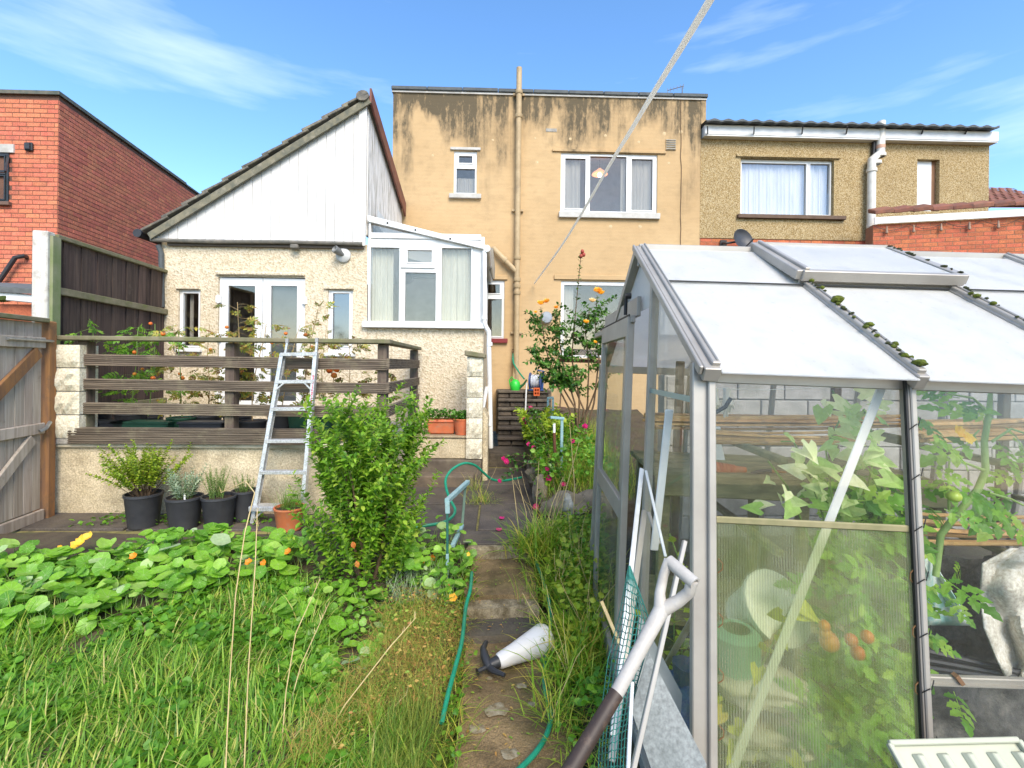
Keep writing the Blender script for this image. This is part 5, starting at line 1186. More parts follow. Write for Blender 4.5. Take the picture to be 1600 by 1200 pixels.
    # second bay: dark fabric, fleece, rail, aqua bag
    df = mat('dark_weed_fabric', (.045, .045, .045), (.12, .115, .105), scale=16, rough=.8, bump=.8, bscale=40, dirt=(.22, .2, .17), dscale=9, dlo=.55, dhi=.75)
    n = 26; A = AG(1418, 862, .75); Bq = AG(1760, 862, .75); vs = []
    for j in range(n + 1):
        for i in range(n + 1):
            x = A.x + (Bq.x - A.x) * i / n; z = A.z * (1 - j / n) + .0
            vs.append(WG((x, .75 + .09 * mnoise.noise(Vector((x * 5, z * 5, 0))) + .03 * mnoise.noise(Vector((x * 16, z * 16, 4))), z)))
    o = MB().add(vs, [(j * (n + 1) + i, j * (n + 1) + i + 1, (j + 1) * (n + 1) + i + 1, (j + 1) * (n + 1) + i) for j in range(n) for i in range(n)]).build('weed_fabric', df, smooth=True); solo(o, 'crumpled dark weed fabric hanging under the lower cane bundle', 'fabric')
    fl = mat('white_fleece', (.66, .62, .54), (.5, .46, .38), scale=7, rough=.95, bump=.5, bscale=30, fine=80)
    n = 30; vs = []
    L0 = [(1578, 856), (1534, 880), (1530, 930), (1536, 980), (1556, 1030), (1572, 1062)]; L1 = [(1700, 856), (1700, 880), (1700, 930), (1700, 980), (1700, 1030), (1660, 1064)]
    for j in range(n + 1):
        s = j / n * 5; i0 = min(4, int(s)); t = s - i0
        a = Vector((*L0[i0], 0)).lerp(Vector((*L0[i0 + 1], 0)), t); b = Vector((*L1[i0], 0)).lerp(Vector((*L1[i0 + 1], 0)), t)
        for i in range(n + 1):
            c = a.lerp(b, i / n); fold = .028 * math.sin(i * .42 + .8 * math.sin(j * .2)) + .05 * mnoise.noise(Vector((i * .22, j * .22, 1)))
            vs.append(WG(AG(c.x, c.y, .5 + fold)))
    o = MB().add(vs, [(j * (n + 1) + i, j * (n + 1) + i + 1, (j + 1) * (n + 1) + i + 1, (j + 1) * (n + 1) + i) for j in range(n) for i in range(n)]).build('fleece', fl, smooth=True); so = o.modifiers.new('s', 'SOLIDIFY'); so.thickness = .006; solo(o, 'crumpled off white garden fleece draped at the right edge', 'fleece')
    rl = thing('staging_rail', 'thin aluminium staging rail low in the second bay', 'rail', WG(AG(1450, 1064, .08)))
    MB().bar(WG(AG(1446, 1060, .08)), WG(AG(1800, 1072, .08)), .02, .022).build('rail', alu, rl, bevel=.003); MB().bar(WG(AG(1446, 1066, .075)), WG(AG(1800, 1078, .075)), .03, .004).build('flange', alu, rl); MB().bar(WG(AG(1492, 1054, .07)), WG(AG(1502, 1068, .07)), .02, .012).build('clip', orange_wood, rl)
    t = thing('plastic_tubes', 'three black plastic tubes lying behind the staging rail', 'tubes', WG(AG(1450, 1030, .55)))
    for a, b in (((1440, 1015), (1600, 1052)), ((1442, 1030), (1600, 1058)), ((1446, 1042), (1590, 1062))): MB().tube([WG(AG(*a, .6)), WG(AG(*b, .5))], .013, 8).build('tube', black_plastic, t, smooth=True)
    q = AG(1438, 915, .3); o = MB(); vs = []
    for j in range(13):
        for i in range(7):
            vs.append(WG(AG(1424 + i * (5 + j * .7) + j * 1.2, 868 + j * 9, .3 + .03 * math.sin(i * 1.4 + j * .3) + .01 * j)))
    o = MB().add(vs, [(j * 7 + i, j * 7 + i + 1, (j + 1) * 7 + i + 1, (j + 1) * 7 + i) for j in range(12) for i in range(6)]).build('plastic_bag', mat('aqua_bag', (.3, .55, .5), (.62, .68, .64), scale=9, rough=.35, lo=.4, hi=.5), smooth=True); so = o.modifiers.new('s', 'SOLIDIFY'); so.thickness = .004; solo(o, 'pale aqua plastic bag hanging beside the second glazing bar', 'bag')
inside()
# ---------------------------------------------------------------- plants: materials and builders
L_bush = leafmat('privet_leaf', [(0, (.07, .19, .012)), (.45, (.17, .34, .022)), (.8, (.27, .45, .04)), (1, (.4, .5, .07))], .4)
L_nast = leafmat('nasturtium_leaf', [(0, (.09, .24, .02)), (.45, (.18, .4, .03)), (.8, (.27, .5, .045)), (.93, (.36, .54, .12)), (1, (.42, .52, .3))], .35, .42, True)
L_tom = leafmat('tomato_leaf', [(0, (.06, .19, .015)), (.6, (.15, .35, .025)), (1, (.3, .46, .06))], .4)
L_wither = leafmat('withering_leaf', [(0, (.12, .2, .03)), (.4, (.28, .3, .05)), (.65, (.42, .34, .05)), (1, (.2, .09, .03))], .3)
L_pale = leafmat('pale_climber_leaf', [(0, (.24, .44, .08)), (.5, (.5, .6, .26)), (1, (.78, .78, .5))], .4)
L_rose = leafmat('rose_leaf', [(0, (.025, .08, .012)), (.6, (.06, .17, .02)), (1, (.12, .24, .035))], .25, .35)
L_grass = leafmat('grass_blade', [(0, (.06, .17, .012)), (.45, (.14, .3, .022)), (.78, (.26, .42, .04)), (.9, (.42, .46, .08)), (1, (.6, .5, .2))], .35, .5)
L_clump = leafmat('clump_grass', [(0, (.1, .25, .015)), (.45, (.24, .42, .03)), (.75, (.45, .5, .06)), (1, (.62, .48, .1))], .35, .5)
L_dry = leafmat('dry_growth', [(0, (.13, .27, .03)), (.35, (.27, .38, .05)), (.6, (.5, .4, .1)), (.85, (.52, .29, .08)), (1, (.36, .18, .06))], .3, .6)
L_rush = leafmat('rush_grass', [(0, (.08, .15, .015)), (.6, (.18, .26, .03)), (1, (.36, .36, .06))], .3, .6)
L_grey = leafmat('grey_leaf', [(0, (.16, .24, .13)), (.6, (.3, .38, .24)), (1, (.42, .48, .32))], .2, .6)
L_weed = leafmat('weed_leaf', [(0, (.05, .16, .012)), (.6, (.12, .3, .02)), (1, (.22, .4, .035))], .35)
L_lime = leafmat('lime_leaf', [(0, (.14, .25, .015)), (.5, (.26, .38, .025)), (1, (.4, .46, .05))], .35)
L_parsley = leafmat('parsley_leaf', [(0, (.03, .12, .012)), (.6, (.07, .22, .02)), (1, (.13, .3, .04))], .3)
stem_green = mat('green_stem', (.16, .26, .05), (.11, .18, .04), scale=20, rough=.6)
stem_pale = mat('pale_green_stem', (.3, .42, .14), (.22, .34, .08), scale=20, rough=.6)
stem_brown = mat('woody_stem', (.16, .1, .055), (.1, .065, .035), scale=20, rough=.9)
stem_dry = mat('dry_stem', (.4, .3, .14), (.28, .19, .09), scale=20, rough=.9)
straw = mat('straw', (.58, .45, .22), (.46, .34, .15), scale=20, rough=.7)
OV = ovate(); OVW = ovate(.34, .12); OVN = ovate(.1, .15)
def lmesh(name, t, m): return [tmesh(name, t[0], t[1], m, t[2] if len(t) > 2 else None)]
def curve(p, d, ln, n=5, droop=0.0, wob=.15):
    p = Vector(p); d = Vector(d).normalized(); out = [p.copy()]
    for i in range(n):
        d = (d + Vector((rng.uniform(-wob, wob), rng.uniform(-wob, wob), rng.uniform(-wob, wob) - droop))).normalized(); p = p + d * (ln / n); out.append(p.copy())
    return out
def along(pts, t):
    k = min(len(pts) - 2, int(t * (len(pts) - 1))); return pts[k].lerp(pts[k + 1], t * (len(pts) - 1) - k), (pts[k + 1] - pts[k]).normalized()
def shoot_leaves(pts, step, size, t0=.15, up=.35, pair=True, jit=.25):
    out = []; L_ = sum((b - a).length for a, b in zip(pts, pts[1:])); n = max(2, int(L_ / step)); ph = rng.uniform(0, 6)
    for i in range(n):
        t = t0 + (1 - t0) * (i + rng.random() * .5) / n
        p, d = along(pts, min(.999, t)); ph += 1.57 + rng.uniform(-.4, .4); s0 = d.orthogonal().normalized(); s1 = d.cross(s0)
        for k in range(2 if pair else 1):
            a = ph + math.pi * k; o = s0 * math.cos(a) + s1 * math.sin(a)
            dd = (o + d * (.5 + rng.uniform(-.3, .4)) + Vector((0, 0, up - .3)) + rdir(-1, 1) * jit).normalized()
            nn = (Vector((0, 0, 1)) + d * .3 + rdir(-1, 1) * .45).normalized()
            out.append(frame(p, dd, nn, size * rng.uniform(.65, 1.15) * (1 - .35 * max(0, t - .8) / .2)))
    return out
def twig_mesh(parent, sticks, m, name='twigs', n=4):
    mb = MB(); [mb.tube(p, [r * (1 - .7 * i / (len(p) - 1)) for i in range(len(p))], n, False) for p, r in sticks]
    return mb.build(name, m, parent, smooth=True, kind='stuff')
def in_poly(x, y, P_):
    c = False; j = len(P_) - 1
    for i in range(len(P_)):
        if (P_[i][1] > y) != (P_[j][1] > y) and x < (P_[j][0] - P_[i][0]) * (y - P_[i][1]) / (P_[j][1] - P_[i][1]) + P_[i][0]: c = not c
        j = i
    return c
def scatter(poly, n, z=0, box=None, tries=40):
    """ground points whose projected position lies in a measured outline"""
    xs = [p[0] for p in poly]; ys = [p[1] for p in poly]; cs = [PZ(a, b, -.1) for a in (min(xs), max(xs)) for b in (min(ys), max(ys))]
    x0, x1, y0, y1 = min(c.x for c in cs), max(c.x for c in cs), min(c.y for c in cs), max(c.y for c in cs); out = []
    for _ in range(n * tries):
        if len(out) >= n: break
        x, y = rng.uniform(x0, x1), rng.uniform(y0, y1); q = proj((x, y, gz(x, y)))
        if q and in_poly(q[0], q[1], poly): out.append((x, y, gz(x, y)))
    return out
FLOWER = {}
def flower(parent, c, r, m, n=5, up=(0, -.5, 1), cup=.5, name='flower', layers=1):
    mb = MB(); up = Vector(up).normalized(); s = up.orthogonal().normalized(); w = up.cross(s); tv, tf = ovate(.42, -.12)
    for l in range(layers):
        for i in range(n):
            a = 2 * math.pi * (i + .5 * l) / n + rng.uniform(-.2, .2); o = s * math.cos(a) + w * math.sin(a); cc = cup + l * .45 + rng.uniform(-.15, .15)
            M = frame(Vector(c) + up * (.1 * r * l), o + up * cc, up - o * cc, r * (1 - .18 * l) * rng.uniform(.85, 1.1))
            mb.add([M @ Vector(v) for v in tv], tf)
    return mb.build(name, m, parent, smooth=True)
pet = lambda n, a, b, t=.3: leafmat(n, [(0, a), (1, b)], t, .5)
M_orange = pet('orange_petal', (.75, .22, .02), (.85, .36, .03)); M_yellow = pet('yellow_petal', (.85, .5, .03), (.9, .62, .08)); M_apricot = pet('apricot_petal', (.85, .4, .03), (.85, .55, .08))
M_cream = pet('cream_petal', (.8, .62, .3), (.85, .72, .42)); M_pink = pet('magenta_petal', (.5, .01, .13), (.66, .04, .22))

# ---------------------------------------------------------------- lawn and ground cover
def lawn():
    poly = [(-60, 985), (60, 990), (160, 980), (300, 935), (380, 905), (470, 905), (500, 960), (530, 1060), (600, 1110), (660, 1190), (640, 1330), (-420, 1330), (-420, 1060)]
    tmpl = [blade(c) for c in (.5, 1.0, 1.6)]
    T = [[], [], []]; pts = scatter(poly, 21000)
    for (x, y, z) in pts:
        if mnoise.noise(Vector((x * 1.6, y * 1.6, 5))) < -.42 and rng.random() < .75: continue
        k = rng.randrange(3); tall = .6 + .8 * max(0, mnoise.noise(Vector((x * 2.3, y * 2.3, 9))))
        az0 = 3 * mnoise.noise(Vector((x * 2, y * 2, 1)))
        T[k].append(blade_T((x, y, z - .01), rng.uniform(.1, .3) * tall, rng.uniform(.14, .34), rng.uniform(.1, 1.25), az0 + rng.gauss(0, 1.1)))
    v = []; g = bpy.data.objects.new('lawn', None)
    for k in range(3):
        o = bulk('grass', tmpl[k][0], tmpl[k][1], T[k], L_grass); tag(o, ['upright blades of the long green lawn', 'bent blades of the long green lawn', 'drooping blades of the long green lawn'][k], 'grass')
    items = []
    for (x, y, z) in scatter([(-60, 1000), (160, 985), (330, 925), (470, 905), (520, 1040), (540, 1215), (-420, 1250), (-420, 1060)], 7400):
        if mnoise.noise(Vector((x * 2.2, y * 2.2, 15))) < .05: continue
        items.append(frame((x, y, z + rng.uniform(.005, .07)), rdir(-.3, .3), rdir(.5, 1), rng.uniform(.025, .06), 1.2))
    o = bulk('weeds', OVW[0], OVW[1], [list(map(list, M)) for M in items], L_weed); tag(o, 'low broad leaved weeds among the lawn grass', 'weeds')
    items = []
    for (x, y, z) in scatter([(340, 900), (560, 900), (740, 850), (740, 980), (560, 1010), (430, 1010)], 2600): items.append(frame((x, y, z + rng.uniform(.0, .06)), rdir(-.3, .3), rdir(.5, 1), rng.uniform(.015, .035), 1.2))
    for (x, y, z) in scatter([(80, 835), (200, 812), (420, 815), (420, 835), (200, 840)], 350): items.append(frame((x, y, z + rng.uniform(.04, .12)), rdir(-.3, .3), rdir(.5, 1), rng.uniform(.02, .05), 1.2))
    o = bulk('weeds', OVW[0], OVW[1], [list(map(list, M)) for M in items], L_weed); tag(o, 'small green weeds under the bush and along the paving edge', 'weeds')
    # dried brown growth and rush beside the path
    T = []
    for (x, y, z) in scatter([(600, 955), (700, 945), (745, 975), (735, 1060), (700, 1110), (620, 1130), (540, 1150), (500, 1215), (430, 1215), (560, 1060)], 6500):
        h = .12 + .06 * mnoise.noise(Vector((x * 5, y * 5, 2))); T.append(blade_T((x, y, z + rng.uniform(0, h)), rng.uniform(.06, .22), rng.uniform(.03, .09), rng.uniform(.2, 2.0), rng.uniform(0, 6.28)))
    o = bulk('dried_growth', *blade(1.9), T, L_dry); tag(o, 'orange brown dried ground cover spilling over the path edge', 'dried plants')
    items = [frame((x, y, z + rng.uniform(.02, .17)), rdir(-.4, .6), rdir(.2, 1), rng.uniform(.012, .03)) for (x, y, z) in scatter([(600, 955), (700, 945), (745, 975), (735, 1060), (700, 1110), (600, 1140), (520, 1215), (600, 1060)], 800)]
    o = bulk('dried_leaves', OV[0], OV[1], [list(map(list, M)) for M in items], L_dry); tag(o, 'small orange and yellow leaves on the dried ground cover', 'dried plants')
    T = []
    for (x, y, z) in scatter([(640, 1085), (735, 1075), (742, 1215), (740, 1330), (560, 1330), (590, 1180)], 2600): T.append(blade_T((x, y, z), rng.uniform(.1, .24), rng.uniform(.05, .11), rng.uniform(.0, 1.0), rng.uniform(0, 6.28)))
    o = bulk('rush_grass', *blade(.7), T, L_rush); tag(o, 'fine wiry grass at the bottom left of the path', 'grass')
    T = [blade_T((x, y, z + .03), rng.uniform(.08, .2), rng.uniform(.06, .12), rng.uniform(.2, 1.3), rng.uniform(0, 6.28)) for (x, y, z) in scatter([(600, 905), (690, 900), (700, 955), (610, 960)], 420)]
    o = bulk('grey_pinks', *blade(.6), T, L_grey); tag(o, 'grey green tufts of narrow leaves in front of the bush', 'foliage')
lawn()
def tuft(parent, c, n, h, w, m, spread=.06, lean=.9, cv=.9, part='blades'):
    T = [blade_T((c[0] + rng.gauss(0, spread), c[1] + rng.gauss(0, spread), c[2] - .01), h * rng.uniform(.5, 1.1), w * rng.uniform(.6, 1.2), rng.uniform(0, lean), rng.uniform(0, 6.28)) for _ in range(n)]
    return bulk(part, *blade(cv), T, m, parent)
def clumps():
    data = [('wide yellow tipped grass clump spilling onto the path edge', 850, 862, 0, 420, .42, .4, .1), ('grass clump behind the wide yellow tipped one', 880, 828, 0, 160, .34, .34, .09),
            ('green grass clump beside the rear door post of the greenhouse', 905, 905, -.08, 320, .38, .32, .11), ('dense green tuft between path and greenhouse door', 870, 930, -.1, 240, .26, .15, .1),
            ('yellowing coarse grass clump by the chicken wire', 915, 1010, -.15, 200, .36, .42, .1), ('straggly yellowing tuft right of the sprayer', 888, 1060, -.18, 130, .32, .4, .08),
            ('thin brown tuft hanging over the hose', 862, 1125, -.2, 70, .3, .2, .05), ('small tuft growing out of the paving near the steps', 752, 785, 0, 110, .28, .14, .07), ('second small tuft beside the low wall plinth', 742, 765, 0, 60, .3, .12, .05),
            ('sparse tuft between sprayer and path step', 860, 985, -.15, 60, .22, .16, .06), ('tuft in front of the greenhouse door sill', 935, 960, -.12, 120, .32, .16, .07)]
    for lab, px, py, z, n, h, w, s in data:
        c = PZ(px, py, z); t = thing('grass_clump', lab, 'grass clump', c); tuft(t, c, n, h, w, L_clump, s, 1.0, .9)
        for i in range(int(n / 40)):
            p = curve(c, (rng.uniform(-.4, .4), rng.uniform(-.3, .3), 1), h * rng.uniform(1.1, 1.6), 5, .06); MB().tube(p, [.0025, .002, .002, .0015, .0015, .001], 4, False).build('stalk', straw, t)
    T = []; items = []
    for (x, y, z) in scatter([(868, 800), (940, 800), (945, 870), (955, 960), (945, 1040), (900, 1090), (860, 1060), (852, 960)], 3200): T.append(blade_T((x, y, z), rng.uniform(.06, .22), rng.uniform(.08, .18), rng.uniform(.1, 1.1), rng.uniform(0, 6.28)))
    for (x, y, z) in scatter([(850, 1060), (900, 1050), (960, 1000), (965, 1100), (960, 1300), (850, 1300), (840, 1200)], 600): T.append(blade_T((x, y, z), rng.uniform(.05, .16), rng.uniform(.08, .2), rng.uniform(.3, 1.2), rng.uniform(0, 6.28)))
    o = bulk('grass', *blade(.9), T, L_clump); tag(o, 'mixed grass on the strip between path and greenhouse', 'grass')
    it2 = [frame((x, y, z + rng.uniform(.03, .28)), rdir(-.2, .5), rdir(.4, 1), rng.uniform(.03, .06), 1.2) for (x, y, z) in scatter([(845, 850), (940, 830), (945, 1000), (900, 1080), (862, 1020)], 620)]
    o = bulk('weeds', OVW[0], OVW[1], [list(map(list, M)) for M in it2], L_lime); tag(o, 'bright yellow green leafy growth right of the path', 'weeds')
    for (x, y, z) in scatter([(870, 800), (945, 800), (945, 960), (880, 960)], 1000) + scatter([(900, 1080), (960, 1060), (950, 1160), (890, 1180)], 160): items.append(frame((x, y, z + rng.uniform(.02, .2)), rdir(-.2, .4), rdir(.4, 1), rng.uniform(.02, .045), 1.2))
    o = bulk('weeds', OVW[0], OVW[1], [list(map(list, M)) for M in items], L_weed); tag(o, 'green leafy weeds beside the greenhouse door', 'weeds')
    T = []; items = []
    for _ in range(1500):
        y = rng.uniform(1.7, 4.0); side = rng.random() < .5; x = path_mid(y) + (-.22 + rng.gauss(0, .035) if side else .33 + rng.gauss(0, .045)); z = -.2 if y < 3.3 else -.1
        if mnoise.noise(Vector((y * 2.5, side * 9.0, 3))) < -.15: continue
        if rng.random() < .7: T.append(blade_T((x, y, z - .03), rng.uniform(.06, .2), rng.uniform(.08, .2), rng.uniform(.3, 1.3), rng.uniform(0, 6.28)))
        else: items.append(frame((x, y, z + rng.uniform(-.02, .06)), rdir(-.2, .3), rdir(.4, 1), rng.uniform(.018, .04), 1.2))
    o = bulk('grass', *blade(1.0), T, L_clump); tag(o, 'ragged grass spilling over both edges of the path', 'grass')
    o = bulk('weeds', OVW[0], OVW[1], [list(map(list, M)) for M in items], L_weed); tag(o, 'small weeds along both edges of the path', 'weeds')
    items = []
    for _ in range(260):
        y = rng.uniform(1.8, 4.0); x = path_mid(y) + rng.uniform(-.19, .32); z = -.243 if y < 3.06 else -.19 if y < 3.27 else -.12 if y < 3.4 else -.092; items.append(frame((x, y, z + .006), rdir(-.15, .15), rdir(.85, 1), rng.uniform(.008, .03), rng.uniform(.3, 1)))
    o = bulk('leaf_litter', OV[0], OV[1], [list(map(list, M)) for M in items], L_dry); tag(o, 'dead leaves and straw scattered over the path', 'leaf litter')
    # long pale seed stalks in the foreground
    for lab, pts, D in (('longest pale grass stalk left of the lawn middle, bent at its tip', [(352, 1215), (358, 1080), (368, 930), (383, 830), (398, 770), (384, 752), (345, 770)], 1.9), ('second pale grass stalk just right of the longest one', [(381, 1215), (388, 1050), (399, 880), (402, 800)], 1.95),
                        ('thin grass stalk with a frayed seed head pointing up at the bush', [(436, 1215), (447, 1080), (462, 990), (500, 905)], 2.1), ('long bleached grass stem leaning right across the dried growth', [(470, 1215), (540, 1100), (610, 1010), (650, 965)], 2.15),
                        ('lower bleached grass stem leaning right near the bottom edge', [(520, 1215), (580, 1140), (635, 1085)], 2.2), ('short grass stalk with seed head before the small nasturtiums', [(440, 1150), (470, 1040), (515, 940)], 2.3)):
        t = thing('grass_stalk', lab, 'grass stalk', PD(*pts[0], D)); P_ = [PD(x, y, D + .06 * i) for i, (x, y) in enumerate(pts)]
        MB().tube(P_, [.0032] + [.0026] * (len(P_) - 2) + [.0016], 5).build('stalk', straw, t, smooth=True)
        b = P_[-1]; d = (P_[-1] - P_[-2]).normalized(); T = [blade_T(b - d * rng.uniform(0, .1), rng.uniform(.02, .05), .08, rng.uniform(0, .8), rng.uniform(0, 6.28)) for _ in range(14)]
        bulk('seed_head', *blade(.3), T, straw, t)
clumps()

# ---------------------------------------------------------------- nasturtiums
def nasturtium(label, poly, n, size, lift, nfl, limit, seed, dens=1):
    c = PZ(sum(p[0] for p in poly) / len(poly), sum(p[1] for p in poly) / len(poly), 0); t = thing('nasturtium_patch', label, 'nasturtiums', (c.x, c.y, gz(c.x, c.y)))
    tm = [round_leaf(12, .06, .1, 5, k) for k in range(3)]; me = [tmesh('leaf', a, b, L_nast, u, True) for a, b, u in tm]; items = []; sticks = []
    pts = scatter(poly, n)
    for (x, y, z) in pts:
        h = lift * (.35 + .65 * (.5 + .5 * mnoise.noise(Vector((x * 2.1, y * 2.1, seed))))) * rng.uniform(.25, 1.2)
        s = size * rng.choice((rng.uniform(.35, .8), rng.uniform(.7, 1.3))); p = Vector((x, y, z + h)); nn = (Vector((rng.gauss(0, .48), -.35 + rng.gauss(0, .48), .9))).normalized()
        items.append(frame(p, rdir(-.2, .2), nn, s)); q = Vector((x + rng.uniform(-.08, .08), y + rng.uniform(-.02, .12), z)); sticks.append(([q, q.lerp(p, .55) + Vector((0, .02, .03)), p], .0028))
    leaves(t, items, me, (tm[0][0], tm[0][1]), L_nast, limit, 'leaf', tm[0][2]); twig_mesh(t, sticks, stem_pale, 'stalks')
    return t, items
nA, itA = nasturtium('large sprawling nasturtium patch with big round leaves along the paving', [(-260, 900), (60, 880), (130, 885), (230, 862), (330, 858), (455, 856), (490, 880), (460, 915), (370, 925), (280, 950), (190, 985), (80, 1000), (-260, 1060)], 1250, .054, .23, 0, 300, 1)
for px, py, m, r in ((128, 846, M_yellow, .05), (140, 838, M_yellow, .045), (120, 852, M_yellow, .05), (210, 869, M_orange, .032), (395, 853, M_orange, .035), (406, 855, M_orange, .03), (389, 878, M_orange, .03), (447, 842, M_orange, .03), (450, 862, M_orange, .03), (412, 880, M_orange, .028), (95, 856, M_yellow, .025)):
    c = PD(px, py, 3.3 if py > 860 else 3.7); flower(nA, c, r, m, 5, (0, -.8, .6), .5)
nB, _ = nasturtium('small leaved nasturtium clump in the middle of the lawn', [(440, 930), (520, 915), (600, 940), (610, 1000), (580, 1060), (520, 1075), (450, 1060), (430, 1010)], 190, .042, .12, 0, 150, 4)
nC, _ = nasturtium('nasturtium clump with orange flowers round the pale blue handrail', [(620, 860), (700, 850), (740, 865), (740, 910), (735, 960), (690, 960), (640, 930)], 230, .036, .26, 0, 190, 8)
for px, py, m, r, D in ((708, 934, M_apricot, .035, 3.2), (676, 872, M_orange, .03, 3.7), (694, 868, M_apricot, .022, 3.7), (732, 866, M_yellow, .02, 3.7), (660, 878, M_orange, .02, 3.6)): flower(nC, PD(px, py, D), r, m, 5, (0, -.9, .5), .4)
for q in ((130, 1000), (690, 880)): pass

# ---------------------------------------------------------------- the big bush
def bush():
    base = PZ(574, 905, -.05); t = thing('privet_bush', 'bright green privet bush standing in front of the ladder', 'bush', base); sticks = []; items = []
    for k in range(8):
        a = rng.uniform(0, 6.28); p = curve(base + Vector((math.cos(a) * .05, math.sin(a) * .05, -.02)), (math.cos(a) * .35, math.sin(a) * .3, 1), rng.uniform(.84, 1.12), 6, -.02, .1)
        MB().tube(p, [.014 - .0015 * i for i in range(7)], 7).build('stem', stem_brown, t, smooth=True)
        for j in range(14):
            q, d = along(p, rng.uniform(.1, .98)); a2 = rng.uniform(0, 6.28)
            s = curve(q, (math.cos(a2) * .6, math.sin(a2) * .6, rng.uniform(.6, 1.5)), rng.uniform(.28, .6), 5, -.04, .14)
            sticks.append((s, .004)); items += shoot_leaves(s, .022, .06, .05)
            for _ in range(3):
                q2, d2 = along(s, rng.uniform(.2, .8)); s2 = curve(q2, d2 + rdir(-.2, .8), rng.uniform(.12, .3), 4, -.03, .15); sticks.append((s2, .0025)); items += shoot_leaves(s2, .022, .052, .1)
    W_ = .44
    items = [M for M in items if abs(M.translation.x - base.x) < W_ + .05 and M.translation.z > .02]
    for k in range(60):
        a = rng.uniform(0, 6.28); s = curve(base + Vector((math.cos(a) * rng.uniform(.05, .34), math.sin(a) * rng.uniform(.05, .3), rng.uniform(0, .25))), (math.cos(a) * .4, math.sin(a) * .4 - .2, 1), rng.uniform(.3, .65), 5, -.02, .14); sticks.append((s, .004)); items += shoot_leaves(s, .022, .055, .05)
    twig_mesh(t, sticks, stem_green); leaves(t, items, lmesh('leaf', OV, L_bush), OV, L_bush, 300); print('bush leaves', len(items))
    for px, py in ((551, 846), (557, 876)):
        M = frame(PD(px, py, base.y - .32), (.3, -.2, -1), (0, -1, .3), .048); mm = leafmat('dead_leaf', [(0, (.5, .13, .03)), (1, (.6, .25, .05))]); inst('dead_leaf', tmesh('dead_leaf', *OVW, mm), t, M)
bush()

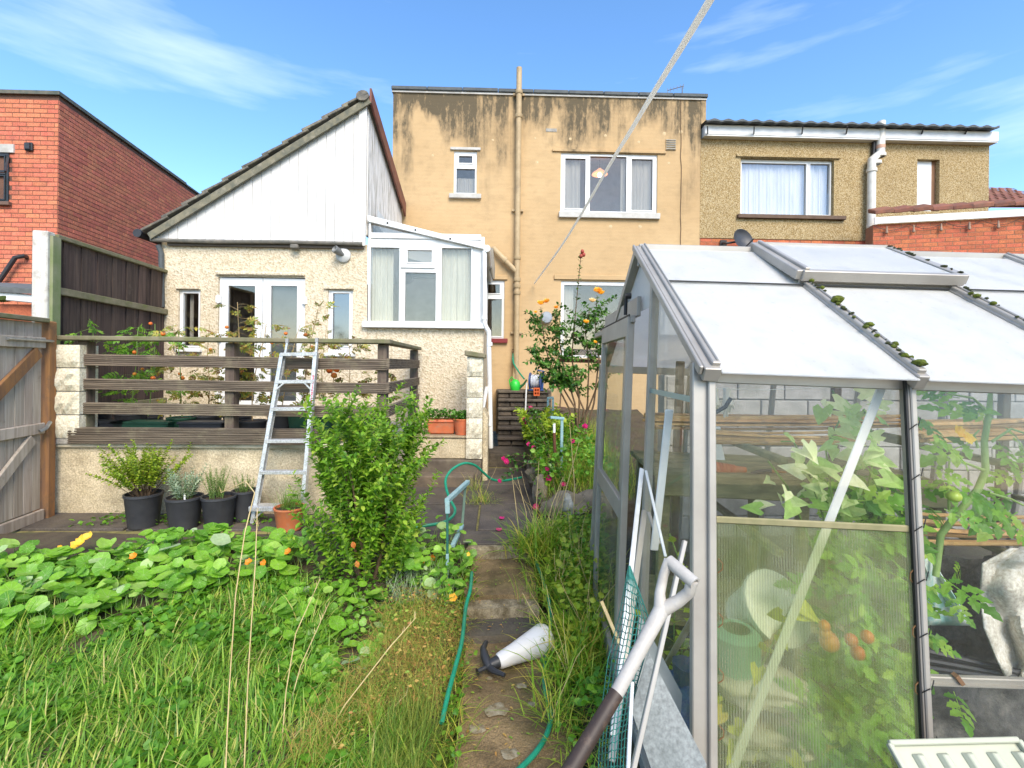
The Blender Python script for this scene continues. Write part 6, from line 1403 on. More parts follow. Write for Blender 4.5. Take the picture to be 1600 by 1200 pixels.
# ---------------------------------------------------------------- pots along the wall
black_pot = mat('black_pot', (.03, .031, .036), (.045, .046, .05), scale=6, rough=.5, dirt=(.12, .1, .08), dscale=7, dlo=.62, dhi=.85)
compost = mat('compost', (.06, .04, .025), (.03, .02, .012), scale=40, rough=1, bump=1, bscale=90)
def pot(parent, c, r0, r1, h, m, rim=.012):
    MB().lathe(c, (0, 0, 1), [(.001, 0), (r0, 0), (r0 + (r1 - r0) * .93, h * .9), (r1, h * .91), (r1 + rim * .4, h * .93), (r1 + rim * .4, h), (r1 - .008, h), (r1 - .012, h * .9)], 26).build('pot', m, parent, smooth=True)
    MB().lathe(c + Vector((0, 0, h * .9)), (0, 0, 1), [(r1 - .01, 0), (r1 * .5, .012), (.001, .016)], 18).build('soil', compost, parent, smooth=True)
def wall_pots():
    for lab, px, py, w, hpx, kind in (('black pot of bushy yellow green mint-like plant beside the stone pillar', 224, 821, 50, 50, 0), ('black pot with grey green lavender, second from the left', 288, 823, 50, 47, 1), ('black pot with upright rosemary sprigs, third from the left', 342, 821, 48, 46, 2), ('black pot with low dark green herb behind the ladder foot', 382, 812, 36, 46, 3)):
        c = PZ(px, py, .0); D = c.y; s = D / F; r1 = w * s / 2; h = hpx * s; t = thing('potted_plant', lab, 'potted plant', c); pot(t, c, r1 * .78, r1, h, black_pot)
        top = c + Vector((0, 0, h * .93)); items = []; sticks = []
        if kind == 0:
            for k in range(80):
                a = rng.uniform(0, 6.28); e = rng.uniform(.1, .75); p = curve(top + Vector((math.cos(a), math.sin(a), 0)) * r1 * .5 * rng.random(), (math.cos(a) * e, math.sin(a) * e, 1), rng.uniform(.3, .55), 5, .01, .2); sticks.append((p, .0025)); items += shoot_leaves(p, .02, .034, .3)
            twig_mesh(t, sticks, stem_brown); leaves(t, items, lmesh('leaf', OVW, L_lime), OVW, L_lime, 0)
        elif kind == 1:
            for k in range(34):
                a = rng.uniform(0, 6.28); e = rng.uniform(.1, .6); p = curve(top + Vector((math.cos(a), math.sin(a), 0)) * r1 * .4, (math.cos(a) * e, math.sin(a) * e, 1), rng.uniform(.14, .32), 4, .02, .15); sticks.append((p, .002)); items += shoot_leaves(p, .016, .045, .1, .6)
            twig_mesh(t, sticks, stem_green); leaves(t, items, lmesh('leaf', OVN, L_grey), OVN, L_grey, 0); MB().box(top.x + .03, top.x + .045, top.y - .06, top.y - .057, top.z - .02, top.z + .06).build('plant_tag', white_plastic, t)
        else:
            for k in range(36 if kind == 2 else 26):
                a = rng.uniform(0, 6.28); e = rng.uniform(.0, .4); p = curve(top + Vector((math.cos(a), math.sin(a), 0)) * r1 * .7 * rng.random(), (math.cos(a) * e, math.sin(a) * e, 1), rng.uniform(.14, .3) * (1 if kind == 2 else .6), 4, 0, .1); sticks.append((p, .002)); items += shoot_leaves(p, .011, .024, .1, .7)
            m = leafmat('herb_leaf_' + 'ab'[kind - 2], [(0, (.06, .13, .02)), (.7, (.16, .26, .05)), (1, (.28, .34, .09))], .2); twig_mesh(t, sticks, stem_green); leaves(t, items, lmesh('leaf', OVN, m), OVN, m, 0)
    c = PZ(452, 826, 0); t = thing('potted_plant', 'terracotta pot of fine grassy leaves seen between the ladder rungs', 'potted plant', c); pot(t, c, .1, .13, .2, terracotta); tuft(t, c + Vector((0, 0, .19)), 260, .26, .1, leafmat('chive_leaf', [(0, (.08, .2, .02)), (1, (.2, .32, .05))]), .05, .8, .6)
    # planters on the low wall
    zt = P(690, 681, 6.3).z + .004
    a, b = P(668, 672, 6.5), P(712, 672, 6.5); t = thing('planter_trough', 'terracotta trough of parsley on the low wall ledge', 'planter', ((a.x + b.x) / 2, 6.5, zt)); h = .19
    MB().hexa([(a.x + .02, 6.42, zt), (b.x - .02, 6.42, zt), (b.x - .02, 6.58, zt), (a.x + .02, 6.58, zt), (a.x, 6.39, zt + h), (b.x, 6.39, zt + h), (b.x, 6.61, zt + h), (a.x, 6.61, zt + h)]).build('trough', terracotta, t, bevel=.015); MB().box(a.x - .01, b.x + .01, 6.38, 6.62, zt + h - .03, zt + h + .002).build('rim', terracotta, t, bevel=.006)
    items = [frame((rng.uniform(a.x, b.x), rng.uniform(6.38, 6.62), zt + h + rng.uniform(.01, .13)), rdir(-.3, .5), rdir(.4, 1), rng.uniform(.025, .045), 1.3) for _ in range(380)]; leaves(t, items, None, OVW, L_parsley, 0)
    c = P(722, 678, 6.42); c.z = zt; t = thing('planter_pot', 'round terracotta pot of parsley next to the trough', 'planter', c); pot(t, c, .085, .12, .21, terracotta)
    items = [frame(c + Vector((rng.gauss(0, .06), rng.gauss(0, .06), .2 + rng.uniform(0, .11))), rdir(-.3, .5), rdir(.4, 1), rng.uniform(.025, .045), 1.3) for _ in range(240)]; leaves(t, items, None, OVW, L_parsley, 0)
wall_pots()

# ---------------------------------------------------------------- plants and pots behind the railing
CMP = [compound(k) for k in range(3)]
tom_red = mat('ripe_tomato', (.62, .1, .02), (.66, .24, .03), scale=9, rough=.3, rnd=.1); tom_green = mat('green_tomato', (.3, .45, .05), (.42, .5, .08), scale=9, rough=.3); green_pot = mat('green_pot', (.02, .07, .04), (.03, .1, .06), rough=.5)
def tomato(t, base, ht, nb, m, meshes, size, fruit, stemm, spread=.3, fm=None, lim=60, r=.006, wob=.1):
    p = curve(base, (rng.uniform(-.12, .12), rng.uniform(-.1, .1), 1), ht, 7, -.02, wob); MB().tube(p, [r * (1 - .06 * i) for i in range(8)], 6).build('stem', stemm, t, smooth=True); items = []; sticks = []
    for k in range(nb):
        q, d = along(p, rng.uniform(.12, 1)); a = rng.uniform(0, 6.28); s = curve(q, (math.cos(a), math.sin(a), rng.uniform(-.1, .8)), rng.uniform(.4, 1) * spread, 4, .12, .2); sticks.append((s, r * .4))
        for j in range(3): u, dd = along(s, rng.uniform(.35, .999)); items.append(frame(u, dd + rdir(-.6, .3) * .7, rdir(.2, 1), size * rng.uniform(.6, 1.2)))
    twig_mesh(t, sticks, stemm); leaves(t, items, meshes, CMP[0], m, lim)
    for k in range(fruit):
        q, d = along(p, rng.uniform(.4, 1)); a = rng.uniform(0, 6.28); c = q + Vector((math.cos(a) * spread * .35, math.sin(a) * .1 - .06, rng.uniform(-.05, .03))); MB().blob(c, rng.uniform(.018, .027), (1, 1, .9), .05, k).build('fruit', fm or tom_red, t, smooth=True)
    return p
def deck_plants():
    me_w = [tmesh('leaf', v, f, L_wither) for v, f in CMP]; me_g = [tmesh('leaf', v, f, L_tom) for v, f in CMP]
    data = [(150, 5.35, 1.0, 14, 1, 3, 'leafy tomato plant at the stone pillar end of the railing'), (205, 5.3, .95, 18, 1, 3, 'tomato plant with orange fruit before the dark fence boards'), (232, 5.5, 1.05, 18, 1, 3, 'tomato plant behind the railing at the fence end post'),
            (285, 5.3, .95, 18, 1, 3, 'tomato plant with ripe fruit before the narrow left window'), (325, 5.45, 1.0, 18, 0, 2, 'withered thin tomato plant left of the middle railing post'), (372, 5.35, 1.25, 40, 0, 3, 'tallest yellow withered tomato plant in front of the left door'),
            (395, 5.2, 1.05, 26, 0, 2, 'brown withered tomato plant beside the tallest one'), (440, 5.4, 1.0, 24, 0, 2, 'straggly tomato plant in front of the right door'), (472, 5.3, 1.15, 20, 0, 1, 'bare tall tomato plant behind the ladder top'), (505, 5.45, 1.0, 18, 0, 1, 'thin withered plant right of the ladder top'), (545, 5.3, .8, 16, 0, 0, 'small withered plant before the narrow right window'), (590, 5.5, .6, 9, 1, 0, 'short leafy plant at the railing corner post')]
    for px, Y, ht, nb, green, fr, lab in data:
        c = P(px, 600, Y); c.z = ZT + .035; t = thing('tomato_plant', lab, 'tomato plant', c); h = rng.uniform(.2, .27)
        pot(t, c, .11, .14, h, rng.choice([black_pot, black_pot, green_pot])); tomato(t, c + Vector((0, 0, h)), ht, nb, L_tom if green and px < 250 else L_wither, me_g if green and px < 250 else me_w, .15 if green else .11, fr, stem_green if green else stem_dry, .3)
    for lab, px, m, x in (('black trough lying behind the railing near the pillar', 172, black_pot, .2), ('green trough behind the second rail', 228, green_pot, .28), ('black trough near the middle railing post', 320, black_pot, .22)):
        c = P(px, 640, 5.15); c.z = ZT + .032; t = thing('trough', lab, 'trough', c); b = c.z
        MB().hexa([c + Vector((-x * .9, -.07, 0)), c + Vector((x * .9, -.07, 0)), c + Vector((x * .9, .07, 0)), c + Vector((-x * .9, .07, 0)), c + Vector((-x, -.09, .2)), c + Vector((x, -.09, .2)), c + Vector((x, .09, .2)), c + Vector((-x, .09, .2))]).build('body', m, t, bevel=.01); MB().box(c.x - x - .01, c.x + x + .01, c.y - .1, c.y + .1, b + .18, b + .203).build('rim', m, t, bevel=.005)
    for lab, px, py in (('pair of ripe red tomatoes hanging right of the ladder', 520, 582),):
        t = thing('tomato_truss', lab, 'tomatoes', P(px, py, 5.05)); c = P(px, py, 5.05); MB().tube([c + Vector((-.01, 0, .12)), c + Vector((0, 0, .02)), c + Vector((.02, 0, -.2))], .004, 5).build('stem', stem_dry, t)
        for d in ((-.035, 0, .02), (.02, -.02, -.03), (.035, .01, .03)): MB().blob(c + Vector(d), .033, (1, 1, .9), .04, 1).build('fruit', tom_red, t, smooth=True)
    mb = MB(); T = []
    for _ in range(260):
        x, y = rng.uniform(P(120, 660, DY).x, P(600, 660, DY).x), DY + rng.uniform(-.02, .5); T.append(frame((x, y, ZT + .055 + rng.uniform(0, .012)), rdir(-.1, .1), rdir(.8, 1), rng.uniform(.02, .05)))
    o = bulk('fallen_leaves', OV[0], OV[1], [list(map(list, M)) for M in T], L_dry); tag(o, 'dry leaves fallen on the ledge under the railing', 'fallen leaves')
deck_plants()

# ---------------------------------------------------------------- ladder
def ladder():
    al = mat('ladder_aluminium', (.62, .62, .6), (.5, .5, .49), scale=12, rough=.38, metal=.55, dirt=(.4, .38, .33), dscale=14, fine=80); t = thing('step_ladder', 'aluminium ladder leaning on the wooden railing behind the bush', 'ladder', PZ(428, 818, 0))
    l0, l1 = PZ(394, 817, 0), P(444, 532, DY - .09); r0, r1 = PZ(462, 826, 0), P(497, 531, DY - .09); r0.y = l0.y
    f = (0, -1, 0)
    for a, b, s in ((l0, l1, 1), (r0, r1, -1)):
        k = a.lerp(b, .925); MB().bar(a, k, .018, .06, f).bar(a + Vector((s * .012, -.028, 0)), k + Vector((s * .012, -.028, 0)), .03, .005, f).bar(a + Vector((s * .012, .028, 0)), k + Vector((s * .012, .028, 0)), .03, .005, f).build('stile', al, t, bevel=.002)
        MB().bar(a.lerp(b, .8) + Vector((s * .02, .035, 0)), b + Vector((s * .02, .035, 0)), .02, .03, f).build('stile', al, t, bevel=.002); MB().bar(b + Vector((s * .02, .03, -.02)), b + Vector((s * .02, .03, .02)), .028, .04, f).build('end_cap', mat('cap_grey', (.35, .35, .34), rough=.6), t)
    for y in (553, 597, 640, 690, 738):
        tl = (817 - y) / (817 - 532); a, b = l0.lerp(l1, tl), r0.lerp(r1, tl); MB().bar(a, b, .075, .012).bar(a + Vector((0, -.035, -.012)), b + Vector((0, -.035, -.012)), .008, .03).build('rung', al, t, bevel=.002)
    tl = (817 - 790) / 285; a, b = l0.lerp(l1, tl) + Vector((-.02, -.02, 0)), r0.lerp(r1, tl) + Vector((.03, -.02, 0)); MB().bar(a, b, .13, .014).bar(a + Vector((0, -.062, -.015)), b + Vector((0, -.062, -.015)), .01, .04).build('tread', al, t, bevel=.002)
    for y0, y1, d in ((598, 612, .16), (792, 812, .2)):
        for A, Bq, o in ((l0, l1, 1), (r0, r1, -1)):
            ta, tb = (817 - y0) / 285, (817 - y1) / 285; q = l0.lerp(l1, ta).lerp(r0.lerp(r1, ta), .28 if o == 1 else .72); MB().bar(q + Vector((0, -.035, 0)), A.lerp(Bq, tb) + Vector((o * .01, -.035, 0)), .004, .014).build('brace', al, t)
    red = mat('red_print', (.6, .06, .1), rough=.6); mb = MB(); a, b = r0.lerp(r1, .8), r0.lerp(r1, .64); y = 0
    while y < 1:
        q = a.lerp(b, y); w = rng.uniform(.02, .06); e = a.lerp(b, min(1, y + w)); mb.bar(q + Vector((-.004 + rng.uniform(-.003, .003), -.0325, 0)), e + Vector((-.004, -.0325, 0)), rng.uniform(.008, .016), .001, f); y += w + rng.uniform(.01, .03)
    mb.build('lettering', red, t, kind='stuff')
ladder()
# ---------------------------------------------------------------- raised bed right of the steps
def bed():
    def bz(x, y): return .2 + .1 * (y - 5) + .06 * mnoise.noise(Vector((x * 2, y * 2, 4)))
    n = 24; xs = np.linspace(.42, 2.6, n); ys = np.linspace(4.75, 9.48, n); vs = [(x + max(0, y - 7.2) * .06, y, bz(x, y)) for y in ys for x in xs]
    fs = [(j * n + i, j * n + i + 1, (j + 1) * n + i + 1, (j + 1) * n + i) for j in range(n - 1) for i in range(n - 1)]; b = len(vs)
    vs += [(v[0], v[1] - .03, -.1) for v in vs[:n]]; fs += [(b + i, b + i + 1, i + 1, i) for i in range(n - 1)]; b2 = len(vs); L_ = [vs[j * n] for j in range(n)]; vs += [(v[0] - .02, v[1], -.1) for v in L_]; fs += [(b2 + j, b2 + j + 1, (j + 1) * n, j * n) for j in range(n - 1)]
    bd = struct(MB().add(vs, fs).build('garden_bed', soil, smooth=True))
    rk = mat('edging_rock', (.22, .18, .12), (.12, .1, .07), scale=6, rough=.95, bump=.7, bscale=25, dirt=(.4, .36, .28), dscale=5, dlo=.58, dhi=.75)
    for k, (px, py, D, r, sq) in enumerate(((843, 770, 4.95, .13, (.6, .7, 1.3)), (885, 795, 4.62, .17, (1.3, .8, .8)), (925, 792, 4.65, .17, (1.2, .8, .9)), (862, 800, 4.75, .12, (1, .8, .8)), (838, 745, 5.6, .13, (.8, 1.2, 1)), (835, 728, 6.4, .13, (.8, 1.3, 1)))):
        MB().blob(PD(px, py, D), r, sq, .45, k + 20, 3).build('stone', rk, bd, smooth=True)
    c = PD(886, 790, 4.42); t = thing('white_rock', 'rough white topped rock standing at the edge of the raised bed', 'rock', c); MB().blob(c, .07, (.7, .6, 1.4), .6, 71, 3).build('body', mat('pale_rock', (.5, .48, .42), (.3, .28, .22), scale=14, rough=.9, bump=.6), t, smooth=True)
    T = []; items = []
    for _ in range(3600):
        x, y = rng.uniform(.45, 1.5), rng.uniform(4.8, 7.6); T.append(blade_T((x, y, bz(x, y)), rng.uniform(.12, .45), rng.uniform(.1, .2), rng.uniform(0, .7), rng.uniform(0, 6.28)))
    o = bulk('grass', *blade(.6), T, L_clump); tag(o, 'long yellowing grass filling the raised bed beside the steps', 'grass')
    for _ in range(2600):
        x, y = rng.uniform(.4, 1.2), rng.uniform(4.9, 7.4); items.append(frame((x, y, bz(x, y) + rng.uniform(.02, .38)), rdir(-.2, .5), rdir(.3, 1), rng.uniform(.03, .06), 1.2))
    o = bulk('weeds', OVW[0], OVW[1], [list(map(list, M)) for M in items], L_weed); tag(o, 'leafy green growth along the edge of the raised bed', 'weeds')
    # lime leaved plant and pink flowered trailing rose
    c = Vector((PD(848, 690, 6.2).x, 6.2, bz(.6, 6.2))); t = thing('lime_shrub', 'lime green leafy shrub beside the stone steps', 'shrub', c); it = []; st = []
    for k in range(40):
        a = rng.uniform(0, 6.28); p = curve(c, (math.cos(a) * .5, math.sin(a) * .5, 1), rng.uniform(.35, .75), 5, .05, .15); st.append((p, .004)); it += shoot_leaves(p, .05, .085, .3)
    twig_mesh(t, st, stem_green); leaves(t, it, lmesh('leaf', OVW, L_lime), OVW, L_lime, 200)
    c = Vector((PD(868, 740, 5.2).x, 5.2, bz(.6, 5.2))); t = thing('pink_rose', 'trailing rose with magenta flowers arching over the dark paving', 'rose', c); it = []; st = []
    heads = [(819, 656, 6.0), (826, 695, 5.6), (787, 717, 5.5), (781, 752, 5.3), (837, 792, 4.8), (855, 733, 5.0), (857, 748, 5.0), (914, 667, 5.4), (829, 637, 6.3), (880, 757, 4.9), (834, 700, 5.5), (792, 722, 5.45), (895, 690, 5.3), (822, 661, 6.0)]
    for k, (px, py, D) in enumerate(heads):
        h = PD(px, py, D); m1 = c.lerp(h, .5) + Vector((0, 0, rng.uniform(.08, .22))); p = [c + Vector((rng.uniform(-.06, .06), rng.uniform(-.06, .06), 0)), c.lerp(m1, .5) + Vector((0, 0, .1)), m1, m1.lerp(h, .6) + Vector((0, 0, .03)), h]; st.append((p, .005)); it += shoot_leaves(p, .045, .05, .2)
        flower(t, h, rng.uniform(.03, .045), M_pink, 5, (0, -.8, .5), .5, layers=2)
    twig_mesh(t, st, stem_brown); leaves(t, it, lmesh('leaf', OVW, L_rose), OVW, L_rose, 200)
    for k, (px, py) in enumerate(((784, 810), (780, 828))):
        c = PZ(px, py, .012); t = flower(None, c, .035, M_pink, 6, (0, -.2, 1), .15, 'fallen_flower'); tag(t, ['magenta flower head fallen on the dark paving', 'second fallen magenta flower nearer the path step'][k], 'flower')
    # dry stalks
    t = thing('dry_stalks', 'tall dry seed stalks leaning out over the paving from the bed', 'dry plant', PD(825, 850, 4.3))
    for pts in (((826, 850), (822, 800), (808, 745)), ((836, 850), (838, 790), (842, 720)), ((870, 850), (880, 780), (905, 690)), ((893, 860), (898, 760), (890, 660)), ((812, 840), (806, 790), (800, 742)), ((850, 850), (862, 790), (880, 745))):
        MB().tube([PD(x, y, 4.35 + .03 * i) for i, (x, y) in enumerate(pts)], [.005, .004, .002], 5).build('stalk', straw, t)
bed()
def rose_bush():
    Y = 6.6; c = P(900, 690, Y); t = thing('rose_bush', 'tall rose bush with yellow and orange blooms against the yellow house', 'rose bush', c); it = []; st = []; items = []
    canes = [((905, 690), (900, 640), (870, 590), (840, 560), (822, 545)), ((900, 690), (890, 640), (862, 585), (850, 530), (845, 480)), ((905, 690), (905, 620), (893, 560), (900, 480), (908, 395)), ((910, 690), (918, 630), (920, 570), (915, 520), (922, 480)), ((912, 690), (928, 630), (936, 560), (930, 510), (933, 462)), ((902, 690), (898, 630), (880, 570), (872, 520), (868, 485)), ((908, 695), (915, 650), (938, 590), (948, 540), (945, 520)), ((905, 690), (912, 640), (895, 600), (880, 590), (850, 612))]
    for pts in canes:
        p = [P(x, y, Y + .05 * rng.uniform(-1, 1) - .04 * i) for i, (x, y) in enumerate(pts)]; MB().tube(p, [.016, .013, .01, .007, .004], 7).build('cane', stem_brown, t, smooth=True)
        it += shoot_leaves(p[2:] if pts[4][1] > 400 else p[3:], .05, .065, .1)
        for _ in range(24 if pts[4][1] > 400 else 7):
            q, d = along(p, rng.uniform(.42, .9 if pts[4][1] > 400 else .72)); a = rng.uniform(0, 6.28); s = curve(q, (math.cos(a), math.sin(a) * .7, rng.uniform(-.1, .7)), rng.uniform(.15, .38), 4, .05, .2); st.append((s, .004)); it += shoot_leaves(s, .032, .062, .1, .2)
    twig_mesh(t, st, stem_green); leaves(t, it, lmesh('leaf', OVW, L_rose), OVW, L_rose, 300); print('rose', len(it))
    for px, py, r, m in ((844, 476, .07, M_yellow), (854, 473, .065, M_apricot), (934, 457, .085, M_apricot), (939, 460, .07, M_yellow), (925, 472, .07, M_cream), (915, 505, .06, M_yellow), (837, 489, .04, M_yellow), (869, 482, .05, M_apricot), (930, 536, .04, M_yellow)): flower(t, P(px, py, Y - .3), r, m, 7, (rng.uniform(-.3, .3), -.5, 1), .7, layers=3)
    hip = mat('rose_hip', (.35, .04, .03), (.3, .06, .03), rough=.5)
    for px, py in ((910, 393), (908, 400), (912, 398)): MB().blob(P(px, py, Y - .2), .025, (1, 1, 1.2), .1, px).build('hip', hip, t, smooth=True)
    MB().bar(P(870, 563, Y + .3), P(950, 565, Y + .3), .03, .05).build('support_bar', mat('rusty_bar', (.2, .06, .03), (.15, .05, .03)), t)
rose_bush()

# ---------------------------------------------------------------- greenhouse plants
def gh_plants():
    me_g = [tmesh('leaf', v, f, L_tom) for v, f in CMP]
    def leafset(t, spec, meshes, m, gy, size, name='leaf', flat=.5):
        its = []
        for px, py in spec: its.append(frame(WG(AG(px, py, gy + rng.uniform(-.08, .12))), rdir(-.9, .4), (rng.uniform(-.4, .4), -1, rng.uniform(.2, 1.2)), size * rng.uniform(.7, 1.25)))
        leaves(t, its, meshes, CMP[0] if m is L_tom else arrow_leaf(), m, 200, name)
    # tall tomato in the second bay
    t = thing('tomato_plant', 'tall tomato plant with thick bent pale stem in the second greenhouse bay', 'tomato plant', WG(AG(1470, 850, .3)))
    s = [(1462, 900), (1470, 835), (1498, 800), (1528, 765), (1540, 735), (1538, 690), (1546, 640), (1548, 603)]; MB().tube([WG(AG(x, y, .28)) for x, y in s], [.011, .0115, .012, .012, .011, .01, .009, .006], 10).build('stem', stem_pale, t, smooth=True)
    for pts in (((1540, 640), (1520, 622), (1480, 615)), ((1538, 735), (1505, 722), (1470, 718)), ((1528, 700), (1522, 680), (1530, 672)), ((1545, 770), (1580, 780), (1600, 790)), ((1470, 800), (1440, 798), (1420, 802)), ((1483, 800), (1482, 740), (1484, 715)), ((1550, 690), (1580, 670), (1610, 680))): MB().tube([WG(AG(x, y, .26)) for x, y in pts], [.005, .004, .003], 6).build('side_stem', stem_pale, t, smooth=True)
    leafset(t, [(1470, 630), (1500, 622), (1440, 655), (1425, 660), (1550, 600), (1560, 690), (1580, 675), (1595, 700), (1520, 690), (1480, 715), (1455, 730), (1430, 735), (1470, 745), (1500, 720), (1450, 790), (1430, 800), (1475, 795), (1555, 780), (1580, 770), (1590, 800), (1570, 800), (1490, 760), (1500, 885), (1470, 900), (1480, 930), (1450, 1000), (1450, 960), (1455, 1050), (1490, 1080), (1440, 985), (1430, 930), (1540, 650), (1560, 655), (1445, 1130), (1600, 740)], me_g, L_tom, .24, .15)
    for px, py, r in ((1491, 776, .021), (1437, 866, .02)): MB().blob(WG(AG(px, py, .18)), r, (1.1, 1, .95), .04, 3).build('fruit', tom_green, t, smooth=True)
    for px, py in ((1500, 676), (1513, 685), (1497, 672), (1418, 725)): flower(t, WG(AG(px, py, .2)), .022, M_yellow, 6, (0, -1, .2), .2)
    # pale climber upper first bay
    t = thing('climbing_plant', 'pale arrow leaved climber in the upper part of the first bay', 'climbing plant', WG(AG(1300, 900, .3))); al = arrow_leaf(); me = lmesh('leaf', al, L_pale)
    for pts in (((1290, 900), (1300, 780), (1290, 700), (1320, 640), (1300, 610)), ((1320, 900), (1350, 780), (1370, 700), (1350, 640)), ((1280, 880), (1230, 760), (1200, 720)), ((1300, 850), (1260, 730), (1240, 690), (1220, 690))): MB().tube([WG(AG(x, y, .26 + .02 * i)) for i, (x, y) in enumerate(pts)], .0035, 5).build('vine', stem_green, t, smooth=True)
    sp = [(1232, 685), (1250, 700), (1262, 690), (1240, 720), (1256, 738), (1230, 765), (1205, 750), (1190, 795), (1180, 790), (1240, 790), (1220, 785), (1255, 765), (1275, 720), (1285, 735), (1300, 700), (1310, 690), (1318, 650), (1300, 625), (1330, 630), (1340, 615), (1345, 700), (1360, 715), (1372, 700), (1380, 680), (1350, 660), (1330, 670), (1290, 765), (1300, 790), (1285, 800), (1320, 745), (1335, 760), (1365, 740), (1340, 790), (1320, 800), (1270, 780), (1360, 650), (1375, 640), (1310, 665), (1290, 650), (1265, 745), (1340, 725), (1370, 780)]
    leafset(t, sp + [(x + rng.uniform(-16, 16), y + rng.uniform(-16, 16)) for x, y in sp[10:]], me, L_pale, .22, .085)
    # mass of tomato leaves behind the ribbed panel
    t = thing('tomato_plant', 'dense green tomato plant with orange fruit behind the ribbed panel', 'tomato plant', WG(AG(1340, 1150, .3)))
    for x in (1330, 1380): MB().tube([WG(AG(x, 1250, .35)), WG(AG(x + 8, 1000, .3)), WG(AG(x - 5, 800, .3)), WG(AG(x + 10, 720, .3))], [.009, .008, .006, .003], 8).build('stem', stem_green, t, smooth=True)
    sp = []
    while len(sp) < 230:
        px, py = rng.uniform(1235, 1425), rng.uniform(740, 1215)
        if px > 1290 - .12 * (py - 880) or (py > 1100 and px > 1180): sp.append((px, py))
    leafset(t, sp, me_g, L_tom, .3, .15)
    for px, py, r in ((1290, 990, .02), (1296, 1003, .03), (1330, 1000, .02), (1288, 978, .018), (1355, 995, .02), (1262, 952, .012), (1340, 1020, .022)): MB().blob(WG(AG(px, py, .1)), r, (1, 1, 1.1), .05, px).build('fruit', tom_red, t, smooth=True)
    t = thing('climbing_plant', 'yellowing climber leaves low behind the ribbed panel beside the corner post', 'climbing plant', WG(AG(1150, 1200, .15))); ym = leafmat('yellow_leaf', [(0, (.4, .42, .05)), (.6, (.6, .6, .08)), (1, (.55, .4, .1))]); me = lmesh('leaf', al, ym)
    MB().tube([WG(AG(1130, 1220, .12)), WG(AG(1180, 1060, .1)), WG(AG(1240, 940, .1))], .003, 5).build('vine', stem_green, t)
    its = [frame(WG(AG(px, py, .06)), rdir(-.9, -.2), (rng.uniform(-.4, .4), -1, .4), .07 * rng.uniform(.8, 1.2)) for px, py in ((1185, 1040), (1200, 1010), (1245, 955), (1250, 945), (1225, 960), (1145, 1130), (1150, 1165), (1130, 1110), (1180, 1180), (1215, 990), (1120, 1085), (1235, 1180), (1295, 1185), (1300, 1170), (1110, 1075))]; leaves(t, its, me, al, ym, 60)
    # growth seen through the gable glass
    t = thing('climbing_plant', 'thin yellow green weed climbing up inside the gable glass', 'climbing plant', WG((.25, .45, 0))); its = []
    for k in range(6):
        p = curve(WG((.15 + rng.uniform(0, .2), .3 + rng.uniform(0, .35), 0)), (rng.uniform(-.1, .1), rng.uniform(-.1, .1), 1), rng.uniform(.6, 1.1), 6, 0, .2); MB().tube(p, .003, 5).build('stem', stem_green, t); its += shoot_leaves(p, .06, .06, .1)
    leaves(t, its, lmesh('leaf', OVW, L_lime), OVW, L_lime, 120)
    q = WG(AG(1070, 1110, .3)); o = thing('blue_sack', 'dark blue sack standing behind the gable glass near the corner post', 'sack', q); MB().blob(q, .11, (1, .8, 1.2), .4, 5, 4).build('body', mat('navy_plastic', (.02, .04, .12), (.03, .06, .18), scale=9, rough=.4), o, smooth=True); MB().tube([q + Vector((0, 0, .1)), q + Vector((.01, 0, .17))], [.04, .06], 8).build('neck', mat('navy_neck', (.03, .05, .13)), o, smooth=True)
gh_plants()

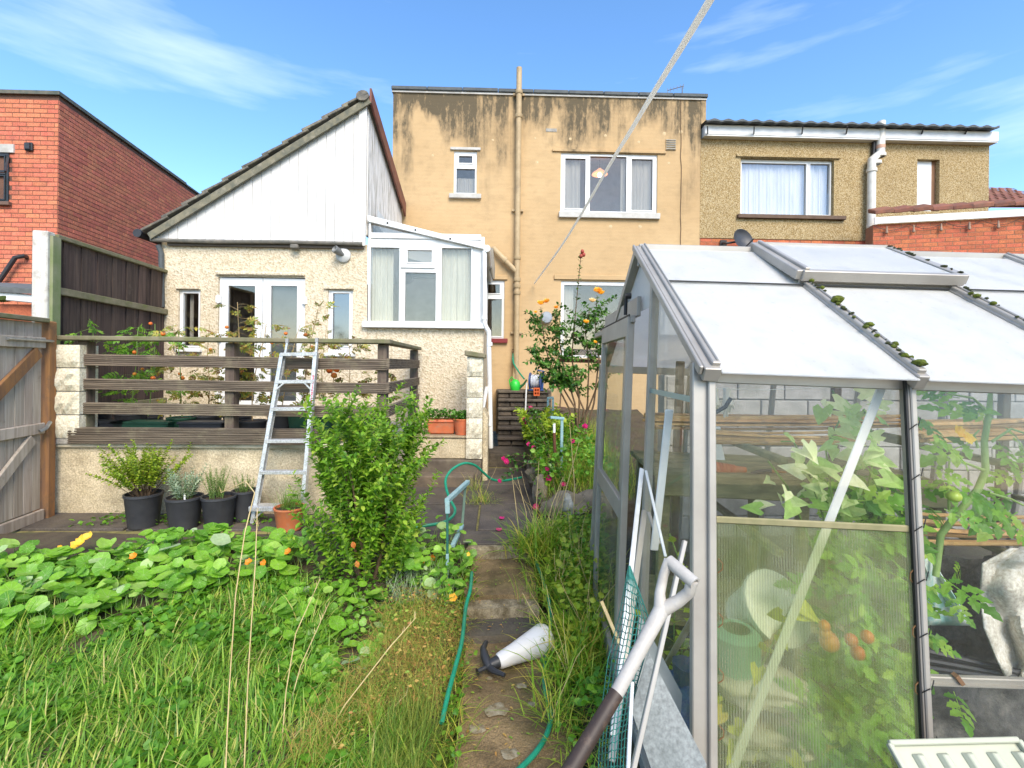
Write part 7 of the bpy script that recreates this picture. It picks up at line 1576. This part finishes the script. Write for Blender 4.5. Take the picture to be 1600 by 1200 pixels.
# ---------------------------------------------------------------- hoses, rails, tools
hose_m = mat('green_hose', (.01, .2, .11), (.02, .26, .15), scale=20, rough=.4)
def smooth_pts(pts, n=6):
    out = []
    for i in range(len(pts) - 1):
        p0, p1, p2, p3 = pts[max(0, i - 1)], pts[i], pts[i + 1], pts[min(len(pts) - 1, i + 2)]
        for j in range(n):
            t = j / n; out.append(.5 * ((2 * p1) + (p2 - p0) * t + (2 * p0 - 5 * p1 + 4 * p2 - p3) * t * t + (3 * p1 - p0 - 3 * p2 + p3) * t ** 3))
    return out + [pts[-1]]
def small_things():
    o = MB().tube(smooth_pts([PD(*a) for a in ((600, 835, 4.1), (655, 823, 4.2), (690, 817, 4.3), (706, 808, 4.5), (711, 796, 4.65), (703, 780, 4.7), (697, 762, 4.8), (697, 747, 4.9), (707, 733, 5.0), (725, 724, 5.1), (742, 727, 5.2), (756, 739, 5.3), (769, 749, 5.4), (788, 751, 5.5), (815, 746, 5.7))]), .0135, 9).build('garden_hose', hose_m, smooth=True); solo(o, 'green hose looping up over the pale blue handrail', 'hose')
    pts = [(838, 878, -.06), (848, 905, -.06), (857, 935, -.08), (860, 970, -.12), (857, 1010, -.18), (850, 1050, -.2), (853, 1085, -.2), (861, 1115, -.2), (855, 1145, -.2), (835, 1178, -.22), (795, 1215, -.23), (740, 1250, -.23)]
    o = MB().tube(smooth_pts([PZ(a, b, c) for a, b, c in pts]), .012, 9).build('garden_hose', hose_m, smooth=True); solo(o, 'green hose snaking along the right edge of the path', 'hose')
    pts = [(737, 895, -.06), (735, 920, -.05), (728, 948, -.1), (722, 1000, -.1), (712, 1040, -.12), (700, 1085, -.15), (690, 1130, -.2)]
    o = MB().tube(smooth_pts([PZ(a, b, c + .03) for a, b, c in pts]), .012, 9).build('garden_hose', hose_m, smooth=True); solo(o, 'green hose half buried in the dried growth left of the path', 'hose')
    bl = mat('blue_green_paint', (.2, .36, .38), (.3, .44, .46), scale=9, rough=.5, dirt=(.12, .13, .1), dscale=12, dlo=.6, dhi=.85); dk = mat('dark_green_pipe', (.02, .1, .08), (.03, .14, .11), rough=.5)
    t = thing('handrail', 'pale blue metal handrail frame at the left of the path step', 'handrail', PD(699, 896, 3.55)); D0, D1 = 3.55, 4.15
    MB().bar(PD(699, 783, D0), PD(699.5, 802, D0), .034, .03, (0, 1, 0)).build('upright_cap', bl, t, bevel=.003); MB().bar(PD(699, 800, D0), PD(699, 865, D0), .018, .02, (0, 1, 0)).build('upright', dk, t, bevel=.003); MB().bar(PD(699, 865, D0), PD(699, 910, D0), .022, .022, (0, 1, 0)).build('post_foot', bl, t, bevel=.003)
    MB().bar(PD(698, 783, D0), PD(731, 753, D1), .036, .034).build('top_bar', bl, t, bevel=.004); MB().bar(PD(727, 762, D1), PD(722, 822, D1), .022, .016, (0, 1, 0)).build('upright', mat('grey_green_bar', (.12, .2, .17), (.2, .28, .22)), t, bevel=.003); MB().bar(PD(722, 821, D1), PD(707, 853, D1 - .35), .034, .03).build('lower_bar', bl, t, bevel=.004)
    t = thing('handrail', 'blue green metal rail post standing in the raised bed', 'handrail', PD(878, 715, 5.6)); MB().bar(PD(860, 652, 5.55), PD(881, 654, 5.6), .04, .03).build('top_bar', bl, t, bevel=.004); MB().bar(PD(878, 655, 5.6), PD(877, 735, 5.6), .032, .03, (0, 1, 0)).build('upright', bl, t, bevel=.004)
    t = thing('rail_bracket', 'small grey metal frame beside the top of the steps', 'bracket', PD(860, 645, 7.6)); MB().bar(PD(855, 622, 7.6), PD(865, 621, 7.6), .04, .03).build('top_bar', bl, t); [MB().bar(PD(x, 622, 7.6), PD(x, 660, 7.6), .03, .02, (0, 1, 0)).build('upright', bl, t) for x in (856, 864)]
    t = thing('tool_handle', 'rusty brown tool handle with pale tip stuck in the raised bed', 'tool handle', PD(868, 730, 5.4)); MB().tube([PD(866, 676, 5.4), PD(868, 740, 5.4)], .017, 8).build('handle', mat('rust_brown', (.14, .05, .025), (.1, .04, .02)), t, smooth=True); MB().tube([PD(866, 662, 5.4), PD(866, 676, 5.4)], .014, 8).build('tip', white_plastic, t, smooth=True)
    t = thing('hoe', 'thin hoe leaning against the yellow wall behind the rose bush', 'hoe', P(875, 640, 9.2)); MB().tube([P(878, 590, 9.4), P(875, 636, 9.2)], .014, 6).build('handle', stem_brown, t); MB().bar(P(866, 636, 9.2), P(884, 638, 9.2), .03, .04).build('blade', mat('rust_blade', (.12, .07, .05)), t)
    # at the top of the steps
    z = 1.03; c = P(805, 610, 9.0); c.z = z; gr = mat('bright_green_plastic', (.02, .42, .03), (.03, .5, .05), rough=.35)
    t = thing('watering_can', 'bright green watering can at the top of the steps', 'watering can', c); MB().lathe(c, (0, 0, 1), [(.001, 0), (.085, 0), (.1, .07), (.085, .15), (.05, .19), (.02, .2)], 18).build('body', gr, t, smooth=True); MB().tube([c + Vector((.07, -.02, .04)), c + Vector((.16, -.03, .12)), c + Vector((.21, -.03, .2))], [.03, .02, .015], 8).build('spout', mat('dark_green_plastic', (.01, .1, .03)), t, smooth=True); MB().tube([c + Vector((-.02, 0, .19)), c + Vector((-.07, 0, .25)), c + Vector((-.11, 0, .18)), c + Vector((-.09, 0, .08))], .012, 8).build('handle', gr, t, smooth=True)
    c = P(837, 597, 8.95); c.z = z; bu = mat('blue_plastic', (.02, .05, .16), (.03, .07, .2), rough=.4)
    t = thing('hose_reel', 'dark blue hose reel wound with grey hose beside the green can', 'hose reel', c); cc = c + Vector((0, 0, .17)); ax = Vector((1, -.25, 0)).normalized()
    for s, n in ((-.1, 'disc'), (.1, 'disc')): MB().lathe(cc + ax * s, ax, [(.001, -.01), (.16, -.01), (.165, 0), (.16, .01), (.001, .012)], 22).build(n, bu, t, smooth=True)
    MB().lathe(cc - ax * .09, ax, [(.06, 0), (.12, .01)] + [(.12 + .008 * (i % 2), .01 + .16 * i / 11) for i in range(12)] + [(.06, .18)], 22).build('hose_coil', mat('grey_hose', (.5, .52, .55), (.36, .38, .42), scale=30, rough=.5), t, smooth=True)
    MB().tube([c + ax * .12, c + ax * .14 + Vector((0, 0, .36)), c + ax * .03 + Vector((0, 0, .37))], .022, 8).build('carry_handle', bu, t, smooth=True); MB().box(c.x - .14, c.x + .14, c.y - .1, c.y + .1, z, z + .025).build('foot', bu, t, bevel=.006)
    o = MB().tube(smooth_pts([P(823, 598, 8.8), P(822, 615, 8.75), PD(821, 640, 8.4), PD(819, 660, 8.0), PD(818, 672, 7.8)]), .014, 8).build('reel_hose', mat('pale_hose', (.6, .6, .56), (.5, .5, .47), rough=.5), smooth=True); solo(o, 'pale hose trailing from the blue reel down the steps', 'hose')
    bo = mat('orange_clay', (.6, .12, .03), (.55, .11, .03), scale=9, rough=.8); a = RY(834, 606, 843, 618, 8.74); t = thing('hollow_brick', 'orange hollow brick with square holes standing below the hose reel', 'brick', (a[0], 8.74, a[2])); h = []
    for i in range(2):
        for j in range(2): w = (a[1] - a[0]); g = (a[3] - a[2]); h.append((a[0] + w * (.14 + .42 * i), a[0] + w * (.44 + .42 * i), a[2] + g * (.14 + .42 * j), a[2] + g * (.44 + .42 * j)))
    mb = MB(); holed_wall(mb, a[0], a[1], a[2], a[3], 8.7, h, .06); mb.box(a[0] + .0, a[1], 8.763, 8.78, a[2], a[3]); mb.build('body', bo, t); 
    MB().box(a[0], a[1], 8.701, 8.762, a[2] - .004, a[2] - .001).box(a[0] - .004, a[0] - .001, 8.701, 8.762, a[2], a[3]).build('side', bo, t)
    o = MB().tube(smooth_pts([P(802, 552, 9.42), P(802, 566, 9.35), P(810, 580, 9.2), P(819, 592, 9.0)]), .016, 8).build('garden_hose', hose_m, smooth=True); solo(o, 'short green hose hanging from the wall tap to the reel', 'hose')
    t = thing('tap', 'small brass garden tap on the yellow wall by the soil pipe', 'tap', P(802, 551, 9.44)); MB().tube([P(802, 550, 9.5), P(802, 550, 9.42), P(802, 555, 9.42)], .018, 8).build('spout', stem_brown, t); MB().bar(P(800, 546, 9.44), P(804, 546, 9.44), .02, .02).build('handle', stem_brown, t)
    t = thing('broom_handle', 'pale wooden handle leaning beside the soil pipe', 'broom', P(803, 608, 9.3)); MB().tube([P(803, 574, 9.4), P(802, 611, 9.3)], .022, 8).build('handle', mat('pale_wood', (.5, .36, .18), (.42, .3, .15)), t); MB().box(P(798, 611, 9.3).x, P(806, 611, 9.3).x, 9.25, 9.36, 1.032, 1.06).build('head', stem_brown, t)
    # sprayer on the path
    a, b = PZ(778, 1031, -.175), PZ(853, 1000, -.165); ax = (b - a).normalized(); a.z = -.185; b.z = -.155; ax = (b - a).normalized(); L_ = (b - a).length
    t = thing('garden_sprayer', 'white conical garden sprayer with black trigger head lying on the path', 'sprayer', a); wp = mat('sprayer_white', (.72, .69, .66), (.66, .62, .58), scale=5, rough=.4, dirt=(.56, .5, .45), dscale=2, dlo=.6, dhi=.95)
    MB().lathe(a, ax, [(.034, .0), (.042, .01), (.054, L_ * .3), (.078, L_ * .72), (.089, L_ * .9), (.09, L_ * .97), (.082, L_ * 1.02), (.035, L_ * 1.035), (.001, L_ * 1.03)], 28).build('bottle', wp, t, smooth=True)
    bk = black_plastic; MB().lathe(a - ax * .045, ax, [(.001, -.012), (.027, -.01), (.032, .0), (.033, .045), (.036, .05)], 20).build('collar', bk, t, smooth=True); h = a - ax * .06; s = Vector((ax.y, -ax.x, 0)).normalized(); up = Vector((0, 0, 1))
    MB().tube([h, h - s * .05 + up * .035, h - s * .1 + ax * .02 + up * .04, h - s * .15 + ax * .07 + up * .035], [.026, .024, .018, .013], 10).build('trigger', bk, t, smooth=True); MB().tube([h, h + s * .05 - ax * .0, h + s * .12 + ax * .03], [.022, .017, .011], 8).build('lever', bk, t, smooth=True); MB().tube([h + ax * .01, h - ax * .03, h - ax * .07, h - ax * .075], [.018, .012, .012, .02], 10).build('nozzle', bk, t, smooth=True); MB().blob(h, .027, (1, 1, 1), .1, 2).build('head', bk, t, smooth=True)
small_things()
def foreground():
    # D handled tool
    wh = mat('white_handle', (.46, .43, .38), (.37, .34, .3), scale=30, rough=.5, dirt=(.34, .33, .32), dscale=40, dlo=.56, dhi=.75); dkm = mat('dark_shaft', (.055, .035, .025), (.03, .02, .015), scale=14, rough=.55, dirt=(.14, .09, .06), dscale=20)
    t = thing('spade', 'garden tool with white D shaped handle and dark shaft in the foreground', 'spade', PD(890, 1215, .84))
    a, b, c = PD(1036, 948, .98), PD(962, 1086, .9), PD(875, 1230, .82); e = c + (c - b) * .55; e2 = c + (c - b) * 1.4
    MB().tube([a, a.lerp(b, .5), b], [.0155, .0135, .0125], 18).build('socket', wh, t, smooth=True); MB().tube([b + (b - a).normalized() * -.004, c, e, e2], [.0132, .0145, .015, .016], 18).build('shaft', dkm, t, smooth=True)
    g0, g1 = PD(1047, 878, 1.0), PD(1085, 911, .95)
    MB().tube([a + (b - a).normalized() * .01, PD(1031, 926, .99), PD(1037, 898, 1.0), g0 + Vector((-.004, 0, .0)), g0 + (g1 - g0) * .12], [.0145, .0105, .0098, .0105, .0115], 14).tube([a + (b - a).normalized() * .008, PD(1059, 940, .975), PD(1077, 925, .96), g1 + (g0 - g1) * .1], [.0145, .0125, .0115, .0115], 14).build('yoke', wh, t, smooth=True)
    d = (g1 - g0).normalized(); MB().lathe(g0 - d * .006, d, [(.006, 0), (.0125, .002), (.0128, .02), (.0128, (g1 - g0).length + .004), (.0125, (g1 - g0).length + .008), (.0085, (g1 - g0).length + .008), (.008, (g1 - g0).length - .012), (.001, (g1 - g0).length - .014)], 18).build('grip', wh, t, smooth=True)
    q = e2; MB().hexa([q + Vector((-.07, -.01, 0)), q + Vector((.07, -.01, 0)), q + Vector((.07, .0, 0)), q + Vector((-.07, 0, 0)), q + Vector((-.07, -.1, -.22)), q + Vector((.07, -.1, -.22)), q + Vector((.07, -.09, -.22)), q + Vector((-.07, -.09, -.22))]).build('blade', alu, t)
    # chicken wire
    gw = mat('green_wire', (.02, .13, .11), (.03, .19, .16), scale=30, rough=.4); t = thing('wire_netting', 'bent sheet of green plastic coated wire netting by the greenhouse corner', 'wire netting', PD(960, 1100, 1.4))
    Lf = [(982, 884), (968, 960), (950, 1030), (941, 1100), (936, 1170), (934, 1240)]; Rt = [(984, 884), (1013, 965), (1006, 1030), (992, 1080), (982, 1140), (976, 1240)]
    def sp(u, v):
        k = min(4, int(v * 5)); f = v * 5 - k; l = Vector(Lf[k]).lerp(Vector(Lf[k + 1]), f); r = Vector(Rt[k]).lerp(Vector(Rt[k + 1]), f); q = l.lerp(r, u); D = 1.42 - .14 * math.sin(math.pi * u) - .1 * v; return PD(q.x, q.y, D)
    mb = MB(); nu, nv = 9, 34
    for i in range(nu + 1):
        mb.tube([sp(i / nu, j / 30) for j in range(31)], .0014, 4, False)
    for j in range(nv):
        v = j / nv; mb.tube([sp(i / nu, min(1, v + .028 * (i / nu) + (.008 if i % 2 else 0))) for i in range(nu + 1)], .0012, 4, False)
    mb.build('netting', gw, t, kind='stuff'); MB().tube([sp(1, j / 20) for j in range(21)], .0022, 5).build('edge_wire', gw, t)
    # strips leaning on the gable
    wpv = mat('white_strip', (.72, .72, .7), (.62, .62, .6), scale=9, rough=.4, dirt=(.4, .38, .34))
    for lab, p, q, D0, D1, w, h, m in (('white plastic strip leaning on the greenhouse door jamb', (1003, 732), (958, 1150), 1.95, 1.35, .018, .006, wpv), ('aluminium bar leaning just right of the white strip', (1007, 798), (955, 1190), 1.9, 1.4, .022, .01, alu), ('long aluminium bar leaning across the gable behind the D handle', (1070, 845), (984, 1225), 1.38, 1.12, .012, .012, alu),
                                      ('thin pale strip resting against the gable glass', (1009, 735), (1040, 870), 1.9, 1.7, .01, .006, wpv), ('short white strip standing low before the netting', (988, 1065), (980, 1230), 1.3, 1.15, .01, .006, wpv), ('weathered stick poking out left of the netting', (940, 940), (972, 1015), 1.75, 1.6, .012, .01, straw), ('narrow dark edged bar leaning low against the door stile', (1013, 800), (1030, 850), 1.95, 1.85, .014, .008, alu)):
        a, b = PD(*p, D0), PD(*q, D1); t = MB().bar(a, b, w, h, (0, 1, 0)).build('leaning_strip', m, bevel=.0015); tag(t, lab, 'strip')
    sh = mat('galvanised_sheet', (.17, .185, .18), (.11, .125, .12), scale=9, rough=.5, metal=.1, dirt=(.26, .27, .25), dscale=16, dlo=.62, dhi=.75, fine=90)
    def sheet(name, lab, pts, m, th=.004):
        ps = [PD(*p) for p in pts]; n = (ps[1] - ps[0]).cross(ps[2] - ps[0]).normalized(); o = MB().prism(ps, n * th).build(name, m); tag(o, lab, 'sheet')
    A, B_, C_ = Vector(PD(1014, 1020, 1.36)), Vector(PD(1104, 1194, 1.24)), Vector(PD(986, 1108, 1.3))
    D_ = B_ + (C_ - A) * 1.9; E_ = C_ + (B_ - A) * .9
    ps = [A, B_, B_ + (C_ - A) * 1.2 + (B_ - A) * .1, C_ + (B_ - A) * .75 + (C_ - A) * .3, C_]; nn = (B_ - A).cross(C_ - A).normalized(); ps = [p - nn * ((p - A).dot(nn)) for p in ps]
    o = MB().prism(ps, nn * .004).build('metal_sheet', sh); tag(o, 'grey galvanised sheet leaning at the greenhouse corner', 'sheet')
    A, B_, C_ = Vector(PD(1000, 960, 1.62)), Vector(PD(1066, 1085, 1.5)), Vector(PD(992, 1030, 1.55)); nn = (B_ - A).cross(C_ - A).normalized()
    o = MB().prism([A, B_, B_ + (C_ - A) * 1.2, C_ + (C_ - A) * .4], nn * .004).build('metal_sheet', mat('dark_sheet', (.12, .15, .15), (.18, .2, .2), scale=9, rough=.5)); tag(o, 'darker metal sheet behind the galvanised one', 'sheet')
    # ribbed tray
    tm_ = mat('cream_plastic', (.4, .41, .31), (.34, .35, .26), scale=5, rough=.45, dirt=(.4, .4, .3), dscale=6)
    a, b = PD(1387, 1162, 1.17), PD(1588, 1157, 1.17); u = (b - a); L_ = u.length; u.normalize(); dn = Vector((.09, -.62, -.55)).normalized(); n = u.cross(dn).normalized(); n = n if n.z > 0 else -n
    t = thing('plastic_tray', 'cream ribbed plastic tray lid lying at the bottom right corner', 'tray', a); W2 = .26
    MB().prism([a, b, b + dn * W2, a + dn * W2], -n * .004).build('base', tm_, t)
    for i in range(5):
        s = L_ * (.13 + .19 * i); w = L_ * .095; p = a + u * s + dn * .02; MB().hexa([p, p + u * w, p + u * w + dn * (W2 - .03), p + dn * (W2 - .03), p + n * .012 + u * .008 + dn * .004, p + u * (w - .008) + n * .012 + dn * .004, p + u * (w - .008) + dn * (W2 - .036) + n * .012, p + dn * (W2 - .036) + n * .012 + u * .008]).build('rib', tm_, t, bevel=.002)
    for p, q in ((a, b), (a, a + dn * W2), (b, b + dn * W2), (a + dn * W2, b + dn * W2)): MB().bar(p + n * .006, q + n * .006, .012, .014, n).build('rim', tm_, t, bevel=.002)
    # washing lines from the house wall out over the garden
    rope = mat('line_white', (.8, .76, .7), (.74, .7, .64), scale=2, rough=.5)
    tr = rope.node_tree; tb = tr.nodes.new('ShaderNodeBsdfTranslucent'); tb.inputs[0].default_value = (.9, .87, .8, 1); mx = tr.nodes.new('ShaderNodeMixShader'); mx.inputs[0].default_value = .6
    tr.links.new(tr.nodes['Principled BSDF'].outputs[0], mx.inputs[1]); tr.links.new(tb.outputs[0], mx.inputs[2]); tr.links.new(mx.outputs[0], tr.nodes['Material Output'].inputs[0])
    pts = ((835, 443, 9.45), (872, 392, 6.5), (905, 340, 4.6), (950, 262, 3.0), (985, 205, 2.1), (1015, 155, 1.6), (1060, 82, 1.1), (1110, -1, .8), (1140, -52, .65))
    P_ = smooth_pts([PD(*p) for p in pts], 8); n = len(P_); o = MB().tube(P_, [.015 + (.006 - .015) * (i / n) ** .6 for i in range(n)], 8).build('washing_line', rope, smooth=True); tag(o, 'pale washing line running from the yellow wall up over the garden', 'washing line')
foreground()
for o in bpy.data.objects:
    if 'at' in o: del o['at']
